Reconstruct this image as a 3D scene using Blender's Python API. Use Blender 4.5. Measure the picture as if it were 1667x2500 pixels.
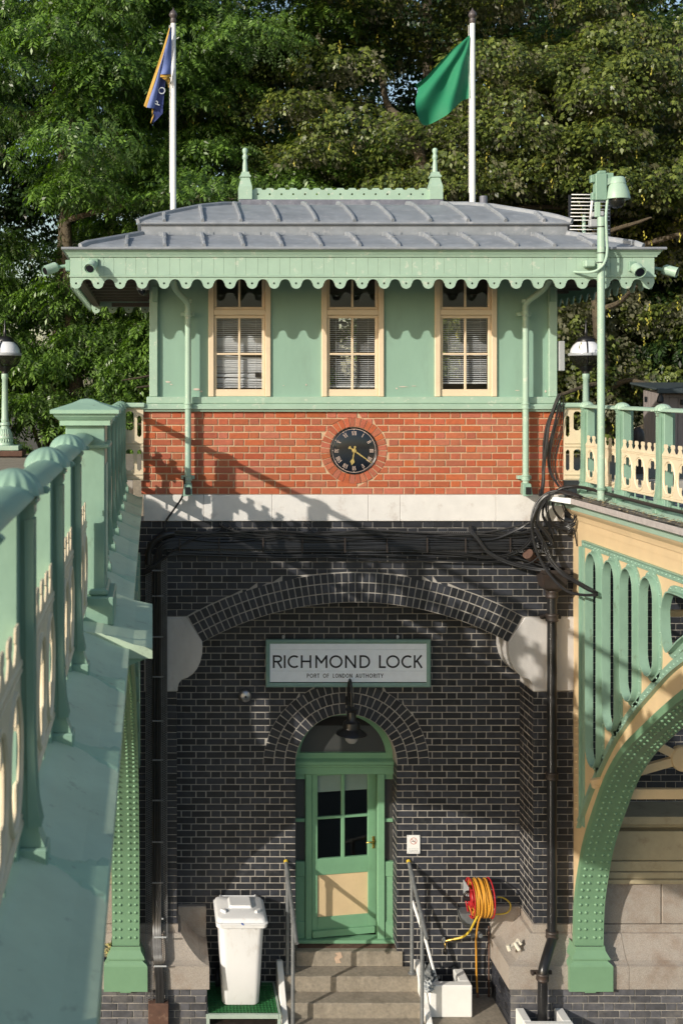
import bpy, bmesh, math, random
import numpy as np
from mathutils import Vector, Matrix
rnd = random.Random(7)
R = math.radians
sc = bpy.context.scene
for o in list(bpy.data.objects): bpy.data.objects.remove(o)

# ---------------------------------------------------------------- camera, light, exposure
F, PX, PY, H = 2860.0, 372.0, 940.0, 8.0
cam_d = bpy.data.cameras.new('camera'); cam = bpy.data.objects.new('camera', cam_d)
sc.collection.objects.link(cam); sc.camera = cam
cam.location = (0, 0, H); cam.rotation_euler = (R(90), 0, 0)
cam_d.sensor_fit = 'HORIZONTAL'; cam_d.sensor_width = 36
cam_d.lens = 36 * F / 1667
cam_d.shift_x = (833.5 - PX) / 1667
cam_d.shift_y = -(1250 - PY) / 1667
cam_d.clip_end = 2000; cam_d.clip_start = 0.05
cam_d.dof.use_dof = True; cam_d.dof.focus_distance = 13.0; cam_d.dof.aperture_fstop = 9
L = Vector((1.17, 1.0, -.585)).normalized()
world = bpy.data.worlds.new('World'); sc.world = world; world.use_nodes = True
wn = world.node_tree; wn.nodes.clear()
sky = wn.nodes.new('ShaderNodeTexSky'); sky.sky_type = 'NISHITA'; sky.sun_disc = False
sky.sun_elevation = math.asin(-L.z); sky.sun_rotation = math.atan2(-L.x, -L.y)
sky.air_density = 1.2; sky.dust_density = 1.5
bg = wn.nodes.new('ShaderNodeBackground'); bg.inputs[1].default_value = .15
wo = wn.nodes.new('ShaderNodeOutputWorld')
wn.links.new(sky.outputs[0], bg.inputs[0]); wn.links.new(bg.outputs[0], wo.inputs[0])
sun_d = bpy.data.lights.new('sun', 'SUN'); sun_d.energy = 4.2; sun_d.angle = R(.55); sun_d.color = (1, .93, .82)
sun = bpy.data.objects.new('sun', sun_d); sc.collection.objects.link(sun)
sun.rotation_euler = L.to_track_quat('-Z', 'Y').to_euler(); sun.location = (-20, -20, 25)
sc.view_settings.view_transform = 'Standard'; sc.view_settings.look = 'None'
sc.view_settings.gamma = 1; sc.view_settings.exposure = 0; sc.view_settings.use_curve_mapping = False
sc.render.engine = 'CYCLES'

# ---------------------------------------------------------------- helpers
def X(x, d=13.0): return (x - PX) * d / F          # measured in the photograph -> metres at distance d
def Z(y, d=13.0): return H - (y - PY) * d / F
OFF = {}
col = sc.collection
class MB:
    """collects boxes, prisms, tubes and lathes; becomes ONE mesh"""
    def __init__(s): s.v, s.f, s.sm = [], [], []
    def add(s, vs, fs, smooth=False):
        b = len(s.v); s.v += [tuple(p) for p in vs]
        for f in fs: s.f.append([b + i for i in f]); s.sm.append(smooth)
        return s
    def box(s, x0, x1, y0, y1, z0, z1):
        if x0 > x1: x0, x1 = x1, x0
        if y0 > y1: y0, y1 = y1, y0
        if z0 > z1: z0, z1 = z1, z0
        vs = [(x0,y0,z0),(x1,y0,z0),(x1,y1,z0),(x0,y1,z0),(x0,y0,z1),(x1,y0,z1),(x1,y1,z1),(x0,y1,z1)]
        return s.add(vs, [(0,3,2,1),(4,5,6,7),(0,1,5,4),(1,2,6,5),(2,3,7,6),(3,0,4,7)])
    def cbox(s, x0, x1, y0, y1, z0, z1, c=.006):
        """box with all edges chamfered"""
        if x0 > x1: x0, x1 = x1, x0
        if y0 > y1: y0, y1 = y1, y0
        if z0 > z1: z0, z1 = z1, z0
        c = min(c, (x1-x0)*.45, (y1-y0)*.45, (z1-z0)*.45)
        bm = bmesh.new(); bmesh.ops.create_cube(bm, size=1)
        for v in bm.verts: v.co = ((x0+x1)/2+v.co.x*(x1-x0), (y0+y1)/2+v.co.y*(y1-y0), (z0+z1)/2+v.co.z*(z1-z0))
        bmesh.ops.bevel(bm, geom=bm.edges[:], offset=c, segments=1, affect='EDGES')
        bm.verts.ensure_lookup_table()
        s.add([v.co[:] for v in bm.verts], [[v.index for v in f.verts] for f in bm.faces]); bm.free(); return s
    def hexa(s, p):  # 8 corners, bottom ring then top ring
        return s.add(p, [(0,3,2,1),(4,5,6,7),(0,1,5,4),(1,2,6,5),(2,3,7,6),(3,0,4,7)])
    def prism(s, pts, a, b, axis='y', smooth=False):
        """closed polygon pts (u,v) swept along axis from a to b. y: (x,z); x: (y,z); z: (x,y)"""
        n = len(pts)
        def P(u, v, t): return {'y': (u, t, v), 'x': (t, u, v), 'z': (u, v, t)}[axis]
        vs = [P(u, v, a) for u, v in pts] + [P(u, v, b) for u, v in pts]
        s.add(vs, [list(range(n))[::-1], list(range(n, 2*n))])
        s.add(vs, [(i, (i+1) % n, n+(i+1) % n, n+i) for i in range(n)], smooth); return s
    def loft(s, rings, closed=False, smooth=True):
        n = len(rings[0]); vs = [p for r in rings for p in r]; fs = []
        for k in range(len(rings)-1):
            for i in range(n if closed else n-1):
                j = (i+1) % n; fs.append((k*n+i, k*n+j, (k+1)*n+j, (k+1)*n+i))
        return s.add(vs, fs, smooth)
    def tube(s, pts, r, n=8, cap=True, closed=False):
        pts = [Vector(p) for p in pts]; m = len(pts); rr = r if hasattr(r, '__len__') else [r]*m
        up = None; rings = []
        for i, p in enumerate(pts):
            if closed: t = pts[(i+1) % m] - pts[i-1]
            else: t = pts[min(i+1, m-1)] - pts[max(i-1, 0)]
            t = t.normalized() if t.length > 1e-9 else Vector((0,0,1))
            if up is None: up = t.orthogonal().normalized()
            up = (up - t*up.dot(t)); up = up.normalized() if up.length > 1e-6 else t.orthogonal().normalized()
            w = t.cross(up)
            rings.append([tuple(p + (up*math.cos(2*math.pi*k/n) + w*math.sin(2*math.pi*k/n))*rr[i]) for k in range(n)])
        b = len(s.v)
        if closed: rings.append(rings[0])
        s.loft(rings, closed=True)
        if cap and not closed:
            s.add(rings[0], [list(range(n))[::-1]]); s.add(rings[-1], [list(range(n))])
        return s
    def cyl(s, p0, p1, r, n=16): return s.tube([p0, p1], r, n)
    def lathe(s, c, prof, n=20, axis='z', smooth=True):
        """prof: list of (radius, height along axis)"""
        c = Vector(c); rings = []
        for r, h in prof:
            ring = []
            for k in range(n):
                a = 2*math.pi*k/n; u, v = r*math.cos(a), r*math.sin(a)
                ring.append(tuple(c + Vector({'z': (u, v, h), 'y': (u, h, v), 'x': (h, u, v)}[axis])))
            rings.append(ring)
        s.loft(rings, closed=True, smooth=smooth)
        if prof[0][0] > 1e-5: s.add(rings[0], [list(range(n))[::-1]])
        if prof[-1][0] > 1e-5: s.add(rings[-1], [list(range(n))])
        return s
    def mesh(s, name, off=(0, 0, 0), recalc=True):
        me = bpy.data.meshes.new(name); ox, oy, oz = off
        me.from_pydata([(a-ox, b-oy, c-oz) for a, b, c in s.v], [], s.f)
        if any(s.sm): me.polygons.foreach_set('use_smooth', s.sm)
        if recalc:
            bm = bmesh.new(); bm.from_mesh(me)
            bmesh.ops.remove_doubles(bm, verts=bm.verts, dist=1e-6)
            bmesh.ops.recalc_face_normals(bm, faces=bm.faces)
            # keep hard edges hard where smooth faces meet at a steep angle
            for e in bm.edges:
                if len(e.link_faces) == 2 and e.calc_face_angle(0) > .7: e.smooth = False
            bm.to_mesh(me); bm.free()
        me.update(); return me

def shape_mb(outer, holes=(), t=.02):
    """filled 2D outline with holes -> MB in (u, v, 0..t) ; u,v plane, w depth centred"""
    cu = bpy.data.curves.new('t', 'CURVE'); cu.dimensions = '2D'; cu.fill_mode = 'BOTH'; cu.extrude = t/2
    for pts in [outer] + list(holes):
        sp = cu.splines.new('POLY'); sp.points.add(len(pts)-1); sp.use_cyclic_u = True
        for i, p in enumerate(pts): sp.points[i].co = (p[0], p[1], 0, 1)
    ob = bpy.data.objects.new('t', cu); sc.collection.objects.link(ob)
    dg = bpy.context.evaluated_depsgraph_get(); me = bpy.data.meshes.new_from_object(ob.evaluated_get(dg))
    vs = [v.co[:] for v in me.vertices]; fs = [list(p.vertices) for p in me.polygons]
    bpy.data.objects.remove(ob); bpy.data.curves.remove(cu); bpy.data.meshes.remove(me)
    return vs, fs
def shape(mb, outer, holes, t, to3):
    vs, fs = shape_mb(outer, holes, t); mb.add([to3(*v) for v in vs], fs); return mb

def empty(name, loc, label=None, cat=None, group=None, kind=None):
    o = bpy.data.objects.new(name, None); o.empty_display_size = .1; col.objects.link(o); o.location = loc
    OFF[o.name] = Vector(loc); tag(o, label, cat, group, kind); return o
def tag(o, label=None, cat=None, group=None, kind=None):
    if label: o['label'] = label
    if cat: o['category'] = cat
    if group: o['group'] = group
    if kind: o['kind'] = kind
    return o
def put(name, mb, mat, parent=None, base=None, bevel=0, recalc=True, **kw):
    """link an MB (world coordinates) as one object, under parent when given"""
    off = OFF[parent.name] if parent else Vector(base or (0, 0, 0))
    me = mb.mesh(name, off, recalc); me.materials.append(mat)
    o = bpy.data.objects.new(name, me); col.objects.link(o)
    if parent: o.parent = parent
    else: o.location = off
    OFF[o.name] = off; tag(o, **kw)
    if bevel:
        m = o.modifiers.new('b', 'BEVEL'); m.width = bevel; m.segments = 1; m.limit_method = 'ANGLE'
    return o
def inst(name, me, pos, parent, rot=None, **kw):
    o = bpy.data.objects.new(name, me); col.objects.link(o); o.parent = parent
    o.location = Vector(pos) - OFF[parent.name]; OFF[o.name] = Vector(pos)
    if rot: o.rotation_euler = rot
    tag(o, **kw); return o
def arc(cx, cy, r, a0, a1, n, ry=None):
    ry = r if ry is None else ry
    return [(cx + r*math.cos(R(a0+(a1-a0)*i/n)), cy + ry*math.sin(R(a0+(a1-a0)*i/n))) for i in range(n+1)]
def catmull(pts, k=6):
    pts = [Vector(p) for p in pts]; out = []
    q = [pts[0]] + pts + [pts[-1]]
    for i in range(1, len(q)-2):
        for j in range(k):
            t = j/k; a, b, c, d = q[i-1], q[i], q[i+1], q[i+2]
            out.append(.5*((2*b) + (c-a)*t + (2*a-5*b+4*c-d)*t*t + (3*b-a-3*c+d)*t**3))
    out.append(pts[-1]); return out
def interp(pts, t):
    if t <= pts[0][0]: return pts[0][1]
    for (a, b), (c, d) in zip(pts, pts[1:]):
        if t <= c: return b + (d-b)*(t-a)/(c-a)
    return pts[-1][1]

# ---------------------------------------------------------------- materials
def mat(name, c, rough=.5, var=.12, scale=6, bump=.15, bscale=90, metal=0, spec=.5, piece=0, hue=0, stain=None, stain_amt=.5,
        stain_scale=3, stain_lo=.55, stain_hi=.7, coat=0, bdist=.004, stretch=None):
    m = bpy.data.materials.new(name); m.use_nodes = True; nt = m.node_tree; nt.nodes.clear()
    N, K = nt.nodes.new, nt.links.new
    out = N('ShaderNodeOutputMaterial'); b = N('ShaderNodeBsdfPrincipled'); K(b.outputs[0], out.inputs[0])
    geo = N('ShaderNodeNewGeometry'); pos = geo.outputs['Position']
    if stretch:
        mp = N('ShaderNodeMapping'); mp.inputs['Scale'].default_value = stretch; K(pos, mp.inputs[0]); spos = mp.outputs[0]
    else: spos = pos
    n1 = N('ShaderNodeTexNoise'); n1.inputs['Scale'].default_value = scale; n1.inputs['Detail'].default_value = 6; n1.inputs['Roughness'].default_value = .65
    K(spos, n1.inputs[0])
    mr = N('ShaderNodeMapRange'); mr.inputs[1].default_value = .25; mr.inputs[2].default_value = .75
    mr.inputs[3].default_value = 1-var; mr.inputs[4].default_value = 1+var; K(n1.outputs[0], mr.inputs[0])
    val = mr.outputs[0]
    hs = N('ShaderNodeHueSaturation'); hs.inputs['Color'].default_value = (*c, 1)
    if piece:
        oi = N('ShaderNodeObjectInfo'); ad = N('ShaderNodeMath'); ad.operation = 'ADD'
        K(oi.outputs['Random'], ad.inputs[0]); K(geo.outputs['Random Per Island'], ad.inputs[1])
        fr = N('ShaderNodeMath'); fr.operation = 'FRACT'; K(ad.outputs[0], fr.inputs[0])
        pm = N('ShaderNodeMapRange'); pm.inputs[3].default_value = 1-piece; pm.inputs[4].default_value = 1+piece; K(fr.outputs[0], pm.inputs[0])
        mu = N('ShaderNodeMath'); mu.operation = 'MULTIPLY'; K(val, mu.inputs[0]); K(pm.outputs[0], mu.inputs[1]); val = mu.outputs[0]
        if hue:
            f2 = N('ShaderNodeMath'); f2.operation = 'MULTIPLY'; f2.inputs[1].default_value = 7.31; K(ad.outputs[0], f2.inputs[0])
            f3 = N('ShaderNodeMath'); f3.operation = 'FRACT'; K(f2.outputs[0], f3.inputs[0])
            hm = N('ShaderNodeMapRange'); hm.inputs[3].default_value = .5-hue; hm.inputs[4].default_value = .5+hue*.6
            K(f3.outputs[0], hm.inputs[0]); K(hm.outputs[0], hs.inputs['Hue'])
            sm = N('ShaderNodeMapRange'); sm.inputs[3].default_value = .92; sm.inputs[4].default_value = 1.04
            f4 = N('ShaderNodeMath'); f4.operation = 'MULTIPLY'; f4.inputs[1].default_value = 3.17; K(ad.outputs[0], f4.inputs[0])
            f5 = N('ShaderNodeMath'); f5.operation = 'FRACT'; K(f4.outputs[0], f5.inputs[0]); K(f5.outputs[0], sm.inputs[0]); K(sm.outputs[0], hs.inputs['Saturation'])
    K(val, hs.inputs['Value']); colr = hs.outputs[0]
    if stain:
        n2 = N('ShaderNodeTexNoise'); n2.inputs['Scale'].default_value = stain_scale; n2.inputs['Detail'].default_value = 9; n2.inputs['Roughness'].default_value = .7
        K(spos, n2.inputs[0])
        m2 = N('ShaderNodeMapRange'); m2.inputs[1].default_value = stain_lo; m2.inputs[2].default_value = stain_hi; m2.inputs[4].default_value = stain_amt; K(n2.outputs[0], m2.inputs[0])
        mx = N('ShaderNodeMix'); mx.data_type = 'RGBA'; K(m2.outputs[0], mx.inputs[0]); K(colr, mx.inputs[6]); mx.inputs[7].default_value = (*stain, 1); colr = mx.outputs[2]
    K(colr, b.inputs['Base Color'])
    rr = N('ShaderNodeMapRange'); rr.inputs[3].default_value = max(.03, rough-.1); rr.inputs[4].default_value = min(1, rough+.12); K(n1.outputs[0], rr.inputs[0]); K(rr.outputs[0], b.inputs['Roughness'])
    b.inputs['Metallic'].default_value = metal; b.inputs['Specular IOR Level'].default_value = spec; b.inputs['Coat Weight'].default_value = coat
    if bump:
        n3 = N('ShaderNodeTexNoise'); n3.inputs['Scale'].default_value = bscale; n3.inputs['Detail'].default_value = 4; K(pos, n3.inputs[0])
        bp = N('ShaderNodeBump'); bp.inputs['Strength'].default_value = bump; bp.inputs['Distance'].default_value = bdist; K(n3.outputs[0], bp.inputs['Height']); K(bp.outputs[0], b.inputs['Normal'])
    return m
G = dict(
 fascia = mat('pale_green_paint', (.35,.49,.385), .45, .08, 5, .2, 40, stain=(.56,.60,.50), stain_amt=.6, stain_scale=12, stain_lo=.595, stain_hi=.62),
 wall = mat('sage_green_render', (.255,.405,.32), .5, .07, 3, .35, 18, stain=(.19,.28,.22), stain_amt=.45, stain_scale=3.5, stain_lo=.54, stain_hi=.72, stretch=(1,1,.35)),
 iron = mat('green_iron_paint', (.235,.375,.285), .4, .12, 6, .3, 35, stain=(.13,.15,.10), stain_amt=.55, stain_scale=8, stain_lo=.60, stain_hi=.68, stretch=(1,1,.5)),
 rib = mat('mid_green_paint', (.165,.30,.18), .42, .08, 4, .2, 50, stain=(.12,.2,.12), stain_amt=.4, stain_scale=7, stain_lo=.62, stain_hi=.75),
 deck = mat('weathered_green_paint', (.32,.49,.36), .5, .12, 3, .35, 30, stain=(.14,.14,.10), stain_amt=.7, stain_scale=9, stain_lo=.60, stain_hi=.66),
 deckg = mat('grimy_cream_green_paint', (.46,.57,.42), .6, .14, 3, .45, 22, stain=(.22,.24,.18), stain_amt=.45, stain_scale=11, stain_lo=.59, stain_hi=.66),
 door = mat('door_green_paint', (.18,.36,.215), .4, .08, 5, .15, 60, stain=(.11,.2,.12), stain_amt=.3, stain_scale=8, stain_lo=.6, stain_hi=.75),
 cream = mat('cream_window_paint', (.74,.595,.42), .45, .06, 8, .12, 60, stain=(.5,.36,.22), stain_amt=.4, stain_scale=12, stain_lo=.63, stain_hi=.72),
 tan = mat('cream_iron_paint', (.68,.51,.30), .45, .08, 4, .12, 60, stain=(.38,.24,.11), stain_amt=.5, stain_scale=8, stain_lo=.62, stain_hi=.72),
 bearer = mat('grimy_cream_steel', (.40,.34,.22), .6, .15, 4, .2, 40, stain=(.2,.14,.08), stain_amt=.5, stain_scale=5, stain_lo=.55, stain_hi=.7),
 fret = mat('cream_casting_paint', (.68,.58,.41), .5, .1, 8, .2, 60, stain=(.45,.33,.18), stain_amt=.5, stain_scale=18, stain_lo=.6, stain_hi=.7),
 red = mat('red_brick', (.43,.115,.05), .8, .16, 22, .5, 120, piece=.15, hue=.006, stain=(.20,.065,.035), stain_amt=.35, stain_scale=3, stain_lo=.5, stain_hi=.72),
 mortar = mat('sandy_mortar', (.56,.40,.25), .95, .2, 30, .6, 200),
 blue = mat('blue_black_brick', (.023,.025,.032), .52, .35, 18, .45, 90, piece=.5, stain=(.10,.095,.085), stain_amt=.6, stain_scale=3.5, stain_lo=.58, stain_hi=.75),
 bmortar = mat('pale_grey_mortar', (.37,.345,.31), .95, .25, 14, .5, 200, stain=(.2,.18,.16), stain_amt=.6, stain_scale=4, stain_lo=.5, stain_hi=.7),
 base = mat('weathered_blue_brick', (.085,.085,.095), .6, .4, 12, .4, 120, piece=.3, stain=(.30,.27,.22), stain_amt=.45, stain_scale=2.5, stain_lo=.5, stain_hi=.72),
 stone = mat('white_painted_stone', (.74,.71,.67), .7, .08, 5, .3, 60, stain=(.36,.28,.22), stain_amt=.5, stain_scale=4, stain_lo=.56, stain_hi=.72),
 spring = mat('pale_stone', (.50,.48,.46), .75, .14, 5, .35, 60, stain=(.2,.17,.14), stain_amt=.55, stain_scale=4, stain_lo=.56, stain_hi=.75, stretch=(1,1,.4)),
 granite = mat('rough_granite', (.345,.305,.265), .85, .3, 90, .9, 120, bdist=.008, stain=(.20,.125,.08), stain_amt=.7, stain_scale=2.6, stain_lo=.50, stain_hi=.75),
 conc = mat('worn_concrete', (.27,.235,.185), .9, .28, 25, .9, 140, stain=(.13,.11,.08), stain_amt=.65, stain_scale=5, stain_lo=.50, stain_hi=.75),
 lead = mat('lead_sheet', (.25,.27,.295), .5, .2, 6, .35, 9, metal=0, spec=.5, bdist=.012, stain=(.45,.45,.47), stain_amt=.6, stain_scale=9, stain_lo=.56, stain_hi=.68),
 leadd = mat('dark_lead_flashing', (.16,.165,.20), .5, .25, 8, .3, 20, stain=(.36,.36,.40), stain_amt=.5, stain_scale=6, stain_lo=.5, stain_hi=.68),
 white = mat('white_gloss_paint', (.8,.8,.78), .35, .03, 6, .05, 40),
 whitew = mat('white_wall_paint', (.76,.75,.72), .6, .06, 6, .3, 60, stain=(.42,.38,.32), stain_amt=.5, stain_scale=6, stain_lo=.6, stain_hi=.72),
 bin = mat('white_plastic', (.80,.80,.80), .38, .04, 5, .05, 200, stain=(.45,.40,.34), stain_amt=.4, stain_scale=9, stain_lo=.56, stain_hi=.72, stretch=(1,1,.4)),
 black = mat('black_cast_iron', (.014,.014,.015), .32, .3, 10, .2, 50, stain=(.06,.045,.035), stain_amt=.5, stain_scale=6, stain_lo=.6, stain_hi=.75),
 brownp = mat('rusty_black_iron', (.035,.026,.022), .5, .3, 10, .3, 50, stain=(.12,.055,.03), stain_amt=.6, stain_scale=7, stain_lo=.55, stain_hi=.75),
 rust = mat('rusty_steel', (.10,.052,.036), .85, .3, 10, .4, 80, stain=(.3,.2,.14), stain_amt=.5, stain_scale=9, stain_lo=.55, stain_hi=.7),
 cable = mat('black_cable_sheath', (.018,.018,.019), .38, .3, 10, .1, 60, piece=.4),
 cable2 = mat('dusty_cable_sheath', (.09,.085,.075), .8, .4, 20, .3, 60, piece=.5),
 tray = mat('galvanised_tray', (.20,.20,.20), .55, .3, 20, .2, 60, metal=.3, stain=(.09,.06,.045), stain_amt=.6, stain_scale=6, stain_lo=.5, stain_hi=.7),
 trayl = mat('pale_tray_edge', (.42,.38,.36), .6, .2, 20, .2, 60),
 galv = mat('galvanised_pipe', (.20,.21,.215), .45, .22, 14, .2, 60, metal=.35, stain=(.36,.36,.35), stain_amt=.5, stain_scale=12, stain_lo=.6, stain_hi=.68),
 blk = mat('dark_void', (.01,.01,.011), .9, .1, 4, 0),
 room = mat('room_wall', (.22,.20,.18), .9, .1, 4, 0),
 soffit = mat('soffit_boards', (.13,.10,.075), .7, .2, 9, .2, 40),
 signw = mat('sign_white', (.82,.88,.95), .5, .05, 12, .15, 60, stain=(.3,.3,.3), stain_amt=.4, stain_scale=16, stain_lo=.66, stain_hi=.7),
 signf = mat('sign_frame_paint', (.20,.33,.29), .45, .12, 14, .2, 60, stain=(.06,.07,.06), stain_amt=.6, stain_scale=20, stain_lo=.6, stain_hi=.68),
 ink = mat('black_lettering', (.012,.014,.02), .5, .1, 6, 0),
 gold = mat('gilt', (.62,.46,.16), .42, .1, 6, .1, 60, metal=.5),
 pink = mat('faded_gilt', (.66,.50,.42), .5, .08, 6, 0),
 brass = mat('brass', (.45,.30,.08), .35, .2, 12, .1, 60, metal=.9),
 steel = mat('polished_steel', (.42,.42,.43), .3, .1, 12, .05, 60, metal=.9),
 gflag = mat('flag_green_cloth', (.012,.20,.095), .75, .05, 6, .3, 400),
 orange = mat('yellow_air_hose', (.58,.28,.035), .42, .08, 10, .05, 60, stain=(.3,.16,.05), stain_amt=.4, stain_scale=12, stain_lo=.6, stain_hi=.7),
 yellow = mat('yellow_hose', (.62,.44,.04), .45, .15, 10, .05, 60),
 redp = mat('red_powder_coat', (.45,.02,.025), .4, .1, 8, .05, 60),
 grate = mat('green_moulded_grating', (.025,.15,.045), .6, .25, 14, .2, 60),
 galvf = mat('pale_green_frame', (.34,.42,.36), .55, .1, 9, .2, 60),
 bark = mat('bark', (.085,.068,.045), .9, .35, 6, .8, 20, bdist=.03, stain=(.2,.16,.09), stain_amt=.6, stain_scale=3, stain_lo=.52, stain_hi=.7),
 water = mat('river_water', (.03,.04,.03), .12, .1, .5, .3, 3, bdist=.05),
 soil = mat('bank_soil', (.09,.075,.045), .95, .4, 2, .6, 12, bdist=.05),
 shed = mat('grey_stained_boards', (.25,.215,.205), .7, .12, 6, .3, 30, stretch=(4,4,.5)),
 shedr = mat('dark_roof_felt', (.04,.055,.06), .7, .2, 8, .3, 40),
 rag = mat('navy_cloth', (.015,.015,.05), .9, .2, 20, .5, 200),
 glove = mat('yellow_glove_cloth', (.42,.36,.14), .9, .3, 30, .5, 200, stain=(.05,.05,.06), stain_amt=.8, stain_scale=14, stain_lo=.5, stain_hi=.55),
 grey = mat('grey_plastic', (.12,.13,.135), .5, .15, 14, .1, 60),
 lgrey = mat('pale_grey_box', (.38,.40,.41), .45, .05, 8, .05, 60),
 blue_t = mat('blue_tag', (.03,.09,.35), .5, .1, 9, 0),
 blind = mat('white_blind_slat', (.72,.73,.76), .4, .04, 9, 0),
 rblind = mat('pale_roller_blind', (.34,.44,.38), .7, .05, 9, .1, 60),
 lens = mat('dark_lens', (.006,.006,.008), .08, .1, 6, 0, spec=.8),
 capgrey = mat('dark_finial_paint', (.09,.075,.075), .4, .1, 6, .05, 60),
 copper = mat('orange_wood', (.4,.2,.06), .7, .2, 10, .2, 50),
)
def glass(name, tint=(.8,.85,.85), rough=.02, op=.5, dark=(.01,.012,.013)):
    """window pane: mirror-like reflection over a partly see-through, slightly dusty pane"""
    m = bpy.data.materials.new(name); m.use_nodes = True; nt = m.node_tree; nt.nodes.clear(); N, K = nt.nodes.new, nt.links.new
    out = N('ShaderNodeOutputMaterial'); tr = N('ShaderNodeBsdfTransparent'); tr.inputs[0].default_value = (*tint, 1)
    df = N('ShaderNodeBsdfPrincipled'); df.inputs['Base Color'].default_value = (*dark, 1); df.inputs['Roughness'].default_value = rough+.3
    gl = N('ShaderNodeBsdfGlossy'); gl.inputs['Roughness'].default_value = rough
    mx = N('ShaderNodeMixShader'); mx.inputs[0].default_value = op; K(tr.outputs[0], mx.inputs[1]); K(df.outputs[0], mx.inputs[2])
    fr = N('ShaderNodeFresnel'); fr.inputs[0].default_value = 1.5
    ge = N('ShaderNodeNewGeometry'); inv = N('ShaderNodeMath'); inv.operation = 'SUBTRACT'; inv.inputs[0].default_value = 1; K(ge.outputs['Backfacing'], inv.inputs[1])
    mu = N('ShaderNodeMath'); mu.operation = 'MULTIPLY'; K(fr.outputs[0], mu.inputs[0]); K(inv.outputs[0], mu.inputs[1])
    m2 = N('ShaderNodeMixShader'); K(mu.outputs[0], m2.inputs[0]); K(mx.outputs[0], m2.inputs[1]); K(gl.outputs[0], m2.inputs[2]); K(m2.outputs[0], out.inputs[0])
    return m
G['pane'] = glass('window_glass', tint=(.95,.96,.96), op=.04)
G['frost'] = glass('frosted_glass', op=.85, rough=.25, dark=(.05,.052,.05))
G['smoke'] = glass('smoked_dome', tint=(.45,.45,.42), op=.25, dark=(.05,.05,.04))
G['opal'] = mat('opal_glass', (.82,.83,.86), .12, .02, 4, 0, coat=.4)
G['bulb'] = glass('bulb_glass', tint=(.95,.95,.95), op=.6, dark=(.5,.5,.52), rough=.1)
# ---------------------------------------------------------------- the setting
put('river', MB().add([(-300,-300,-1),(300,-300,-1),(300,12.4,-1),(-300,12.4,-1)], [(0,1,2,3)]), G['water'], recalc=False, kind='structure')
put('bank', MB().box(-300, 300, 17.2, 400, 2, H-2.6).box(-300, -6, 13.4, 17.2, 2, H-3.4).box(10, 300, 13.4, 17.2, 2, H-3.4), G['soil'], kind='structure')
put('ground', MB().box(-4, 9, 11.9, 13.9, .4, H-7.03), G['conc'], kind='structure')
put('path', MB().box(-5.5, 14.5, 15.9, 21.5, H-2.55, H-1.26), G['conc'], kind='structure')

# ---------------------------------------------------------------- brick laying
CH = .0025
def brick_verts(q, proud, back=.035, j=None):
    """q: 4 corners (u,v) anticlockwise from lower left, front at -proud"""
    cu = sum(p[0] for p in q)/4; cv = sum(p[1] for p in q)/4
    def sh(p, c):
        du, dv = cu-p[0], cv-p[1]
        return (p[0]+math.copysign(min(c, abs(du)), du), p[1]+math.copysign(min(c, abs(dv)), dv))
    b = [(u, back, v) for u, v in q]; m = [(u, -proud+CH, v) for u, v in q]; f = [(*(lambda s: (s[0], -proud+(rnd.uniform(-.0008,.0008)), s[1]))(sh(p, CH*1.3)),) for p in q]
    fs = [(0,1,5,4),(1,2,6,5),(2,3,7,6),(3,0,4,7),(4,5,9,8),(5,6,10,9),(6,7,11,10),(7,4,8,11),(8,9,10,11)]
    return b+m+f, fs
_full = {}
def full_mesh(key, w, h, m, proud):
    k = (key, round(w, 3), rnd.randrange(6))
    if k not in _full:
        jt = lambda: rnd.uniform(-.0013, .0013)
        q = [(-w/2+jt(), -h/2+jt()), (w/2+jt(), -h/2+jt()), (w/2+jt(), h/2+jt()), (-w/2+jt(), h/2+jt())]
        vs, fs = brick_verts(q, proud); me = bpy.data.meshes.new(key); me.from_pydata(vs, [], fs); me.materials.append(m); _full[k] = me
    return _full[k]
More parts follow.
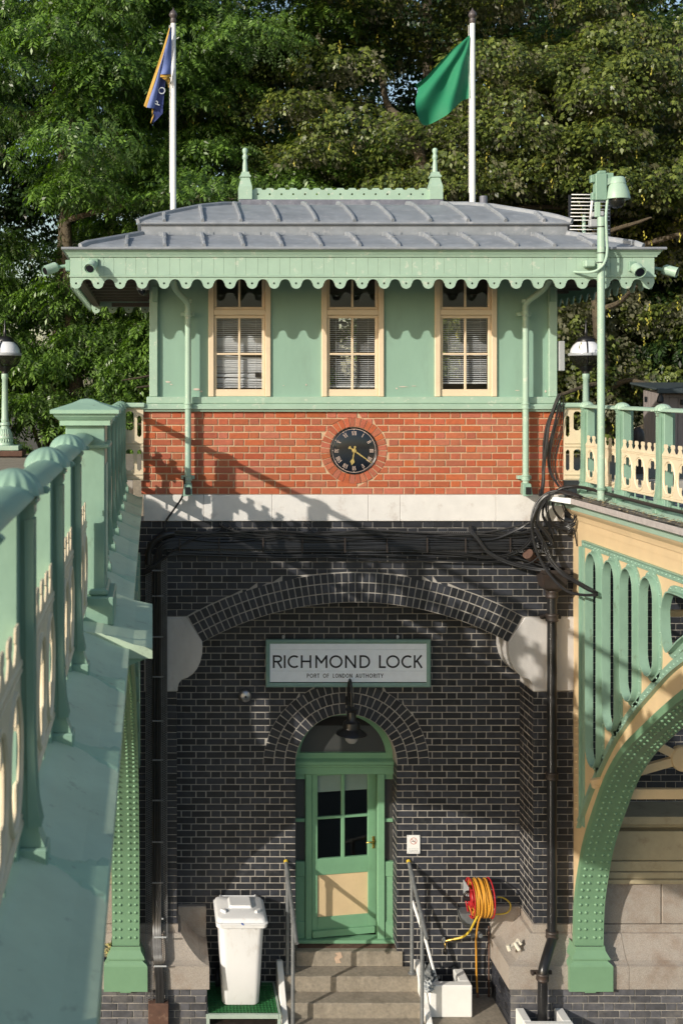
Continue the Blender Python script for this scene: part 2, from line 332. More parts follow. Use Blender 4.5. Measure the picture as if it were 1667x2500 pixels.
def lay(name, parent, m, u0, u1, vtop, n, course, org, ang=0, excl=None, budget=300, joint=.011, proud=.004, phase=0, st=.214, hd=.1025, stuff=None, vmin=-99, headers=False, circ=None):
    """Flemish bond from vtop downwards. org: world point of u=v=0; ang: turn about z. Returns how many were made single."""
    made = 0; ca, sa = math.cos(ang), math.sin(ang)
    def W(u, y, v): return (org[0]+u*ca-y*sa, org[1]+u*sa+y*ca, org[2]+v)
    h = course-joint
    for k in range(n):
        vt = vtop-k*course-joint/2; vb = vt-h
        if vb < vmin: vb = vmin
        if vt-vb < .012: continue
        p = (k+phase) % 2
        seq = [hd, st]; i = 0
        u = u0 - (0 if not p else (st+hd+2*joint) - (hd/2+joint+st/2 - hd/2 + .0))  # quarter-bond offset
        if p: u = u0 - (st - hd)/2 - joint - hd
        i = p*0
        while u < u1:
            w = seq[i % 2] if not headers else hd; i += 1
            a, b = u, u+w; u += w+joint
            b2, a2 = min(b, u1), max(a, u0)
            if b2-a2 < .02: continue
            pieces = [(a2, b2, a2, b2)]           # (left bottom, right bottom, left top, right top)
            eb, et = (excl(vb), excl(vt)) if excl else (None, None)
            bot = None
            if circ and eb and not et:
                zc_ = lambda x: max(vb, circ[1]+math.sqrt(max(0, circ[2]**2-(x-circ[0])**2))+.003)
                bot = (zc_(a2), zc_(b2))
                if vt-min(bot) < .012: continue
                bot = (min(bot[0], vt-.003), min(bot[1], vt-.003))
            elif excl:
                def cut(pcs, side):
                    out = []
                    for lb, rb, lt, rt in pcs:
                        xb = eb or (1e9, 1e9); xt = et or (1e9, 1e9)
                        # left remainder
                        c = (min(rb, xb[0]), min(rt, xt[0])) if (eb or et) else (rb, rt)
                        if c[0]-lb > .004 or c[1]-lt > .004: out.append((lb, max(c[0], lb+.002), lt, max(c[1], lt+.002)))
                        # right remainder
                        if eb or et:
                            d0 = max(lb, xb[1]) if eb else 1e9; d1 = max(lt, xt[1]) if et else 1e9
                            if eb and et and (rb-d0 > .004 or rt-d1 > .004): out.append((min(d0, rb-.002), rb, min(d1, rt-.002), rt))
                    return out
                if (eb and et): pieces = cut(pieces, 0)
                elif eb or et:
                    e = eb or et
                    if a2 < e[1] and b2 > e[0]:
                        mid = (e[0]+e[1])/2
                        if b2 <= mid: pieces = [(a2, min(b2, e[0]) if eb else b2, a2, min(b2, e[0]) if et else b2)]
                        elif a2 >= mid: pieces = [(max(a2, e[1]) if eb else a2, b2, max(a2, e[1]) if et else a2, b2)]
                        pieces = [(min(l, r-.002), r, min(l2, r2-.002), r2) for l, r, l2, r2 in pieces]
            for lb, rb, lt, rt in pieces:
                if (rb-lb+rt-lt)/2 < .018: continue
                cu, cv = (lb+rb+lt+rt)/4, (vb+vt)/2
                full = (bot is None or max(bot) <= vb+1e-5) and abs(rb-lb-w) < 1e-4 and abs(rt-lt-w) < 1e-4 and abs(vt-vb-h) < 1e-4
                du, dv, dy = rnd.uniform(-.0012, .0012), rnd.uniform(-.001, .001), rnd.uniform(-.0016, .0014)
                if made < budget:
                    made += 1
                    if full: me = full_mesh(name, w, h, m, proud)
                    else:
                        vs, fs = brick_verts([(lb-cu, (bot[0] if bot else vb)-cv), (rb-cu, (bot[1] if bot else vb)-cv), (rt-cu, vt-cv), (lt-cu, vt-cv)], proud)
                        me = bpy.data.meshes.new(name); me.from_pydata(vs, [], fs); me.materials.append(m)
                    inst(name, me, W(cu+du, dy, cv+dv), parent, rot=(rnd.uniform(-.004,.004), rnd.uniform(-.006, .006), ang+rnd.uniform(-.004,.004)))
                elif stuff is not None:
                    jt = lambda: rnd.uniform(-.0012, .0012)
                    vs, fs = brick_verts([(lb+jt(), (bot[0] if bot else vb)+jt()), (rb+jt(), (bot[1] if bot else vb)+jt()), (rt+jt(), vt+jt()), (lt+jt(), vt+jt())], proud)
                    stuff.add([W(a+du, b+dy, c+dv) for a, b, c in vs], fs)
    return made
def vouss(name, parent, m, cx, cz, y, r0, r1, a0, a1, n, joint=.009, depth=.12, proud=.004, shift=0, off=0):
    """ring of wedge bricks on a vertical plane facing -Y"""
    for k in range(n):
        da = (a1-a0)/n; s, e = a0+da*k, a0+da*(k+1)
        ja = joint/2/((r0+r1)/2); s += math.copysign(ja, da); e -= math.copysign(ja, da)
        pr0, pr1 = r0+joint/2, r1-joint/2
        am = (s+e)/2; c = (cx+math.cos(am)*(r0+r1)/2, cz+math.sin(am)*(r0+r1)/2)
        q = [(cx+pr0*math.cos(t)-c[0], cz+pr0*math.sin(t)-c[1]) for t in (s, e)]; q2 = [(cx+pr1*math.cos(t)-c[0], cz+pr1*math.sin(t)-c[1]) for t in (e, s)]
        pts = q+q2
        if (pts[1][0]-pts[0][0])*(pts[2][1]-pts[1][1])-(pts[1][1]-pts[0][1])*(pts[2][0]-pts[1][0]) < 0: pts = pts[::-1]
        # chamfered prism by scaling towards the centre
        b = [(u, depth, v) for u, v in pts]; mm = [(u, -proud+CH, v) for u, v in pts]
        sc_ = lambda p: (p[0]*.93, -proud+rnd.uniform(-.001,.001), p[1]*.96)
        f = [sc_(p) for p in pts]
        me = bpy.data.meshes.new(name); me.from_pydata(b+mm+f, [], [(0,1,5,4),(1,2,6,5),(2,3,7,6),(3,0,4,7),(4,5,9,8),(5,6,10,9),(6,7,11,10),(7,4,8,11),(8,9,10,11)])
        me.materials.append(m)
        inst(name, me, (c[0], y+rnd.uniform(-.0015,.0015), c[1]), parent)

# ---------------------------------------------------------------- the lock house
HX = 2.24                                            # its centre line
house = empty('lock_house', (HX, 13.3, H-7.03), 'green timber and red brick lock house with hipped lead roof over a dark brick arch', 'building')
yF, yR, yD = 13.0, 13.49, 13.72                       # facade, recess back wall, door plane
# --- red brick band
xl, xr = X(345), X(1375)
put('mortar_bed', MB().box(xl+.004, xr-.004, 13.0045, 13.4, Z(1207)+.001, Z(1003)), G['mortar'], house)
ccx, ccz, cr0, cr1 = X(863.5), Z(1100), .262, .372
def ex_clock(v):
    z = v
    d = (cr1+.004)**2-(z-ccz)**2
    return (ccx-math.sqrt(d), ccx+math.sqrt(d)) if d > 0 else None
red_st = MB()
lay('red_brick', house, G['red'], xl, xr, Z(1004), 12, .0769, (0, 13.0, 0), excl=ex_clock, circ=None, budget=300, stuff=red_st, proud=.003, joint=.0135)
if red_st.v: put('red_brick_rest', red_st, G['red'], house, recalc=False, kind='stuff')
for z in (0,):
    vouss('clock_ring_brick', house, G['red'], ccx, ccz, 13.0, cr0, cr1, 0, 2*math.pi, 33, joint=.009, depth=.05)
# --- painted stone band
sx = [350, 497, 664, 898, 976, 1209, 1376]
for a, b in zip(sx, sx[1:]):
    put('stone_block', MB().cbox(X(a)+.0015, X(b)-.0015, 12.972, 13.3, Z(1271.5), Z(1207.5), .004), G['stone'], house)
# --- dark brick wall with the big segmental arch
acx, acz = X(867), Z(2230); r_in, r_out = 759/220, 832/220; ha = math.atan(.567)
xj0, xj1, zb, zt = .27, 4.23, H-5.98, Z(1272)
arc_pts = [(acx+r_in*math.sin(t), acz+r_in*math.cos(t)) for t in np.linspace(ha, -ha, 40)]
poly = [(X(335), zt), (X(1407), zt), (X(1407), zb), (xj1, zb), (xj1, arc_pts[0][1])] + arc_pts + [(xj0, arc_pts[-1][1]), (xj0, zb), (X(335), zb)]
m = MB(); shape(m, poly, [], .485, lambda u, v, w: (u, 13.2475+w, v)); put('dark_mortar_wall', m, G['bmortar'], house)
sl = [(407,1507),(453.7,1507),(493.6,1567),(494.5,1580),(493.6,1596),(489,1616),(481,1633),(470,1646),(457,1655),(450,1657),(443,1660),(437,1668),(434,1678),(433.5,1687.5),(407,1688)]
def ex_wall(v):
    y = PY-(v-H)*220
    if y >= 1686: return (xj0, xj1)
    if y > 1506: return (X(407)-.004, X(1404)+.02)
    d = (r_out+.006)**2-(v-acz)**2
    if d > 0:
        h = math.sqrt(d)
        return (acx-h, acx+h) if h < 2.2 else (acx-h, acx+h)
    return None
wall_st = MB()
n1 = lay('dark_brick', house, G['blue'], X(335), X(1406), zt, 60, .0758, (0, 13.0, 0), excl=ex_wall, circ=(acx, acz, r_out+.006), budget=300, stuff=wall_st, proud=.002, phase=1, vmin=zb+.004, joint=.0085)
for i in range(3):
    a = r_in+(r_out-r_in)*i/3; b = r_in+(r_out-r_in)*(i+1)/3
    vouss('arch_brick', house, G['blue'], acx, acz, 13.0, a, b, math.pi/2+ha-.002, math.pi/2-ha+.002, 50, joint=.013, depth=.44, proud=.003)
for mir in (0, 1):
    pts = [((1735-x) if mir else x, y) for x, y in sl]
    if mir: pts[0] = (1403.5, 1507); pts[-1] = (1403.5, 1686)
    else: pts[0] = (407, 1507)
    m = MB().prism([(X(x), Z(y)) for x, y in pts], 12.985, 13.47)
    put('springer_stone', m, G['spring'], house, bevel=.006)
put('springer_stone', MB().cbox(X(352), X(380), 12.986, 13.3, Z(1688), Z(1507)), G['spring'], house)
# --- recess back wall with the arched doorway
dcx, dcz, dR = 2.231, H-4.377, .585
topz = H-(1400-940)/212
pts = [(0., topz), (4.5, topz), (4.5, H-7.03), (dcx+dR, H-7.03), (dcx+dR, dcz)] + [(dcx+dR*math.cos(t), dcz+dR*math.sin(t)) for t in np.linspace(0, math.pi, 24)][1:] + [(dcx-dR, H-7.03), (0., H-7.03)]
m = MB(); shape(m, pts, [], .24, lambda u, v, w: (u, 13.6145+w, v)); put('recess_mortar_wall', m, G['bmortar'], house)
ring = .372
def ex_rec(v):
    if v < dcz: return (dcx-dR, dcx+dR)
    d = (dR+ring)**2-(v-dcz)**2
    return (dcx-math.sqrt(d), dcx+math.sqrt(d)) if d > 0 else None
rec_st = wall_st
vr = dcz+.0757*math.ceil((topz-dcz)/.0757)
lay('dark_brick', house, G['blue'], .0, 4.28, vr, 67, .0757, (0, 13.49, 0), excl=ex_rec, circ=(dcx, dcz, dR+ring), budget=0, stuff=rec_st, proud=.002, joint=.0115, vmin=H-7.03, phase=1)
for i in range(3):
    vouss('door_arch_brick', house, G['blue'], dcx, dcz, 13.49, dR+.124*i, dR+.124*(i+1), math.pi, 0, [26, 30, 34][i], joint=.0125, depth=.2, proud=.003)
# side faces of the recess and of the doorway
lay('dark_brick', house, G['blue'], -.49, 0, zt-.0758*24, 36, .0758, (4.23, 13.49-.49, 0), ang=-math.pi/2, budget=0, stuff=wall_st, proud=.002, joint=.0105, vmin=zb+.004)
m = MB()
lay('dark_brick', house, G['blue'], 0, .49, zt-.0758*26, 34, .0758, (xj0, 13.0, 0), ang=math.pi/2, budget=0, stuff=wall_st, proud=.002, joint=.0105, vmin=zb+.004)
lay('dark_brick', house, G['blue'], 0, .23, dcz-.0005, 34, .0757, (dcx+dR, 13.72, 0), ang=-math.pi/2, budget=0, stuff=wall_st, proud=.003, joint=.0115, vmin=H-7.0)
lay('dark_brick', house, G['blue'], 0, .23, dcz-.0005, 34, .0757, (dcx-dR, 13.49, 0), ang=math.pi/2, budget=0, stuff=wall_st, proud=.003, joint=.0115, vmin=H-7.0)
put('dark_brick_rest', wall_st, G['blue'], house, recalc=False, kind='stuff')
# hidden core of the building, dark rooms
put('room', MB().box(xl+.05, xr-.05, 15.5, 15.6, H-7, H-.3).box(xl+.05, xl+.15, 13.75, 15.5, H-7, H-.3).box(xr-.15, xr-.05, 13.75, 15.5, H-7, H-.3)
    .box(xl+.15, xr-.15, 13.75, 15.5, H-4, H-3.9).box(xl+.15, xr-.15, 13.75, 15.5, H-6.62, H-6.56).box(xl+.15, 1.45, 13.74, 13.76, H-6.56, H-4).box(3.0, xr-.15, 13.74, 13.76, H-6.56, H-4), G['blk'], house)

# --- upper storey
gx0, gx1 = X(365, 13.05), X(1360, 13.05)
wins = [(X(509), X(661.5)), (X(786), X(938.5)), (X(1063), X(1215))]
zs, zh = Z(968), H+1.2
hole = lambda a, b: [(a+.01, zs+.01), (b-.01, zs+.01), (b-.01, zh), (a+.01, zh)]
m = MB(); shape(m, [(gx0, Z(985)), (gx1, Z(985)), (gx1, H+1.3), (gx0, H+1.3)], [hole(a, b) for a, b in wins], .1, lambda u, v, w: (u, 13.1+w, v))
put('front_wall', m, G['wall'], house)
m = MB().box(gx0, gx0+.1, 13.151, 15.6, H-.25, H+1.3).box(gx1-.1, gx1, 13.151, 15.6, H-.25, H+1.3)
put('side_wall', m, G['wall'], house)
m = MB(); shape(m, [(gx0, H-.25), (gx1, H-.25), (gx1, H+1.3), (gx0, H+1.3)], [[(2.3, H+.0), (2.72, H+.0), (2.72, H+1.0), (2.3, H+1.0)], [(3.6, H+.1), (4.1, H+.1), (4.1, H+1.0), (3.6, H+1.0)]], .1, lambda u, v, w: (u, 15.55+w, v))
put('rear_wall', m, G['room'], house)
put('floor_slab', MB().box(gx0+.1, gx1-.1, 13.16, 15.5, H-.32, H-.25), G['room'], house)
for a, b in ((365, 385), (1340, 1360)):
    put('corner_post', MB().cbox(X(a), X(b), 12.995, 13.0495, Z(968), H+1.25), G['fascia'], house)
put('corner_block', MB().cbox(X(372), X(386), 12.965, 12.994, Z(737), H+1.1), G['iron'], house)
put('corner_block', MB().cbox(X(1340), X(1354), 12.965, 12.994, Z(737), H+1.1), G['iron'], house)
put('sill_board', MB().cbox(X(358), X(1366), 12.975, 13.3, Z(985), Z(968.5), .008), G['fascia'], house)
prof = [(12.999, Z(1004)), (12.955, Z(1004)), (12.955, Z(1000)), (12.925, Z(998)), (12.925, Z(989)), (12.95, Z(985.5)), (12.999, Z(985.2))]
put('sill_moulding', MB().prism(prof, X(345), X(1377), axis='x'), G['fascia'], house)
# --- windows
def window(a, b):
    w = put('window', MB().cbox(a, a+.062, 13.02, 13.1, Z(968), H+1.25).cbox(b-.062, b, 13.02, 13.1, Z(968), H+1.25)
            .cbox(a+.0625, b-.0625, 13.022, 13.1, Z(768), Z(755), .004), G['cream'], house)
    i0, i1 = a+.062, b-.062; mid = (i0+i1)/2
    s = MB().cbox(i0, i1, 13.045, 13.085, Z(967.5), Z(950)).cbox(i0, i1, 13.046, 13.085, Z(776), Z(768.5)).cbox(i0, i0+.032, 13.047, 13.084, Z(950), Z(776)).cbox(i1-.032, i1, 13.047, 13.084, Z(950), Z(776))
    s.cbox(mid-.012, mid+.012, 13.05, 13.08, Z(950), Z(776), .004).cbox(i0+.032, i1-.032, 13.052, 13.08, Z(866), Z(861), .004)
    put('lower_sash', s, G['cream'], w)
    s = MB().cbox(i0, i1, 13.048, 13.085, Z(754.8), Z(748)).cbox(i0, i0+.032, 13.05, 13.084, Z(748), H+1.2).cbox(i1-.032, i1, 13.05, 13.084, Z(748), H+1.2).cbox(mid-.012, mid+.012, 13.052, 13.08, Z(748), H+1.2, .004)
    put('upper_sash', s, G['cream'], w)
    for z0, z1 in ((Z(950), Z(866)), (Z(861), Z(776))):
        for u0, u1 in ((i0+.03, mid-.01), (mid+.01, i1-.03)): put('pane', MB().box(u0, u1, 13.066, 13.070, z0-.004, z1+.004), G['pane'], w)
    for u0, u1 in ((i0+.03, mid-.01), (mid+.01, i1-.03)): put('pane', MB().box(u0, u1, 13.066, 13.070, Z(749), H+1.2), G['pane'], w)
for a, b in wins: window(a, b)
def blind(i, label):
    a, b = wins[i]; a += .085; b -= .085; m = MB(); n = 36 if i else 34; ztop = Z(768)
    for k in range(n):
        z = ztop-.0235*(k+1)
        if z < Z(952 if i == 0 else 946 if i == 1 else 938): break
        tilt = (.0115, .0065, .010)[i]; sag0 = sag1 = 0; dpt = .0125
        if i == 0:
            if k > 9: tilt = .023 if k < 14 else .016
            if 17 < k < 31: tilt = .017 + .010*abs(math.sin(k*1.7)); sag0 = rnd.uniform(-.012, .012); sag1 = rnd.uniform(-.012, .012)
            if k == 18: sag0, sag1 = .0, -.05
        y = 13.135
        t0, t1 = tilt, tilt*rnd.uniform(.8, 1.2)
        m.add([(a, y-dpt, z+t0/2*-1+sag0), (b, y-dpt, z-t1/2+sag1), (b, y+dpt, z+t1/2+sag1), (a, y+dpt, z+t0/2+sag0), (a, y-dpt, z-t0/2+sag0-.0015), (b, y-dpt, z-t1/2+sag1-.0015), (b, y+dpt, z+t1/2+sag1-.0015), (a, y+dpt, z+t0/2+sag0-.0015)], [(0,1,2,3),(7,6,5,4),(0,4,5,1),(3,2,6,7)])
    zb_ = Z(952 if i == 0 else 943 if i == 1 else 934)
    if i: m.cbox(a, b, 13.122, 13.148, zb_-.012, zb_+.008, .003)
    for u in (.17, .86): x = a+(b-a)*u; m.tube([(x, 13.12, ztop), (x, 13.12, zb_)], .0016, 4)
    m.cbox(a, b, 13.11, 13.15, ztop-.012, ztop+.012, .003)
    put('venetian_blind', m, G['blind'], base=((a+b)/2, 13.135, zb_), recalc=False, label=label, cat='blind', group='venetian blinds in the upper windows')
blind(0, 'damaged white venetian blind with bent slats in the left upper window')
blind(1, 'lowered white venetian blind in the middle upper window above the clock')
blind(2, 'white venetian blind with pale light on its slats in the right upper window')
m = MB().cbox(wins[0][1]-.165, wins[0][1]-.11, 13.10, 13.118, Z(920), Z(908), .002); put('window_thermometer', m, G['blk'], base=(wins[0][1]-.14, 13.1, Z(920)), label='small black box hanging behind the left upper window pane', cat='thermometer')
m = MB().cbox(wins[1][0]+.22, wins[1][0]+.6, 13.16, 13.4, Z(949), Z(934)).cbox(wins[1][0]+.24, wins[1][0]+.5, 13.2, 13.36, Z(934)+.001, Z(930)); put('printer', m, G['lgrey'], base=(wins[1][0]+.4, 13.28, Z(950)), label='pale grey printer on the desk behind the middle upper window', cat='printer')
put('desk', MB().box(gx0+.12, gx1-.12, 13.155, 13.7, Z(952), Z(950)-.001).box(gx0+.12, gx0+.16, 13.155, 13.7, H-.25, Z(952)).box(gx1-.16, gx1-.12, 13.155, 13.7, H-.25, Z(952)), G['room'], base=(HX, 13.4, H-.25), label='long desk top running behind the three upper windows', cat='desk')
# --- eave: soffit, fascia boards, valance
fx0, fx1, fy0, fy1 = X(171, 12.2), X(1599, 12.2), 12.2, 16.4
zf0, zf1, zv = Z(671, 12.2), Z(627, 12.2), Z(676, 12.2)
put('soffit', MB().box(fx0+.03, fx1-.03, fy0+.03, fy1-.03, H+1.2, H+1.215), G['soffit'], house)
for k in range(7): put('soffit_board', MB().box(fx0+.04+k*.11, fx0+.142+k*.11, fy0+.05, fy1-.05, H+1.19, H+1.1995), G['soffit'], house)
put('soffit_beam', MB().box(fx0+.035, fx0+.12, fy0+.04, fy1-.04, H+1.1, H+1.1895), G['soffit'], house); put('soffit_beam', MB().box(fx0+.3, fx1-.3, fy1-.35, fy1-.25, H+1.08, H+1.1295), G['soffit'], house)
for y in np.arange(12.6, 15.9, .45):
    put('soffit_batten', MB().box(fx0+.122, gx0-.02, y, y+.05, H+1.13, H+1.1894), G['soffit'], house); put('soffit_batten', MB().box(gx1+.02, fx1-.12, y, y+.05, H+1.13, H+1.1894), G['soffit'], house)
t0c, t1c = X(185.7, 12.2), X(1582.8, 12.2); nT = 27; pit = (t1c-t0c)/(nT-1); wT = .1255; wG = pit-wT
def tongue(): return [(-wT/2, 0), (-wT/2, -.058), (-.0575, -.066)] + [(-.0555*math.cos(t), -.067-.053*math.sin(t)) for t in np.linspace(0, math.pi, 13)] + [(.0575, -.066), (wT/2, -.058), (wT/2, 0)]
def gap(): return [(-wG/2, 0)] + [(-wG/2*math.cos(t), -.060+.040*math.sin(t)) for t in np.linspace(0, math.pi, 12)] + [(wG/2, 0)]
hol = [(.0115*math.cos(t), -.064+.0115*math.sin(t)) for t in np.linspace(0, 2*math.pi, 11)[:-1]]
tv = shape_mb([(x*.992, z) for x, z in tongue()], [hol], .018); gv = shape_mb([(x*.985, z) for x, z in gap()], [], .018)
def me_of(v): me = bpy.data.meshes.new('valance_board'); me.from_pydata([(a, c, b) for a, b, c in v[0]], [], v[1]); me.materials.append(G['fascia']); me.update(); return me
mT, mG = me_of(tv), me_of(gv)
def bmesh_board(w): return MB().cbox(-w/2+.0008, w/2-.0008, 0, .02, 0, zf1-zf0, .002).mesh('fascia_board')
bT, bG = bmesh_board(wT), bmesh_board(wG); bT.materials.append(G['fascia']); bG.materials.append(G['fascia'])
for k in range(nT):
    x = t0c+k*pit
    inst('valance_board', mT, (x, fy0+.011+rnd.uniform(-.0007,.0007), zv), house); inst('fascia_board', bT, (x, fy0+rnd.uniform(-.0012,.0006), zf0), house)
    if k < nT-1: inst('valance_board', mG, (x+pit/2, fy0+.0115, zv), house); inst('fascia_board', bG, (x+pit/2, fy0+rnd.uniform(-.0012,.0006), zf0), house)
put('bead_moulding', MB().cbox(fx0-.008, fx1+.008, fy0-.01, fy0+.021, zv-.001, zf0-.0005, .004).cbox(fx0-.004, fx1+.004, fy0-.006, fy0+.02, zf0+.0002, zf0+.006, .002), G['fascia'], house)
side = MB()
def run(p0, ux, uy, n):
    for k in range(n):
        for (vs, fs), o in ((tv, 0), (gv, pit/2)):
            side.add([(p0[0]+ux*(a+o+k*pit)+uy*c, p0[1]+uy*(a+o+k*pit)-ux*c, zv+b) for a, b, c in vs], fs)
nS = int((fy1-fy0-.1)/pit)
run((fx0+.01, fy0+.1), 0, 1, nS); run((fx1-.01, fy0+.1), 0, 1, nS); run((fx0+.07, fy1-.01), 1, 0, 26)
side.box(fx0, fx0+.02, fy0+.0215, fy1, zv, zf1).box(fx1-.02, fx1, fy0+.0215, fy1, zv, zf1).box(fx0+.021, fx1-.021, fy1-.02, fy1, zv, zf1)
put('side_valance', side, G['fascia'], house)
def rect(o, z, e=0): return [(fx0-o, fy0-o, z), (fx1+o, fy0-o, z), (fx1+o, fy1+o, z), (fx0-o, fy1+o, z)]
zl = Z(603, 12.12)
pr = [(-.01, zf1+.0005), (.014, zf1+.0005), (.018, zf1+.012), (.018, zf1+.022), (.03, zf1+.024), (.03, zf1+.034), (.036, zf1+.036), (.044, zf1+.05), (.058, zf1+.064), (.066, zf1+.066), (.066, zl-.022), (-.01, zl-.022)]
put('cornice', MB().loft([rect(o, z) for o, z in pr], closed=True, smooth=False), G['fascia'], house)
# --- lead roof
ux0, ux1, uy0, uy1 = -.12, 4.60, 13.0, 15.7
U = lambda o, z: [(ux0-o, uy0-o, z), (ux1+o, uy0-o, z), (ux1+o, uy1+o, z), (ux0-o, uy1+o, z)]
zu, zU = Z(571), Z(547)
LP = [(0, zl+.004), (.20, zl+.022), (.27, zl+.062), (.885, zu-.004)]       # lower slope: run from the drip, height
fL = lambda k: interp(LP, k)
def Lr(k): f = k/.885; a = rect(.083, 0); b_ = U(0, 0); return [(p[0]+(q[0]-p[0])*f, p[1]+(q[1]-p[1])*f, fL(k)) for p, q in zip(a, b_)]
m = MB().loft([rect(.05, zl-.021), rect(.085, zl-.021), rect(.088, zl-.008)]+[Lr(k) for k in (0, .1, .2, .235, .27, .5, .7, .885)], closed=True, smooth=False)
# wavy drip edge
put('lower_lead_roof', m, G['lead'], house)
put('lead_upstand', MB().loft([U(0, zu-.03), U(.004, zu), U(.004, zU)], closed=True, smooth=False), G['lead'], house)
rg0, rg1, ry, rz = X(583, 14.3), X(1081, 14.3), 14.35, Z(503, 14.3)
UP = [(-.04, zU+.02), (.0, zU+.05), (.18, zU+.125), (.36, 1.972+H), (.685, 2.085+H), (.95, 2.15+H), (1.175, rz), (1.35, rz+.004)]
fU = lambda k: interp(UP, k)
def Ur(k):
    f = max(k, 0)/1.175; e = -min(k, 0); a = U(e, 0); b_ = [(rg0, ry-.175, 0), (rg1, ry-.175, 0), (rg1, ry+.175, 0), (rg0, ry+.175, 0)]
    return [(p[0]+(q[0]-p[0])*f, p[1]+(q[1]-p[1])*f, fU(k)) for p, q in zip(a, b_)]
m = MB().loft([U(.0, zU-.004), U(.04, zU-.004), U(.046, zU+.008)]+[Ur(k) for k in (-.04, 0, .09, .18, .27, .36, .52, .685, .82, .95, 1.175)], closed=True, smooth=False)
m.add(Ur(1.175), [(0,1,2,3)])
put('upper_lead_roof', m, G['lead'], house)
def roll(p, q, w=.045, h=.045, mat_=None):
    p, q = Vector(p), Vector(q); t = (q-p).normalized(); s = t.cross(Vector((0,0,1))).normalized(); n = s.cross(t).normalized()
    sec = [(-w/2, -.01), (-w/2*.9, h*.6), (-w/4, h), (w/4, h), (w/2*.9, h*.6), (w/2, -.01)]
    m = MB(); rings = [[tuple(a+s*u+n*v) for u, v in sec] for a in (p, q)]
    m.loft(rings, closed=True, smooth=False); m.add(rings[0], [tuple(range(6))]); m.add(rings[1], [tuple(range(6))[::-1]]); return m
def curved_roll(pts, w, h):
    m = MB(); rings = []
    for i, p in enumerate(pts):
        p = Vector(p); t = (Vector(pts[min(i+1, len(pts)-1)])-Vector(pts[max(i-1, 0)])).normalized(); s_ = t.cross(Vector((0,0,1))).normalized(); n = s_.cross(t).normalized()
        rings.append([tuple(p+s_*u+n*v) for u, v in ((-w/2, -.012), (-w/2*.9, h*.6), (-w/4, h), (w/4, h), (w/2*.9, h*.6), (w/2, -.012))])
    m.loft(rings, closed=True, smooth=False); m.add(rings[0], [tuple(range(6))]); m.add(rings[-1], [tuple(range(6))[::-1]]); return m
Y0 = fy0-.083
for k in range(-3, 10):
    x = .957+.41*k+rnd.uniform(-.01,.01)
    if x < -.45 or x > 5.0: continue
    k1 = .80
    if x < ux0: k1 = min(k1, (x-(fx0-.083))-.03)
    if x > ux1: k1 = min(k1, (fx1+.083-x)-.03)
    ks = np.linspace(.22, k1, 5)
    if k1 < .34: continue
    km = .22+(k1-.22)*.55
    put('roof_roll', curved_roll([(x, Y0+q, fL(q)) for q in np.linspace(.22, km, 4)], .040, .034), G['lead'], house)
    put('roof_roll_cap', curved_roll([(x, Y0+q, fL(q)) for q in np.linspace(km-.01, k1, 3)], .050, .042), G['lead'], house)
    if ux0 < x < ux1: put('roll_collar', MB().cbox(x-.06, x+.06, Y0+k1-.01, Y0+k1+.03, fL(k1)-.005, fL(k1)+.045, .004), G['lead'], house)
for k in range(-2, 9):
    x = .973+.42*k+rnd.uniform(-.008,.008)
    if x < ux0+.2 or x > ux1-.15: continue
    k1 = 1.15
    if x < rg0: k1 = (x-ux0)-.05
    if x > rg1: k1 = (ux1-x)*1.175/(ux1-rg1)-.05
    if k1 < .12: continue
    km = k1*.72
    put('roof_roll', curved_roll([(x, uy0+q, fU(q)) for q in np.linspace(-.035, km, 8)], .040, .036), G['lead'], house)
    put('roof_roll_cap', curved_roll([(x, uy0+q, fU(q)) for q in np.linspace(km-.01, k1, 5)], .052, .042), G['lead'], house)
for c in (0, 1):
    P = [(lambda r: (r[c][0], r[c][1], r[c][2]+.004))(Lr(q)) for q in (.2, .27, .4, .6, .8, .885)]; put('hip_roll', curved_roll(P, .06, .04), G['lead'], house)
    P = [(lambda r: (r[c][0], r[c][1], r[c][2]+.002))(Ur(q)) for q in (-.04, .09, .18, .36, .52, .685, .95, 1.175)]; put('hip_roll', curved_roll(P, .055, .035), G['lead'], house)
for k in range(9):
    x = -.0+.52*k+.1; put('lead_clip', MB().cbox(x, x+.06, 12.985, 12.9955, zu-.012, zu+.022, .003), G['lead'], house)
# ridge with cresting and finials
zb0, zb1, zc = rz-.02, Z(487, 14.3), Z(457, 14.3)
put('ridge_flashing', MB().cbox(rg0, rg1, ry-.09, ry+.09, zb0-.05, zb1, .01), G['leadd'], house)
c0, c1 = X(616, 14.3), X(1048, 14.3); nH = 15; p_ = (c1-c0)/nH; top = []
for k in range(nH*8+1):
    u = k/8; ph = u % 1; top.append((c0+u*p_, zc - (.022 if abs(ph-.5) > .28 else 0) + (.0)))
outl = [(c0, zb1+.012)] + top + [(c1, zb1+.012)]
m = MB(); shape(m, outl[::-1], [[(c0+(k+.5)*p_+.013*math.cos(t), zb1+.075+.013*math.sin(t)) for t in np.linspace(0, 2*math.pi, 11)[:-1]] for k in range(nH)], .03, lambda u, v, w: (u, ry+w, v))
m.cbox(c0-.002, c1+.002, ry-.03, ry+.03, zb1+.0005, zb1+.012, .003)
put('ridge_cresting', m, G['fascia'], house)
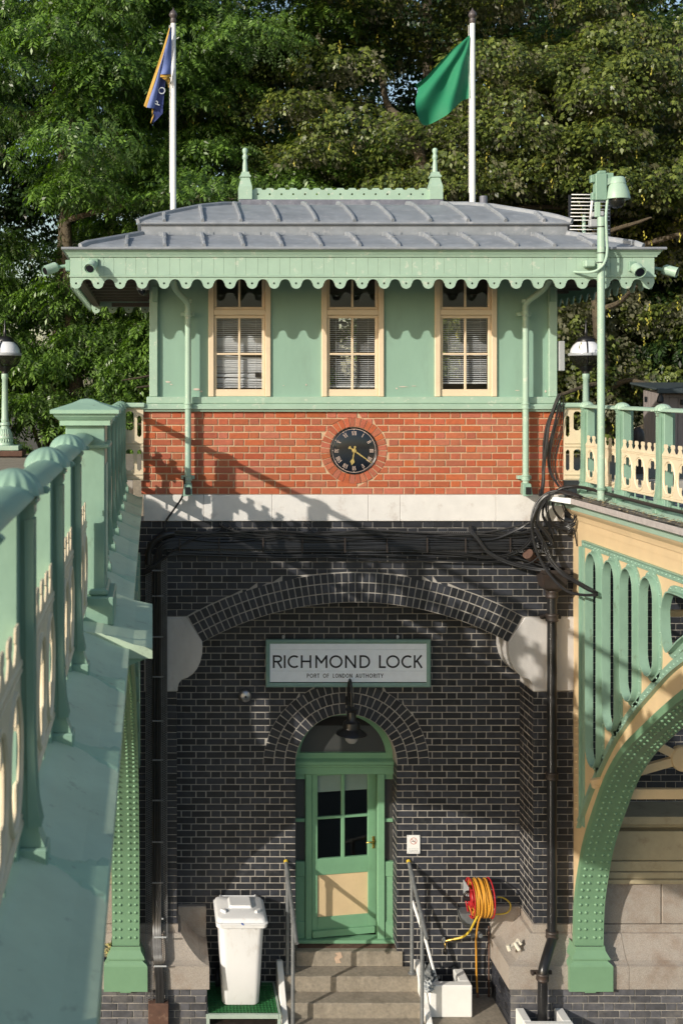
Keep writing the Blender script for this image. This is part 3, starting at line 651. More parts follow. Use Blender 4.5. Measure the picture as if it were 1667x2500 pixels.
for x in (599, 1064):
    cx = X(x, 14.3); m = MB(); zz = lambda y: Z(y, 14.3)
    sq = lambda h, z: [(cx-h, ry-h, z), (cx+h, ry-h, z), (cx+h, ry+h, z), (cx-h, ry+h, z)]
    m.loft([sq(.079, zz(486)), sq(.079, zz(455)), sq(.052, zz(434)), sq(.05, zz(433))], closed=True, smooth=False)
    m.loft([sq(.05, zz(433)), sq(.066, zz(431)), sq(.066, zz(428)), sq(.05, zz(424)), sq(.044, zz(418)), sq(0.001, zz(417.5))], closed=True, smooth=False)
    m.lathe((cx, ry, 0), [(.032, zz(418)), (.030, zz(400)), (.022, zz(388)), (.022, zz(387)), (.033, zz(384)), (.033, zz(378)), (.022, zz(374)), (.024, zz(372)), (.034, zz(366)), (.031, zz(361)), (.018, zz(358.6)), (.001, zz(358))], 14)
    put('finial', m, G['fascia'], house)
put('vent_pipe', MB().lathe((X(1180, 15.2), 15.2, 0), [(.05, H+1.6), (.05, Z(478, 15.2)), (.044, Z(478, 15.2)), (.04, Z(479, 15.2)), (.001, Z(480, 15.2))], 14), G['leadd'], house)
# --- rainwater pipes on the facade
def rwp(px, dx, yb):
    y = 12.89; cx = X(px, y); Zy = lambda v: Z(v, y)
    m = MB().tube(catmull([(cx+dx*.17, 12.6, H+1.15), (cx+dx*.14, 12.72, Zy(708)), (cx+dx*.02, 12.86, Zy(735)), (cx, y, Zy(748)), (cx, y, Zy(760))], 5), .034, 14)
    m.cyl((cx, y, Zy(755)), (cx, y, Zy(1180)), .034, 18)
    p = put('rainwater_pipe', m, G['fascia'], house)
    for v in (766, 991, 1166):
        c = MB().lathe((cx, y, Zy(v)), [(.034, -.032), (.046, -.030), (.046, -.018), (.039, -.014), (.039, .014), (.046, .018), (.046, .030), (.034, .032)], 18)
        if v != 991: c.cbox(cx-.075, cx+.075, 12.925, 12.99, Zy(v)-.02, Zy(v)+.02, .003)
        put('pipe_collar', c, G['fascia'], p)
    put('pipe_collar', MB().lathe((cx, y, Zy(735)), [(.036, -.02), (.045, -.015), (.045, .02), (.036, .025)], 14), G['fascia'], p)
    s = MB().hexa([(cx-.06, 12.78, Zy(1210)), (cx+.045, 12.78, Zy(1207)), (cx+.04, 12.93, Zy(1203)), (cx-.05, 12.93, Zy(1205)), (cx-.045, 12.83, Zy(1180)), (cx+.042, 12.83, Zy(1180)), (cx+.04, 12.93, Zy(1178)), (cx-.04, 12.93, Zy(1178))])
    put('pipe_shoe', s, G['iron'], p, bevel=.006)
    put('shoe_mouth', MB().box(cx-.035, cx+.025, 12.776, 12.7785, Zy(1205), Zy(1187)), G['blk'], p)
rwp(459, -1, 1210); rwp(1283, 1, 1210)
# --- door, side lights and fanlight
dz = lambda v, d=13.72: Z(v, d); dx = lambda v, d=13.72: X(v, d)
fr = MB()
outer = [(dcx+(dR+.02)*math.cos(t), dcz+.02+(dR+.02)*math.sin(t)) for t in np.linspace(0, math.pi, 28)]
inner = [(dcx+(dR-.075)*math.cos(t), dcz+.0+(dR-.075)*math.sin(t)) for t in np.linspace(math.pi, 0, 28)]
m = MB(); shape(m, [(dcx+dR+.02, dz(1852))] + outer + [(dcx-dR-.02, dz(1852))], [[(p[0], max(p[1], dz(1839))) for p in inner if p[1] > dz(1841)]], .07, lambda u, v, w: (u, 13.755+w, v))
m.prism([(13.68, dz(1888)), (13.68, dz(1872)), (13.665, dz(1870)), (13.665, dz(1866)), (13.645, dz(1863)), (13.645, dz(1857)), (13.67, dz(1854)), (13.72, dz(1852)), (13.8, dz(1852)), (13.8, dz(1888))], dcx-dR+.003, dcx+dR-.003, axis='x')
for a, b in ((745, 760.5), (921, 938)): m.cbox(dx(a), dx(b), 13.69, 13.79, dz(2297), dz(1889), .006)
for a, b in ((721, 745), (938, 966)): 
    m.cbox(dx(a)+.001, dx(b)-.001, 13.715, 13.785, dz(1903), dz(1888.5), .004).cbox(dx(a)+.001, dx(b)-.001, 13.72, 13.78, dz(2008), dz(2000), .004)
    m.cbox(dx(a)+.001, dx(b)-.001, 13.72, 13.78, dz(2290), dz(2140), .004).cbox(dx(a)+.001, dx(b)-.001, 13.707, 13.781, dz(2140), dz(2104), .006).cbox(dx(a)+.001, dx(b)-.001, 13.708, 13.782, dz(2296), dz(2250), .006)
m.cbox(dx(963), dx(966)+.01, 13.71, 13.79, dz(2296), dz(1889), .002)
m.cbox(dx(722), dx(966), 13.64, 13.8, dz(2298), dz(2290), .006)
frame = put('door_frame', m, G['door'], house)
m = MB(); shape(m, [(p[0], p[1]) for p in inner[::-1] if p[1] > dz(1841)], [], .006, lambda u, v, w: (u, 13.765+w, v)); put('fanlight_pane', m, G['frost'], frame)
for a, b in ((722, 745), (938, 964)):
    for v0, v1 in ((2103, 2008), (2000, 1903)): put('side_light_pane', MB().box(dx(a), dx(b), 13.75, 13.756, dz(v0), dz(v1)), G['frost'], frame)
put('threshold', MB().cbox(dx(722), dx(968), 13.55, 13.66, H-6.52, dz(2298)-.002, .004), G['rust'], house)
ang = math.radians(10); hx, hy = dx(761), 13.71
def D(u, y, z): return (hx+u*math.cos(ang)-y*math.sin(ang), hy+u*math.sin(ang)+y*math.cos(ang), z)
class DM(MB):
    def b(s, u0, u1, y0, y1, z0, z1):
        t = MB().cbox(u0, u1, y0, y1, z0, z1, .004); s.add([D(*p) for p in t.v], t.f); return s
W = dx(918, 13.86)-dx(761); W /= math.cos(ang)
k = lambda x: (x-761)/157*W
g0, g1, g2, g3 = k(775), k(833), k(841), k(898)
zr = [dz(v) for v in (2288, 2242, 2139, 2099, 2002.5, 1996.5, 1896, 1889)]
m = DM().b(0, g0, 0, .045, zr[0], zr[7]).b(g3, W, 0, .045, zr[0], zr[7]).b(g0, g3, .001, .044, zr[6], zr[7]).b(g1, g2, .002, .04, zr[3], zr[6]).b(g0, g3, .003, .04, zr[4], zr[5]).b(g0, g3, .001, .044, zr[2], zr[3]).b(g0, g3, .001, .044, zr[0], zr[1])
m.b(.0, W-.03, -.04, -.001, zr[0]+.005, zr[0]+.08)
door = put('door', m, G['door'], house)
put('door_panel', DM().b(g0-.004, g3+.004, .016, .03, zr[1]-.004, zr[2]+.004), G['tan'], door)
for u0, u1 in ((g0, g1), (g2, g3)):
    for z0, z1 in ((zr[3], zr[4]), (zr[5], zr[6])): put('pane', DM().b(u0-.003, u1+.003, .02, .024, z0-.003, z1+.003), G['pane'], door)
    put('roller_blind', DM().b(u0-.002, u1+.002, .032, .036, zr[6]-.2, zr[6]), G['rblind'], door)
put('handle_plate', DM().b(W-.052, W-.02, -.006, -.001, dz(2082), dz(2052)), G['brass'], door)
m = MB().cyl(D(W-.036, 0, dz(2062)), D(W-.036, -.05, dz(2062)), .008, 8).cyl(D(W-.03, -.05, dz(2062)), D(W-.14, -.045, dz(2063)), .0085, 8); put('door_handle', m, G['brass'], door)

# --- flakes of peeling paint on the green wall
flk = mat('paint_flake', (.62,.52,.45), .8, .15, 40, .2, 100)
def flake(px, py_, w, h, n=9):
    pts = []
    for k in range(n):
        a = 2*math.pi*k/n; q = rnd.uniform(.55, 1.0); pts.append((X(px)+w*q*math.cos(a), Z(py_)+h*q*math.sin(a)))
    put('paint_flake', MB().prism(pts, 13.044, 13.0492), flk, house)
for px_2, py_2, w2, h2 in ((410, 932, .035, .010), (418, 938, .018, .008), (481, 950, .045, .014), (492, 955, .02, .012), (693, 941, .006, .008), (749, 939, .010, .014), (985, 944, .07, .006), (970, 948, .012, .010), (1012, 942, .03, .005), (1266, 953, .03, .006), (1335, 955, .01, .02)): flake(px_2, py_2, w2, h2)
# ---------------------------------------------------------------- abutments: granite plinths, brick bases, bearers
PR = [(0, -6.585), (0, -6.335), (.12, -6.325), (.3, -6.30), (.5, -6.245), (.68, -6.18), (.8, -6.125), (.87, -6.09), (.9, -6.075), (1, -6.07), (1, -5.985)]
def abutment(side):
    mx = (lambda x: x) if side else (lambda x: 4.50-x)
    cx = mx(5.6)
    ab = empty('abutment', (cx, 13.2, H-7.6), ('right hand' if side else 'left hand') + ' brick and granite bridge abutment with ' + ('rust stained ledge beside the black downpipe' if side else 'granite step beside the white bin'), 'abutment', 'bridge abutments')
    xo = lambda f: 3.88+(4.215-3.88)*f; yo = lambda f: 12.75+(12.985-12.75)*f
    rings = [[(mx(xo(f)), 13.485, H+z), (mx(xo(f)), yo(f), H+z), (mx(4.64), yo(f), H+z)] for f, z in PR]
    m = MB().loft(rings, smooth=False)
    # close top and right end
    a, b = rings[-1], rings[0]
    m.add([a[0], a[1], a[2], (mx(4.64), 13.485, H-5.985)], [(0,1,2,3)]); m.add([b[0], b[1], b[2], (mx(4.64), 13.485, H-6.585)], [(3,2,1,0)])
    m.add([r[2] for r in rings] + [(mx(4.64), 13.485, H-5.985), (mx(4.64), 13.485, H-6.585)], [list(range(len(rings)+2))])
    m.add([r[0] for r in rings], [list(range(len(rings)))])
    put('granite_block', m, G['granite'], ab)
    prof = [(yo(f), H+z) for f, z in PR] + [(13.485, H-5.985), (13.485, H-6.585)]
    xs = [4.645, 5.19, 6.1, 7.6]
    for a, b in zip(xs, xs[1:]): put('granite_block', MB().prism(prof, mx(a), mx(b-.006), axis='x'), G['granite'], ab)
    for a, b, z0, z1 in ((4.72, 5.64, -5.98, -5.52), (5.65, 6.6, -5.98, -5.52), (6.61, 7.6, -5.98, -5.52)):
        put('granite_block', MB().cbox(mx(a), mx(b), 12.99, 13.485, H+z0, H+z1, .008), G['granite'], ab)
    put('granite_block', MB().cbox(mx(3.885), mx(4.21), 13.41, 13.486, H-6.5, H-5.975, .008), G['granite'], ab)
    # tan steel bearer above the ashlar
    for z0, z1, y in ((-5.515, -5.47, 12.93), (-5.468, -5.40, 12.96), (-5.398, -5.29, 12.99), (-5.288, -4.965, 13.02), (-4.963, -4.875, 13.12), (-4.873, -4.785, 12.97)):
        put('steel_bearer', MB().cbox(mx(4.74), mx(7.6), y, 13.44, H+z0, H+z1, .005), G['bearer'], ab)
    st = MB()
    c1 = .0805; u0, u1 = sorted((mx(3.905), mx(7.6)))
    n = lay('base_brick', ab, G['base'], u0, u1, H-6.59, 18, c1, (0, 12.78, 0), budget=300, stuff=st, proud=.004, joint=.012)
    if side: lay('base_brick', ab, G['base'], -.71, 0, H-6.59, 14, c1, (3.905, 12.78, 0), ang=-math.pi/2, budget=0, stuff=st, proud=.004, joint=.012)
    else: lay('base_brick', ab, G['base'], 0, .71, H-6.59, 14, c1, (mx(3.905), 12.78, 0), ang=math.pi/2, budget=0, stuff=st, proud=.004, joint=.012)
    lay('base_brick', ab, G['blue'], *sorted((mx(4.72), mx(7.6))), H-1.3, 46, .0757, (0, 13.45, 0), budget=0, stuff=st, proud=.003, joint=.010, vmin=H-4.78)
    put('base_brick_rest', st, G['blue'], ab, recalc=False, kind='stuff')
    u0, u1 = sorted((mx(3.911), mx(7.6)))
    m = MB().box(u0, u1, 12.787, 13.6, 0, H-6.587)
    u0, u1 = sorted((mx(4.725), mx(7.6))); m.box(u0, u1, 13.456, 13.7, H-6.58, H-1.1)
    put('mortar_bed', m, G['bmortar'], ab)
    return ab
abutment(1); abutment(0)

# ---------------------------------------------------------------- the two footbridges
INT = [(.23,-6.12),(.27,-5.65),(.42,-5.18),(.56,-4.87),(.74,-4.58),(1.12,-4.04),(1.5,-3.65),(1.94,-3.32),(2.84,-2.72),(3.6,-2.34),(5,-1.86),(7,-1.60),(9,-1.60),(10.4,-1.8)]
EXT = [(.19,-4.80),(.6,-4.23),(1.1,-3.65),(1.52,-3.26),(1.97,-2.905),(2.63,-2.44),(3.5,-2.02),(5,-1.62),(7,-1.49),(9,-1.49),(10.4,-1.6)]
sm2 = lambda pts: [(p[0], p[1]) for p in catmull([(a, b, 0) for a, b in pts], 5)]
INTs, EXTs = sm2(INT), sm2(EXT)
def resample(pts, step):
    out = []; acc = 0; out.append((*pts[0], 0)); nxt = step
    for a, b in zip(pts, pts[1:]):
        L_ = math.dist(a, b)
        while acc+L_ >= nxt:
            f = (nxt-acc)/L_; out.append((a[0]+(b[0]-a[0])*f, a[1]+(b[1]-a[1])*f, math.atan2(b[1]-a[1], b[0]-a[0]))); nxt += step
        acc += L_
    return out
def rivet(m, p, n, r=.016, seg=7):
    p = Vector(p); n = Vector(n).normalized(); u = n.orthogonal().normalized(); w = n.cross(u); rings = []
    for rr, hh in ((1, 0), (.82, .5), (.4, .78)):
        rings.append([tuple(p+(u*math.cos(2*math.pi*k/seg)+w*math.sin(2*math.pi*k/seg))*r*rr+n*r*hh) for k in range(seg)])
    m.loft(rings, closed=True); m.add(rings[-1], [tuple(range(seg))])
def capsule(cy, zt_, zb_, hw, n=10):
    return [(cy+hw*math.cos(t), zt_-hw+hw*1.25*math.sin(t)) for t in np.linspace(0, math.pi, n)] + [(cy+hw*math.cos(t), zb_+hw*1.2+hw*1.2*math.sin(t)) for t in np.linspace(math.pi, 2*math.pi, n)]
def footbridge(c, sg, lipo, label, far, tend=7.4):
    br = empty('footbridge', (c-sg*1.0, 12.5, H-6.5), label, 'footbridge', 'iron footbridges')
    xo = lambda o: c+sg*o
    fw = .158 if sg < 0 else .150
    yt = lambda t: 13.0-t
    I = [p for p in INTs if p[0] <= tend]; I.append((tend, interp(INTs, tend)))
    poly = [(yt(0), H-1.46), (yt(tend), H-1.46)] + [(yt(t), H+z+.002) for t, z in I[::-1]] + [(yt(.01), H-6.2)]
    slots = [(12.305, -1.80, -4.02), (11.835, -1.81, -3.50), (11.39, -1.815, -3.08), (10.93, -1.825, -2.72)]
    caps = [capsule(y, H+a, H+b, .158) for y, a, b in slots]
    big = [(10.61, H-2.05), (10.60, H-2.0), (10.55, H-1.9), (10.45, H-1.84), (10.1, H-1.84), (9.9, H-1.86), (9.83, H-1.92), (9.86, H-2.0), (10.0, H-2.1), (10.25, H-2.24), (10.42, H-2.36), (10.5, H-2.4), (10.56, H-2.35), (10.6, H-2.2)]
    caps.append([(p[0], p[1]) for p in catmull([(a, b, 0) for a, b in big+[big[0]]], 3)][:-1])
    m = MB(); shape(m, poly, caps, .014, lambda u, v, w: (xo(.083+w), u, v)); put('spandrel_plate', m, G['tan'], br)
    rv, rt = MB(), MB()
    for cp in caps:
        n = len(cp); cy = sum(p[0] for p in cp)/n; cz = sum(p[1] for p in cp)/n
        def grow(d):
            out = []
            for i in range(n):
                a, b = cp[i-1], cp[(i+1) % n]; tx, tz = b[0]-a[0], b[1]-a[1]; l = math.hypot(tx, tz) or 1
                nx, nz = tz/l, -tx/l
                if (cp[i][0]-cy)*nx+(cp[i][1]-cz)*nz < 0: nx, nz = -nx, -nz
                out.append((cp[i][0]+nx*d, cp[i][1]+nz*d))
            return out
        g1, g2 = cp, grow(-.014); g3 = grow(.052)
        rings = [[(xo(o), y, z) for y, z in g] for o, g in ((.078, g1), (.160, g1), (.162, grow(-.006)), (.160, g2), (.076, g2))]
        lf = put('slot_frame', MB().loft(rings, closed=True, smooth=True), G['iron'], br)
        rings = [[(xo(o), y, z) for y, z in g] for o, g in ((.0905, g1), (.104, g1), (.104, g3), (.0905, g3))]
        put('slot_flange', MB().loft(rings, closed=True, smooth=False), G['iron'], lf)
        gm = grow(.034); acc = 0; nxt = .03
        for i in range(n):
            a, b = gm[i], gm[(i+1) % n]; l = math.dist(a, b)
            while acc+l > nxt: f = (nxt-acc)/l; rivet(rv, (xo(.104), a[0]+(b[0]-a[0])*f, a[1]+(b[1]-a[1])*f), (sg, 0, 0), .013); nxt += .115
            acc += l
    # rivet strips: top, upright, along the back of the arch
    put('angle_strip', MB().cbox(xo(.0905), xo(.130), yt(tend), yt(.36), H-1.685, H-1.673, .002).cbox(xo(.0905), xo(.102), yt(tend), yt(.285), H-1.75, H-1.6855, .003), G['iron'], br)
    put('angle_strip', MB().cbox(xo(.0905), xo(.107), yt(.36), yt(.27), H-4.78, H-1.7505, .003).cbox(xo(.1075), xo(.130), yt(.285), yt(.27), H-4.7, H-1.752, .002), G['iron'], br)
    for i in range(int(tend/.085)): rivet(rv, (xo(.102), yt(.34+.085*i), H-1.72), (sg, 0, 0), .013)
    E = [p for p in EXTs if p[0] <= tend]
    def off(pts, d):
        out = []
        for i in range(len(pts)):
            a, b = pts[max(i-1, 0)], pts[min(i+1, len(pts)-1)]; tx, tz = b[0]-a[0], b[1]-a[1]; l = math.hypot(tx, tz); out.append((pts[i][0]+tz/l*d, pts[i][1]-tx/l*d))
        return out
    e1, e2, e3 = off(E, -.045), off(E, .045), off(E, .057)
    rings = [[(xo(o), yt(a[0]), H+a[1]) for o, a in ((.0905, p), (.104, p), (.104, q), (.140, q), (.140, s), (.0905, s))] for p, q, s in zip(e1, e2, e3)]
    put('arch_angle', MB().loft(rings, closed=True, smooth=False), G['iron'], br)
    for t, z, a in resample(E, .085): rivet(rv, (xo(.104), yt(t), H+z), (sg, 0, 0), .013)
    # vertical cream rivets against the brickwork
    for i in range(18): rivet(rt, (xo(.0905), yt(.10), H-3.55-.075*i), (sg, 0, 0), .014)
    # arch flange
    i2 = off(I, -.07)
    rings = [[(xo(fw), yt(p[0]), H+p[1]), (xo(fw), yt(q[0]), H+q[1]), (xo(-fw), yt(q[0]), H+q[1]), (xo(-fw), yt(p[0]), H+p[1])] for p, q in zip(I, i2)]
    put('arch_flange', MB().loft(rings, closed=True, smooth=False), G['rib'], br)
    rf = MB()
    for t, z, a in resample(I, .094)[1:]:
        nx = (-math.sin(a)*-1, 0)
        n = (0, -math.sin(a)*1.0*(1), -math.cos(a)) if True else None
        # outward normal of the underside: towards smaller y (bigger t) and down
        n = Vector((0, -math.sin(a), -math.cos(a)*1.0))
        for o in (.108, .042, -.058, -.120): rivet(rf, (xo(o), yt(t), H+z), n, .0185)
    put('rivet', rf, G['rib'], br, kind='stuff', recalc=False)
    put('rivet', rv, G['iron'], br, kind='stuff', recalc=False)
    put('rivet', rt, G['tan'], br, kind='stuff', recalc=False)
    # web behind the flange and the cast shoe
    q = lambda h, z, y0=12.70, y1=12.96: [(c-h, y0, H+z), (c+h, y0, H+z), (c+h, y1, H+z), (c-h, y1, H+z)]
    m = MB().loft([q(.237, -6.585), q(.237, -6.315), q(.225, -6.295, 12.705), q(.185, -6.262, 12.72), q(.183, -6.25, 12.72), q(.205, -6.243, 12.70), q(.205, -6.225, 12.70), q(.162, -6.15, 12.73), q(.160, -6.11, 12.735)], closed=True, smooth=False)
    m.add(q(.237, -6.585), [(3,2,1,0)]); m.cbox(c-.06, c+.06, 12.72, 12.9, H-6.61, H-6.586, .004)
    put('bridge_shoe', m, G['rib'], br)
    # cornice
    def corn(a, b, lo, dz=0):
        g = MB().prism([(xo(o), H+z+dz) for o, z in ((-.12, -1.16), (-.03, -1.172), (.01, -1.185), (lo*.35, -1.208), (lo*.6, -1.230), (lo, -1.25), (lo, -1.298), (lo-.02, -1.30), (lo-.03, -1.36), (-.12, -1.36))], a, b)
        t = MB().prism([(xo(o), H+z+dz) for o, z in ((lo-.035, -1.3605), (lo-.05, -1.385), (lo-.09, -1.425), (.12, -1.455), (.115, -1.48), (.098, -1.482), (.098, -1.56), (.0905, -1.56), (.0905, -1.4605), (.03, -1.455), (.03, -1.3605))], a, b)
        return g, t
    g, t = corn(13.0-.004, 13-(tend if sg < 0 else 14.2), lipo)
    put('cornice', g, G['deckg'] if sg > 0 else G['fascia'], br); put('cornice_cove', t, G['tan'], br)
    if sg > 0:
        put('cornice_break', MB().prism([(xo(o), H+z) for o, z in ((-.05, -1.165), (.05, -1.178), (.12, -1.20), (.2, -1.23), (.29, -1.249), (.29, -1.297), (.13, -1.297), (-.05, -1.25))], 6.68, 5.55), G['deckg'], br)
        put('cornice_cove', MB().prism([(xo(o), H+z) for o, z in ((.12, -1.2975), (.272, -1.2975), (.24, -1.31), (.19, -1.33), (.14, -1.36))], 6.66, 5.57), G['deck'], br)
    put('deck_plate', MB().box(xo(-.12), xo(-2.0), 13-(tend if sg < 0 else 14.2), 12.996, H-1.25, H-1.17), G['leadd'], br)
    if far:
        poly2 = [(yt(0), H-1.26), (yt(tend), H-1.26)] + [(yt(t), H+z-.03) for t, z in I[::-1]] + [(yt(.01), H-6.2)]
        m = MB(); shape(m, poly2, caps, .02, lambda u, v, w: (xo(-1.95+w), u, v)); put('far_spandrel', m, G['tan'], br)
    else:
        # cross bracing between the girders
        ctr = Vector((5.52, 12.2, H-3.89)); b1 = MB()
        b1.lathe(ctr, [(.001, -.05), (.125, -.045), (.135, -.03), (.135, .03), (.125, .045), (.001, .05)], 24, axis='y'); put('brace_boss', b1, G['tan'], br)
        for dx_, dz_ in ((-.95, -.27), (-.85, .42), (.95, .4), (.9, -.4)):
            p = ctr + Vector((dx_, 0, dz_)); d = (p-ctr).normalized(); s = Vector((0,1,0)).cross(d)*.045
            a = ctr+d*.12; vs = [tuple(v) for v in (a-s-Vector((0,.03,0)), a+s-Vector((0,.03,0)), a+s+Vector((0,.03,0)), a-s+Vector((0,.03,0)), p-s-Vector((0,.03,0)), p+s-Vector((0,.03,0)), p+s+Vector((0,.03,0)), p-s+Vector((0,.03,0)))]
            put('brace_arm', MB().hexa(vs), G['tan'], br, bevel=.004)
        put('brace_tie', MB().cbox(4.78, 6.7, 12.17, 12.23, H-4.31, H-4.205), G['tan'], br)
        for z in (-1.9, -2.1): put('brace_tie', MB().cbox(4.78, 6.7, 10.9, 10.96, H+z-.06, H+z), G['tan'], br)
        put('deck_joist', MB().box(4.8, 6.75, 12.4, 12.46, H-1.45, H-1.251).box(4.8, 6.75, 11.2, 11.26, H-1.45, H-1.251).box(4.8, 6.75, 10.0, 10.06, H-1.45, H-1.251), G['tan'], br)
    return br
footbridge(4.758, -1, .218, 'cream and green iron footbridge on the right with long rounded slots in its side', False, tend=5.2)
footbridge(-.29, 1, .180, 'green iron footbridge running along the left edge, its riveted arch foot beside the cables', True, tend=10.0)

# ---------------------------------------------------------------- balustrades
def post_meshes(sg):
    S = lambda pts: [(sg*o, z) for o, z in pts]
    m = MB().prism(S([(.0, -.26), (.056, -.26), (.056, -.285), (.049, -.30), (.049, -.80), (.052, -.92), (.057, -1.01), (.067, -1.08), (.082, -1.118), (.0, -1.118)]), -.030, .030)
    for y in (-.031, -.012, .008, .027):   # fluting on the outer face
        m.prism(S([(.03, -.30), (.055, -.30), (.055, -.80), (.058, -.92), (.064, -1.01), (.075, -1.065), (.04, -1.07)]), y-.0045, y+.0045)
    m.cbox(sg*-.062, sg*.0205, -.078, .045, -1.15, -.262, .004)
    m.cbox(sg*-.095, sg*-.0625, -.045, .03, -1.15, -.262, .004)
    m.cbox(sg*-.02, sg*.064, -.036, .036, -.262, -.247, .003)
    foot = MB().cbox(sg*.012, sg*.090, -.044, .044, -1.20, -1.1185, .005).lathe((sg*.06, -.018, 0), [(.012, -1.118), (.012, -1.106), (.006, -1.102)], 8)
    cap = MB(); rings = []
    for i in range(9):
        ph = math.pi/2*i/8; rr = math.cos(ph); hh = math.sin(ph)
        rings.append([(sg*.074*rr*math.cos(a)*(1+.05*math.cos(14*a)*rr), .098*rr*math.sin(a)*(1+.05*math.cos(14*a)*rr), -.240+.066*hh) for a in np.linspace(0, 2*math.pi, 71)[:-1]])
    cap.loft(rings, closed=True).add(rings[0], [list(range(70))[::-1]])
    cap.prism([(sg*u, z) for u, z in ((-.078, -.247), (.078, -.247), (.086, -.238), (.078, -.229), (-.078, -.229))], .086, .112)
    return m, foot, cap
def panel_mb(w):
    """fretwork casting in (u,z), u from -w/2 to w/2"""
    n = 6; cw = w/n; top = []
    for k in range(n):
        u = -w/2+k*cw
        top += [(u, -.630), (u+.12*cw, -.632), (u+.22*cw, -.618), (u+.30*cw, -.600), (u+.32*cw, -.590), (u+.23*cw, -.584), (u+.22*cw, -.560), (u+.32*cw, -.549), (u+.68*cw, -.549), (u+.78*cw, -.560), (u+.77*cw, -.584), (u+.68*cw, -.590), (u+.70*cw, -.600), (u+.78*cw, -.618), (u+.88*cw, -.632)]
    out = [(-w/2, -1.062)] + top + [(w/2, -.642), (w/2, -1.062)]
    holes = []; rw = w/3
    for k in range(3):
        cu = -w/2+rw*(k+.5); h = []
        for t in np.linspace(0, 2*math.pi, 49)[:-1]:
            s = 1.0
            for tc in (48, 132, 228, 312):
                d = (math.degrees(t)-tc+180) % 360-180; s -= .38*math.exp(-(d/11.)**2)-.12*math.exp(-((abs(d)-24)/9.)**2)*.5
            s = min(s, 1.04)
            h.append((cu+.104*s*math.cos(t), -.862+.138*s*math.sin(t)))
        holes.append(h)
    m = MB(); shape(m, out[::-1], holes, .0055, lambda u, v, ww: (ww, u, v))
    for k in range(3):
        cu = -w/2+rw*(k+.5)
        for s in (-1, 1):
            m.tube([(s*.004, cu+.124*math.cos(t), -.862+.162*math.sin(t)) for t in np.linspace(0, 2*math.pi, 29)[:-1]], .009, 6, closed=True)
    m.cbox(-.008, .008, -w/2, w/2, -.666, -.646, .004).cbox(-.008, .008, -w/2, w/2, -.678, -.670, .002).cbox(-.010, .010, -w/2, w/2, -1.064, -1.046, .004).cbox(-.008, .008, -w/2, w/2, -1.04, -1.033, .002)
    return m
_pan = {}
def balustrade(cx, sg, ys, label, ped=None, simple=False, camb=0, gus=0):
    ZC = lambda y: -camb*(12.9-y)
    bl = empty('balustrade', (cx, ys[0], H-1.17), label, 'balustrade', 'balustrades along the footbridges')
    pm, fm, cm = (m.mesh(n) for m, n in zip(post_meshes(sg), ('post', 'foot_block', 'rail_cap')))
    for me in (pm, fm, cm): me.materials.append(G['iron'] if me is not cm else G['fascia'] if sg < 0 else G['iron'])
    for y in ys:
        if ped and abs(y-ped) < .4: continue
        p = inst('post', pm, (cx, y, H+ZC(y)), bl); f = inst('foot_block', fm, (cx, y, H+ZC(y)), bl)
        f.parent = p; f.location = (0, 0, 0)
        if gus:
            lo = gus; g_ = []
            for i in range(7):
                q = i/6; o = .055+(lo-.055)*q; hw = .05+.20*q*q; zt_ = -1.165-.082*q**.7; zb2 = -1.30
                g_.append([(cx+sg*o, y-hw, H+zb2), (cx+sg*o, y-hw, H+zt_-.028*(1-q)-.008), (cx+sg*o, y-hw*.35, H+zt_), (cx+sg*o, y+hw*.35, H+zt_), (cx+sg*o, y+hw, H+zt_-.028*(1-q)-.008), (cx+sg*o, y+hw, H+zb2)])
            mg = MB().loft(g_, closed=True, smooth=False); mg.add(g_[0], [(0,1,2,3,4,5)]); mg.add(g_[-1], [(5,4,3,2,1,0)])
            put('ledge_gusset', mg, G['deck'], bl)
        inst('rail_cap', cm, (cx, y, H+ZC(y)), bl, rot=(0, 0, 0))
    a, b = ys[0], ys[-1]
    sec = [(-.052, -.250), (.052, -.250), (.059, -.244), (.055, -.236), (.042, -.222), (.024, -.214), (0, -.211), (-.024, -.214), (-.042, -.222), (-.055, -.236), (-.059, -.244)]
    segs = [(a+.05, b-.05)] if not ped else [(a+.05, ped+.17), (ped-.17, b-.05)]
    for s, e in segs: put('handrail', MB().loft([[(cx+u, s, H+z+ZC(s)) for u, z in sec], [(cx+u, e, H+z+ZC(e)) for u, z in sec]], closed=True), G['fascia'] if sg < 0 else G['iron'], bl)
    pts = list(ys)
    for y0, y1 in zip(pts, pts[1:]):
        e0 = y0-.033 if not (ped and abs(y0-ped) < .3) else y0-.2
        e1 = y1+.033 if not (ped and abs(y1-ped) < .3) else y1+.2
        w = round(e0-e1, 2)
        if w < .3: continue
        if w not in _pan: _pan[w] = panel_mb(w).mesh('fretwork_panel'); _pan[w].materials.append(G['fret'])
        inst('fretwork_panel', _pan[w], (cx+sg*.020, (e0+e1)/2, H+ZC((e0+e1)/2)), bl, rot=(-math.atan(camb)*-1, 0, 0))
        if simple: continue
        br = MB()
        for k in range(4):
            u = e1+(e0-e1)*(k+.5)/4; br.cbox(cx+sg*.020-.006, cx+sg*.020+.006, u-.008, u+.008, H-1.13, H-1.0645, .002)
        br.cbox(cx-sg*.03, cx-sg*.06, e1, e0, H-1.16, H-1.118, .004)
        put('toe_rail', br, G['iron'], bl)
    return bl
ysR = [12.9, 11.92, 10.97, 10.02, 9.07, 8.12]
balR = balustrade(4.78, -1, ysR, 'light green balustrade with cream ring panels on the right footbridge')
ysL = [12.9, 12.0, 11.1, 10.2, 9.3, 8.4, 7.5, 6.0, 4.85, 3.9, 2.95, 2.0, 1.05, .1]
balL = balustrade(-.35, 1, ysL, 'green iron balustrade running past the camera along the left footbridge', ped=6.0, camb=.0035, gus=.237)
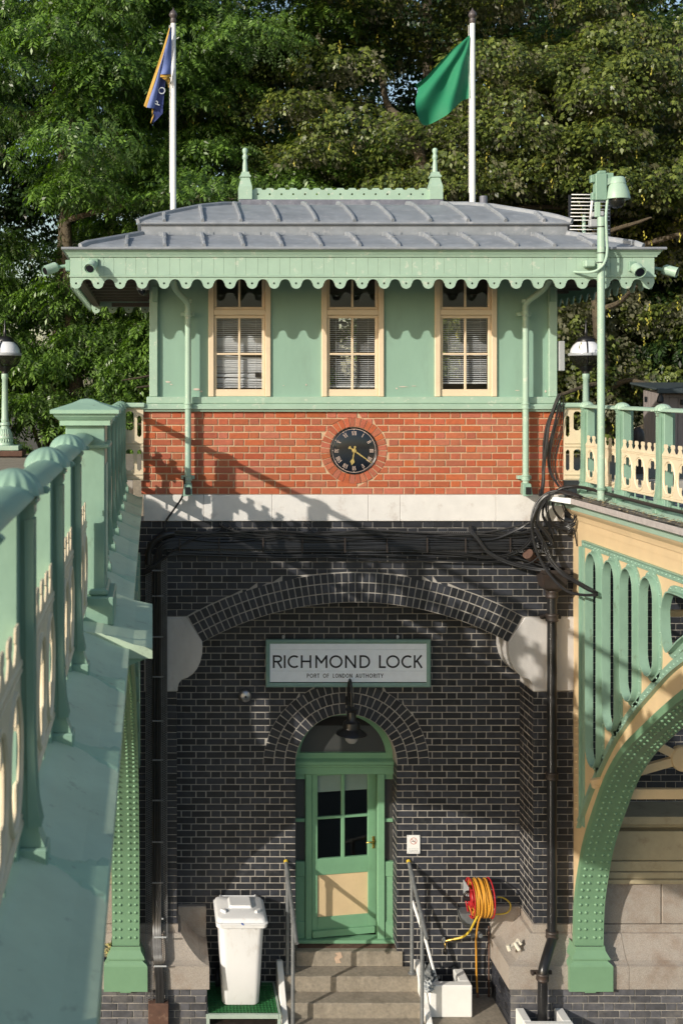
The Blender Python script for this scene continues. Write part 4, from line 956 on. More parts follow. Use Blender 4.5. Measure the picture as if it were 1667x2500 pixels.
balustrade(-2.2, -1, [12.9, 12.0, 11.1, 10.2, 9.3, 8.4, 7.5, 6.6, 5.7, 4.8], 'far side green balustrade of the left footbridge, outside the picture', simple=True)
# return panels between the first post and the house
def ret(x0, x1, bl, sg):
    w = x1-x0; hs = []
    def rr(a, b, c, d, r=.02): return [(a+r, c), (b-r, c), (b, c+r), (b, d-r), (b-r, d), (a+r, d), (a, d-r), (a, c+r)]
    u = (lambda f: x0+w*f) if sg < 0 else (lambda f: x1-w*f)
    def S(a, b): return sorted((u(a), u(b)))
    for a, b, c, d in ((.10, .34, -.575, -.335), (.54, .97, -.50, -.29), (.10, .34, -.95, -.71), (.54, .97, -.945, -.71)):
        p, q = S(a, b); hs.append(rr(p, q, H+c, H+d, .022))
    m = MB(); shape(m, [(x0, H-1.05), (x1, H-1.05), (x1, H-.25), (x0, H-.25)], hs, .02, lambda a, b, c: (a, 12.95+c, b))
    for z in (-.26, -.64, -.675, -.985, -1.03): m.cbox(x0, x1, 12.928, 12.9395, H+z-.008, H+z+.008, .003)
    put('return_panel', m, G['fret'], bl)
    put('return_rail', MB().cbox(x0-.02, x1+.02, 12.89, 13.02, H-.248, H-.195, .012), G['fascia'], bl)
ret(4.545, 4.74, balR, -1); ret(-.30, -.10, balL, 1)
# big pedestal in the left balustrade
px_ = -.335
q = lambda h, z, hy=None, x=px_, y=6.0: [(x-h, y-(hy or h), H+z), (x+h, y-(hy or h), H+z), (x+h, y+(hy or h), H+z), (x-h, y+(hy or h), H+z)]
m = MB().loft([q(.125, -.20, .19), q(.125, -.174, .19), q(.132, -.172, .197), q(.150, -.155, .215), q(.156, -.142, .22), q(.170, -.140, .236), q(.170, -.122, .236), q(.158, -.118, .222), q(.07, -.09, .1), q(.03, -.072, .04), q(.0, -.068, .001)], closed=True, smooth=False)
m.add(q(.125, -.20, .19), [(3,2,1,0)])
ped = put('pedestal', MB().cbox(px_-.098, px_+.098, 5.84, 6.16, H-1.03, H-.2, .004).cbox(px_-.122, px_+.122, 5.815, 6.185, H-.315, H-.292, .006).cbox(px_-.115, px_+.115, 5.82, 6.18, H-1.05, H-1.015, .01)
     .cbox(px_-.145, px_+.145, 5.79, 6.21, H-1.19, H-1.05, .006), G['iron'], balL)
put('pedestal_cap', m, G['deck'], ped)
put('inset_panel', MB().cbox(px_+.0982, px_+.103, 5.88, 6.12, H-.95, H-.40, .002), G['deckg'], ped)
# ---------------------------------------------------------------- stroke lettering
def seg_strip(m, pts, w, T):
    """flat stroke of width w along pts (butt ends); T maps (u,v)->3D"""
    n = len(pts); l, r = [], []
    for i, p in enumerate(pts):
        a, b = pts[max(i-1, 0)], pts[min(i+1, n-1)]; tx, ty = b[0]-a[0], b[1]-a[1]; q = math.hypot(tx, ty) or 1
        k = 1
        if 0 < i < n-1:
            d1 = (p[0]-a[0], p[1]-a[1]); L1 = math.hypot(*d1) or 1; k = min(2.2, 1/max(.45, abs((d1[0]*tx+d1[1]*ty)/(L1*q))))
        l.append((p[0]-ty/q*w/2*k, p[1]+tx/q*w/2*k)); r.append((p[0]+ty/q*w/2*k, p[1]-tx/q*w/2*k))
    vs = [T(*a) for a in l]+[T(*a) for a in r]
    m.add(vs, [(i, i+1, n+i+1, n+i) for i in range(n-1)])
def A_(cx, cy, rx, ry, a0, a1, n=18): return [(cx+rx*math.cos(R(a0+(a1-a0)*i/n)), cy+ry*math.sin(R(a0+(a1-a0)*i/n))) for i in range(n+1)]
def glyph(ch, W, w):
    h = w/2; i = h; W2 = W-h
    return {
    'R': [[(i,0),(i,1)], [(i,1-h),(W*.55,1-h)]+A_(W*.55,.75-h/2,W*.45-h,.25-h/2,90,-90,10)[1:]+[(i,.5)], [(W*.5,.5),(W-h*.6,0)]],
    'I': [[(W/2,0),(W/2,1)]], 'C': [A_(W*.62,.5,W*.62-h,.5-h,52,308,22)], 'G': [A_(W*.56,.5,W*.56-h,.5-h,48,350,22), [(W*.55,.45),(W-h,.45)]],
    'H': [[(i,0),(i,1)], [(W2,0),(W2,1)], [(i,.52),(W2,.52)]], 'M': [[(i,0),(i,1)], [(W2,0),(W2,1)], [(i,.93),(W/2,.42),(W2,.93)]],
    'O': [A_(W/2,.5,W/2-h,.5-h,0,360,36)], 'N': [[(i,0),(i,1)], [(W2,0),(W2,1)], [(i+h*.2,.95),(W2-h*.2,.05)]],
    'D': [[(i,0),(i,1)], [(i,1-h),(W*.4,1-h)]+A_(W*.4,.5,W*.6-h,.5-h,90,-90,18)[1:]+[(i,h)]], 'L': [[(i,0),(i,1)], [(i,h),(W,h)]],
    'K': [[(i,0),(i,1)], [(W-h,1),(i+h,.45)], [(W*.38,.58),(W-h*.6,0)]],
    'P': [[(i,0),(i,1)], [(i,1-h),(W*.5,1-h)]+A_(W*.5,.73-h/2,W*.5-h,.27-h/2,90,-90,10)[1:]+[(i,.46)]],
    'T': [[(W/2,0),(W/2,1)], [(0,1-h),(W,1-h)]], 'F': [[(i,0),(i,1)], [(i,1-h),(W,1-h)], [(i,.52),(W*.85,.52)]],
    'A': [[(h*.6,0),(W/2,.97)], [(W-h*.6,0),(W/2,.97)], [(W*.22,.32),(W*.78,.32)]],
    'U': [[(i,1),(i,.35)]+A_(W/2,.35,W/2-h,.35-h,180,360,12)[1:]+[(W2,1)]], 'Y': [[(W/2,0),(W/2,.45)], [(h*.6,1),(W/2,.45)], [(W-h*.6,1),(W/2,.45)]],
    'S': [[(W*.88,.80)]+A_(W*.5,.74,W*.42-h*.3,.26-h,35,270,10)[1:]+A_(W*.5,.26,W*.44-h*.3,.26-h,90,-145,10)[1:]],
    'X': [[(h,0),(W-h,1)], [(h,1),(W-h,0)]], 'V': [[(h*.6,1),(W/2,0)], [(W-h*.6,1),(W/2,0)]],
    }[ch]
def text(m, s, x0, x1, z0, h, y, w, widths=None, gap=.16, T=None):
    """fits s between x0 and x1"""
    dw = {'I': .16, 'O': .92, 'C': .8, 'M': .9, 'D': .8, 'H': .78, 'N': .8, 'L': .5, 'K': .66, 'R': .66, 'P': .6, 'T': .62, 'F': .52, 'A': .76, 'U': .72, 'Y': .68, 'G': .9, 'S': .58, ' ': .3}
    if widths: dw = {**dw, **widths}
    tot = sum(dw[c] for c in s)+gap*(len(s)-1); k = (x1-x0)/(tot*h); u = x0
    for c in s:
        W_ = dw[c]*h*k
        if c != ' ':
            for g in glyph(c, W_/h, w): seg_strip(m, [(a*h, b*h) for a, b in g], w*h, T or (lambda a, b, u=u: (u+a, y, z0+b*h/h)) if T is None else (lambda a, b, u=u: T(u+a, z0+b)))
        u += W_+gap*h*k

# ---------------------------------------------------------------- name board
sy = 13.40; sx_ = lambda v: X(v, sy); sz_ = lambda v: Z(v, sy)
b = empty('name_board', (X(850, sy), 13.45, sz_(1678)), 'white wooden name board lettered RICHMOND LOCK above the arched door', 'sign')
fx = [(649, 1051, 1562, 1678)]
m = MB()
def mitre(x0, x1, z0, z1, w, y0, y1):
    prof = [(0, y1), (0, y0+.008), (.3*w, y0), (.55*w, y0+.002), (.6*w, y0+.010), (w, y0+.014), (w, y1)]
    rings = [[(a, yy, b_) for a, b_ in ((x0+o, z0+o), (x1-o, z0+o), (x1-o, z1-o), (x0+o, z1-o))] for o, yy in prof]
    return MB().loft(rings, closed=True, smooth=False)
put('frame', mitre(sx_(649), sx_(1051), sz_(1678), sz_(1562), .046, 13.385, 13.44), G['signf'], b)
for z0, z1 in ((1666, 1639), (1638.7, 1586.6), (1586.3, 1572)): put('board', MB().cbox(sx_(657), sx_(1042), 13.405, 13.43, sz_(z0), sz_(z1), .0015), G['signw'], b)
m = MB(); zc0 = sz_(1540+342/3.733); hh = sz_(1540+225/3.733)-zc0
for ch, a, c in (('R',97,182),('I',196,214),('C',232,330),('H',352,448),('M',485,594),('O',612,733),('N',755,856),('D',887,984),('L',1064,1126),('O',1130,1253),('C',1268,1362),('K',1381,1460)):
    u0, u1 = sx_(640+a/3.733), sx_(640+c/3.733)
    for g in glyph(ch, (u1-u0)/hh, .14): seg_strip(m, [(p*hh, q*hh) for p, q in g], .14*hh, lambda p, q, u=u0: (u+p, 13.4035, zc0+q))
zc1 = sz_(1540+431/3.733); h1 = sz_(1540+393/3.733)-zc1
for wd, a, c in (('PORT',408,522),('OF',555,608),('LONDON',645,821),('AUTHORITY',853,1103)):
    text(m, wd, sx_(640+a/3.733), sx_(640+c/3.733), zc1, h1, 13.4035, .155, gap=.2)
put('lettering', m, G['ink'], b, recalc=False)
for x in (692, 971): put('fixing_bolt', MB().lathe((X(x, 13.42), 13.43, sz_(1556)), [(.001, -.03), (.010, -.027), (.012, -.012), (.018, -.01), (.018, .0)], 8, axis='y').box(X(x, 13.42)-.012, X(x, 13.42)+.012, 13.43, 13.445, sz_(1564), sz_(1553)), G['lgrey'], b)

# ---------------------------------------------------------------- wall clock
ck = empty('clock', (ccx, 12.99, ccz-.26), 'round black wall clock with gilt hands and Roman numerals set in red brick', 'clock')
put('bezel', MB().lathe((ccx, 13.0, ccz), [(.262, .003), (.262, -.012), (.255, -.018), (.248, -.014), (.246, .0)], 48, axis='y'), G['black'], ck)
dial = mat('clock_dial', (.008, .010, .016), .16, .1, 5, .0, coat=.6)
put('dial', MB().lathe((ccx, 13.0, ccz), [(.001, -.026), (.08, -.0245), (.16, -.019), (.22, -.010), (.249, -.002)], 48, axis='y'), dial, ck)
def dy(r): return 13.0-.0275*(1-(r/.252)**2)-.0035
m = MB()
def pol(r, a): return (ccx+r*math.sin(a), dy(r), ccz+r*math.cos(a))
n = 72
for r0, r1 in ((.238, .243),): m.loft([[pol(r0, 2*math.pi*i/n) for i in range(n)], [pol(r1, 2*math.pi*i/n) for i in range(n)]], closed=True)
for h in range(12):
    a = math.radians(30*h); m.add([pol(.2385, a-.022), pol(.2385, a+.022), pol(.226, a)], [(0, 1, 2)])
    s = ['XII','I','II','III','IIII','V','VI','VII','VIII','IX','X','XI'][h]; hN = .058; w = {'I': .014, 'V': .026, 'X': .028}; tot = sum(w[c] for c in s); u = -tot/2
    for c in s:
        if c == 'I': st = [([(u+.007, 0), (u+.007, hN)], .006)]
        elif c == 'V': st = [([(u+.003, hN), (u+.014, 0)], .006), ([(u+.024, hN), (u+.014, 0)], .0025)]
        else: st = [([(u+.003, hN), (u+.025, 0)], .006), ([(u+.025, hN), (u+.003, 0)], .0025)]
        for pts, ww in st: seg_strip(m, pts, ww, lambda p, q, a=a: (ccx+p*math.cos(a)+(q+.157)*math.sin(a), dy(.185)-.001, ccz-p*math.sin(a)+(q+.157)*math.cos(a)))
        u += w[c]
    for q in (0, hN): seg_strip(m, [(-tot/2, q), (tot/2, q)], .0022, lambda p, q, a=a: (ccx+p*math.cos(a)+(q+.157)*math.sin(a), dy(.185)-.001, ccz-p*math.sin(a)+(q+.157)*math.cos(a)))
put('numerals', m, G['pink'], ck, recalc=False)
def hand(ang, pts, y):
    a = math.radians(ang); return MB().prism([(ccx+p*math.cos(a)+q*math.sin(a), ccz-p*math.sin(a)+q*math.cos(a)) for p, q in pts], y-.003, y)
put('minute_hand', hand(125, [(-.005,0),(-.008,.03),(-.006,.12),(-.002,.235),(.002,.235),(.006,.12),(.008,.03),(.005,0),(.007,-.05),(.018,-.062),(.014,-.074),(-.014,-.074),(-.018,-.062),(-.007,-.05)], 12.960), G['gold'], ck)
put('hour_hand', hand(190, [(-.006,0),(-.006,.09),(-.022,.115),(-.024,.13),(-.012,.14),(0,.165),(.012,.14),(.024,.13),(.022,.115),(.006,.09),(.006,0),(.008,-.03),(.014,-.045),(0,-.055),(-.014,-.045),(-.008,-.03)], 12.967), G['gold'], ck)
put('hand_boss', MB().lathe((ccx, 12.955, ccz), [(.001, -.006), (.02, -.005), (.024, .0), (.024, .02)], 18, axis='y'), G['gold'], ck)

# ---------------------------------------------------------------- flags
def pole(px, lab):
    d = 15.4; cx = X(px, d); o = empty('flagpole', (cx, d, H+1.65), lab, 'flagpole', 'white flagpoles behind the roof')
    put('pole', MB().tube([(cx, d, H+1.6), (cx, d, H+3.2), (cx, d, Z(50, d))], [.042, .038, .034], 16), G['white'], o)
    put('pole_cap', MB().lathe((cx, d, 0), [(.036, Z(56, d)), (.040, Z(55, d)), (.040, Z(45, d)), (.03, Z(44, d)), (.028, Z(43, d)), (.052, Z(38, d)), (.055, Z(34, d)), (.04, Z(28, d)), (.014, Z(23, d)), (.004, Z(18, d)), (.001, Z(17, d))], 16), G['capgrey'], o)
    put('halyard', MB().tube([(cx-.05, d, Z(60, d)), (cx-.047, d-.01, Z(250, d)), (cx-.046, d, Z(470, d))], .004, 5), G['white'], o)
    return o
pole(423, 'tall white flagpole on the left carrying the folded navy flag'); pole(1153, 'tall white flagpole on the right carrying the green flag')
# green flag
d = 15.38; NU, NV = 34, 28; m = MB(); top = [(1147,83),(1128,100),(1102,122),(1072,152),(1040,186),(1012,207)]; bot = [(1147,238),(1128,245),(1108,264),(1090,280),(1060,297),(1042,305)]
fly = [(1012,207),(1020,216),(1014,250),(1020,282),(1030,302),(1042,305)]
P3 = lambda L_: [Vector((a, b, 0)) for a, b in L_]
def at(L_, f):
    q = catmull(P3(L_), 12); k = f*(len(q)-1); i = min(int(k), len(q)-2); return q[i].lerp(q[i+1], k-i)
ho = [(1147, 83+i*31) for i in range(6)]
rows = []
for j in range(NV+1):
    v = j/NV; r = []
    for i in range(NU+1):
        u = i/NU
        p = at(top, u)*(1-v)+at(bot, u)*v + at(ho, v)*(1-u)+at(fly, v)*u - (Vector((*ho[0],0))*(1-u)*(1-v)+Vector((*top[-1],0))*u*(1-v)+Vector((*bot[0],0))*(1-u)*v+Vector((*bot[-1],0))*u*v)
        ph = math.atan2(v+.02, u+.02)          # folds fan from the top of the hoist
        rr = math.hypot(u, v)
        w = .075*rr*math.sin(ph*9.5+.6)*(1-.25*u) + .05*u*math.sin(5*v+1.5)+.015*math.sin(13*u+4*v) - .10*math.exp(-(v/.06)**2)*u*.6
        dd = d-.02+w-.12*u
        r.append((X(p.x, dd), dd, Z(p.y, dd)))
    rows.append(r)
m.loft(rows); m2 = MB().loft([[(a, b+.003, c) for a, b, c in r] for r in rows])
gf = put('flag', m, G['gflag'], base=(X(1147, d), d, Z(240, d)), recalc=False, label='plain green flag blowing to the left of the right flagpole', cat='flag')
# navy flag, folded
navy = mat('navy_flag_cloth', (.030, .045, .17), .7, .06, 8, .3, 300); navl = mat('lit_navy_flag_cloth', (.13, .18, .42), .7, .08, 8, .3, 300); gyel = mat('yellow_flag_hem', (.50, .30, .05), .7, .06, 8, .2, 300)  # paler blue is the same navy cloth, with light on its folds painted in
nf = empty('flag', (X(414, 15.3), 15.3, Z(300, 15.3)), 'folded navy flag with yellow hem and the letters P O hanging on the left flagpole', 'flag')
def cloth(name, pts, y0, y1, mt, bow=.02):
    """pts: left edge list and right edge list (px); depth from y0 (left) to y1 (right) with a soft bow"""
    Lp, Rp = pts; rows = []
    for k in range(13):
        a, b_ = at(Lp, k/12), at(Rp, k/12); r = []
        for i in range(9):
            f = i/8; p = a.lerp(b_, f); y = y0+(y1-y0)*f+bow*math.sin(math.pi*f)*(k/12)+.006*math.sin(k*.9+f*4); r.append((X(p.x, y), y, Z(p.y, y)))
        rows.append(r)
    return put(name, MB().loft(rows), mt, nf, recalc=False)
cloth('hem', ([(413,66),(395,125),(373,190),(351,257)], [(415,70),(399,130),(379,194),(358,262)]), 15.30, 15.285, gyel, .0)
cloth('fold', ([(414,74),(399,130),(379,194),(358,261)], [(416,74),(404,135),(390,196),(378,264)]), 15.285, 15.31, navl, -.03)
cloth('fold', ([(413,90),(404,135),(390,194),(377,264)], [(414,92),(412,140),(403,205),(397,277)]), 15.31, 15.36, navy, .02)
cloth('fold', ([(415,66),(405,115),(396,165),(392,180)], [(420,64),(419,110),(418,160),(418,180)]), 15.25, 15.30, navl, -.04)
cloth('hem', ([(392,179),(391.5,182),(391,187)], [(418,179),(418,183),(418,187)]), 15.245, 15.30, gyel, -.04)
cloth('hem', ([(394,188),(403,195),(410,203)], [(414,188),(415,196),(411,214)]), 15.30, 15.33, gyel, .02)
cloth('fold', ([(377,264),(374,275),(372,296)], [(396,277),(384,290),(374,300)]), 15.33, 15.35, navy, .01)
cloth('hem', ([(370,262),(371,280),(367,300)], [(374,265),(375,280),(369,301)]), 15.325, 15.33, gyel, .0)
wl = mat('flag_letter', (.42, .46, .5), .7, .05, 8, 0); m = MB()
def letter(ch, cx_, cy_, h_, W_, rot, y):
    a = R(rot)
    for g in glyph(ch, W_, .15): seg_strip(m, [(p-W_/2, q-.5) for p, q in g], .15, lambda p, q: (X(cx_+h_*(p*math.cos(a)-q*math.sin(a)), y), y, Z(cy_-h_*(p*math.sin(a)+q*math.cos(a)), y)))
letter('P', 384, 250, 15, .62, 70, 15.30); letter('O', 395, 220, 17, 1.0, 70, 15.315)
put('lettering', m, wl, nf, recalc=False)

# ---------------------------------------------------------------- security cameras
def bullet(base, tip, back, lab, r=.05):
    base, tip, back = Vector(base), Vector(tip), Vector(back)
    o = empty('security_camera', base, lab, 'camera', 'small green security cameras on the eaves')
    a = (tip-back).normalized()
    n = base.normalized()
    put('bracket', MB().tube([base, base.lerp(back, .6), back+a*.03], [.022, .018, .02], 10), G['iron'], o)
    put('housing', MB().tube([back-a*.005, back, tip-a*.02, tip], [.03, r*.9, r, r*1.04], 18), G['iron'], o)
    put('sunshield', MB().tube([back+a*.02+Vector((0,0,.004)), tip+a*.012+Vector((0,0,.004))], r*1.09, 18, cap=False), G['fascia'], o)
    put('lens', MB().tube([tip+a*.001, tip+a*.004], r*.82, 18), G['lens'], o)
    return o
fy = 12.2
c = bullet((X(229,fy)+.02, fy-.005, Z(640,fy)), (X(219,12.0), 12.03, Z(655,12.02)), (X(226,12.1)+.005, 12.13, Z(643,12.12)), 'green bullet camera on the left end of the eaves board', .05)
put('mount_plate', MB().cbox(X(216,fy), X(240,fy), fy-.03, fy-.003, Z(650,fy), Z(631,fy), .006), G['iron'], c)
c = bullet((X(1540,fy), fy-.005, Z(650,fy)), (X(1564,12.0), 12.02, Z(664,12.0)), (X(1552,12.1), 12.12, Z(652,12.12)), 'green bullet camera on the right end of the eaves board', .055)
put('mount_plate', MB().cbox(X(1533,fy), X(1552,fy), fy-.03, fy-.003, Z(662,fy), Z(638,fy), .006), G['iron'], c)
c = bullet((fx0-.004, 12.3, Z(648,12.3)), (X(112,12.3), 12.22, Z(663,12.3)), (X(139,12.3), 12.3, Z(651,12.3)), 'green bullet camera pointing outwards from the left side of the eaves', .05)
put('mount_plate', MB().cbox(fx0-.05, fx0-.002, 12.24, 12.36, Z(662,12.3), Z(635,12.3), .006), G['iron'], c)
c = bullet((fx1+.004, 12.4, Z(652,12.4)), (X(1642,12.4), 12.32, Z(667,12.4)), (X(1618,12.4), 12.4, Z(657,12.4)), 'green bullet camera pointing outwards from the right side of the eaves', .05)
o = empty('dome_camera', (X(350,13.0), 13.0, Z(700,13.0)), 'small grey dome camera under the left eaves', 'camera')
put('housing', MB().lathe((X(350,13.0), 13.0, Z(708,13.0)), [(.075, .09), (.075, .01), (.068, 0)], 18), G['lgrey'], o); put('dome', MB().lathe((X(350,13.0), 13.0, Z(708,13.0)), [(.062, 0), (.055, -.03), (.03, -.055), (.001, -.06)], 18), G['lens'], o)

# ---------------------------------------------------------------- camera pole in front of the right balustrade
py = 12.06; zp = lambda v: Z(v, py); xp = lambda v: X(v, py)
o = empty('camera_pole', (xp(1467), py, zp(1222)), 'slim pale green pole with a dome camera standing beside the right balustrade', 'camera pole')
put('pole', MB().cyl((xp(1467), py, zp(1224)), (xp(1467), py, zp(529)), .0375, 20), G['fascia'], o)
put('bracket_plate', MB().cbox(xp(1452), xp(1464), py-.02, py+.02, zp(529), zp(492), .004), G['fascia'], o)
put('junction_box', MB().cbox(xp(1450), xp(1477), py-.05, py+.04, zp(489), zp(424), .006), G['iron'], o)
put('mount_plate', MB().cbox(xp(1457), xp(1495), py-.03, py-.01, zp(446), zp(422), .004).cbox(xp(1458), xp(1476), py-.04, py+.02, zp(423.8), zp(417), .006), G['iron'], o)
put('hinge', MB().cbox(xp(1441), xp(1449.5), py-.03, py+.03, zp(445), zp(427), .004), G['iron'], o); put('hinge', MB().cbox(xp(1443), xp(1449.5), py-.03, py+.03, zp(488), zp(470), .004), G['iron'], o)
put('camera_arm', MB().loft([[(xp(x), py+y, zp(v+dz_)) for y, dz_ in ((-.035, -7*k), (.035, -7*k), (.035, 7*k), (-.035, 7*k))] for x, v, k in ((1469, 451, 2.2), (1480, 444, 1.2), (1490, 440, .9), (1500, 440, .9))], closed=True, smooth=False), G['fascia'], o)
hx_ = xp(1506); put('camera_hood', MB().lathe((hx_, py, 0), [(.001, zp(431)), (.064, zp(431.5)), (.076, zp(434)), (.088, zp(447)), (.089, zp(448.5)), (.086, zp(449.2)), (.100, zp(457)), (.118, zp(470)), (.128, zp(483)), (.128, zp(486)), (.10, zp(485.5))], 28), G['fascia'], o)
put('camera_dome', MB().lathe((hx_, py, 0), [(.082, zp(484)), (.080, zp(491)), (.068, zp(500)), (.045, zp(506)), (.001, zp(508))], 22), G['smoke'], o)
put('camera_module', MB().lathe((hx_, py, 0), [(.05, zp(485)), (.05, zp(495)), (.03, zp(502)), (.001, zp(503))], 14), G['lens'], o)
put('conduit', MB().tube(catmull([(xp(1480), py-.03, zp(488)), (xp(1474), py-.055, zp(530)), (xp(1476), py-.05, zp(575)), (xp(1478), py-.045, zp(605)), (xp(1474), py-.055, zp(632)), (xp(1463), py-.06, zp(652)), (xp(1446), py-.03, zp(663)), (xp(1425), py+.05, zp(663)), (xp(1411), py+.12, zp(660))], 6), .014, 10), G['fascia'], o)
for v in (553, 617, 640): put('cable_tie', MB().lathe((xp(1468.5), py, zp(v)), [(.040, -.003), (.052, -.003), (.052, .003), (.040, .003)], 18), G['ink'], o)
put('fixing_block', MB().cbox(xp(1433), xp(1458), 12.1, 12.195, zp(650), zp(633), .012), G['fascia'], o); put('fixing_block', MB().cbox(xp(1478), xp(1491), 12.1, 12.195, zp(650), zp(633), .012), G['fascia'], o)
put('u_bolt', MB().tube([(xp(1459), 12.1, zp(640)), (xp(1457), py-.03, zp(640)), (xp(1467), py-.05, zp(640)), (xp(1477), py-.03, zp(640)), (xp(1476), 12.1, zp(640))], .005, 6), G['steel'], o)
put('pole_clamp', MB().lathe((xp(1467), py, zp(1193)), [(.038, -.01), (.052, -.01), (.052, .01), (.038, .01)], 18).cbox(xp(1476), xp(1493), py-.01, py+.03, zp(1200), zp(1188), .004), G['iron'], o)

# ---------------------------------------------------------------- aerial
ay = 14.6; za = lambda v: Z(v, ay); xa = lambda v: X(v, ay)
o = empty('tv_aerial', (xa(1425), ay, za(580)), 'white grid television aerial behind the right end of the roof', 'aerial')
put('mast', MB().cyl((xa(1425), ay, za(700)), (xa(1425), ay, za(524)), .022, 10), G['fascia'], o)
for i in range(12):
    v = 476+i*8.9+(5 if i > 7 else 0); put('element', MB().cyl((xa(1391-i*.5), ay-.06, za(v)), (xa(1486), ay-.02, za(v-.5)), .0065, 6), G['white'], o)
put('element_frame', MB().cbox(xa(1384), xa(1391), ay-.055, ay-.045, za(574), za(477), .002), G['ink'], o); put('element_frame', MB().cbox(xa(1483), xa(1489), ay-.015, ay-.005, za(580), za(477), .002), G['ink'], o)
put('boom', MB().tube([(xa(1441), ay-.08, za(472)), (xa(1435), ay-.08, za(536))], .016, 8), G['white'], o)
put('dipole', MB().cbox(xa(1437), xa(1460), ay-.2, ay-.07, za(532), za(520), .01).cbox(xa(1432), xa(1450), ay-.12, ay-.04, za(556), za(537), .01), G['lgrey'], o)
o = put('meter_box', MB().cbox(gx1+.001, X(1378), 12.985, 13.3, Z(905), Z(832), .006), G['lgrey'], base=(gx1, 13.1, Z(905)), label='pale grey box on the right side wall of the lock house', cat='meter box')

# ---------------------------------------------------------------- globe lamps
def lamp(px, lab):
    d = 20.6; cx = X(px, d); z = lambda v: Z(v, d); p = lambda v: v*d/F
    o = empty('lamp_post', (cx, d, z(1098)), lab, 'lamp post', 'globe lamp posts either side of the house')
    put('column', MB().lathe((cx, d, 0), [(p(r), z(v)) for r, v in ((22,1086),(22,1084),(19,1080),(18,1072),(20,1068),(19,1064),(16,1056),(12,1046),(10,1040),(13,1037),(12,1032),(8.5,1030),(9.5,1026),(9.5,1023),(8.5,1020),(7,926),(8.5,924),(8.5,914),(8,912),(.01,911))], 20), G['fascia'], o)
    fl = MB()
    for k in range(20):
        a = 2*math.pi*k/20; fl.tube([(cx+p(19.2)*math.cos(a), d+p(19.2)*math.sin(a), z(1079)), (cx+p(18.4)*math.cos(a), d+p(18.4)*math.sin(a), z(1071))], p(1.4), 5)
        fl.tube([(cx+p(18.6)*math.cos(a), d+p(18.6)*math.sin(a), z(1064)), (cx+p(12)*math.cos(a), d+p(12)*math.sin(a), z(1047))], p(1.2), 5)
    put('fluting', fl, G['fascia'], o, kind='stuff')
    put('plinth', MB().cbox(cx-p(38), cx+p(38), d-p(38), d+p(38), z(1098), z(1086.2), .01), G['fascia'], o)
    put('lantern_base', MB().lathe((cx, d, 0), [(p(9),z(911)),(p(9),z(907)),(p(13),z(903)),(p(16),z(899)),(p(20),z(896)),(p(24),z(893)),(p(.1),z(892.9))], 22), G['black'], o)
    put('lower_globe', MB().lathe((cx, d, 0), [(p(22),z(893)),(p(30),z(887)),(p(36),z(877)),(p(38),z(868))], 28), G['smoke'], o)
    put('glass_ring', MB().lathe((cx, d, 0), [(p(37),z(869)),(p(41),z(868)),(p(42),z(865)),(p(41),z(862)),(p(37),z(861))], 36), G['lgrey'], o)
    put('upper_globe', MB().lathe((cx, d, 0), [(p(37.5),z(861)),(p(36),z(852)),(p(30),z(842)),(p(21),z(834)),(p(16),z(832))], 28), G['opal'], o)
    put('lantern_cap', MB().lathe((cx, d, 0), [(p(22),z(834)),(p(22),z(832)),(p(20),z(826)),(p(14),z(822)),(p(7),z(820)),(p(3),z(818)),(p(4.5),z(813)),(p(3.5),z(808)),(p(2),z(800)),(p(1),z(780)),(p(.1),z(779))], 20), G['black'], o)
    for k in range(3):
        a = R(-90+120*k-15); q = lambda r, v: (cx+p(r)*math.cos(a), d+p(r)*math.sin(a), z(v))
        put('lantern_strap', MB().tube(catmull([q(21,832), q(31,841), q(37.5,852), q(39.5,863), q(38,873), q(32,886), q(22,895)], 3), p(1.6), 6), G['black'], o)
lamp(12, 'globe lamp post at the far left edge, standing on a stone parapet'); lamp(1430, 'globe lamp post behind the slim camera pole and right balustrade')
o = empty('parapet_wall', (-3.0, 20.6, H-2.2), 'low stone parapet under the left lamp post', 'wall')
for a, b_ in ((-4.7, -3.5), (-3.49, -2.25)): put('coping_stone', MB().cbox(a, b_, 20.28, 20.92, Z(1112,20.6), Z(1098.5,20.6), .01), G['rust'], o)
put('wall_body', MB().cbox(-4.65, -2.30, 20.34, 20.86, H-2.55, Z(1112.5,20.6), .01), G['base'], o)

# ---------------------------------------------------------------- shed and bollard on the right bank
o = empty('shed', (10.4, 20, H-1.25), 'grey boarded hut with a dark sloping roof behind the right balustrade', 'shed')
sx0 = X(1612, 19.2)
for k in range(16): put('board', MB().cbox(sx0+.145*k, sx0+.145*(k+1)-.006, 19.2+rnd.uniform(-.003,.003), 19.23, H-1.25, Z(957,19.2), .004), G['shed'], o)
for k in range(5): put('side_board', MB().cbox(sx0+.001, sx0+.03, 19.231+.13*k, 19.231+.13*(k+1)-.006, H-1.25, Z(952,19.4), .004), G['shed'], o)
put('roof_sheet', MB().hexa([(sx0-.14, 19.0, Z(953,19)), (sx0+2.6, 19.0, Z(957,19)), (sx0+2.8, 20.1, Z(938,20)), (sx0-.14, 20.1, Z(938,20)), (sx0-.14, 19.0, Z(948,19)), (sx0+2.6, 19.0, Z(951,19)), (sx0+2.8, 20.1, Z(933,20)), (sx0-.14, 20.1, Z(933,20))]), G['shedr'], o, bevel=.01)
put('roof_edge', MB().cbox(sx0-.15, sx0+2.4, 18.95, 18.999, Z(960,19), Z(948,19), .01), G['shedr'], o)
put('frame_rail', MB().cbox(sx0+.05, sx0+.62, 19.17, 19.196, Z(970,19.2), Z(963,19.2), .004), G['shed'], o)
put('door_frame', MB().cbox(sx0+.68, sx0+.74, 19.17, 19.196, H-1.2, Z(958,19.2), .004).cbox(sx0+.741, sx0+1.9, 19.17, 19.196, Z(966,19.2), Z(958,19.2), .004), G['shed'], o)
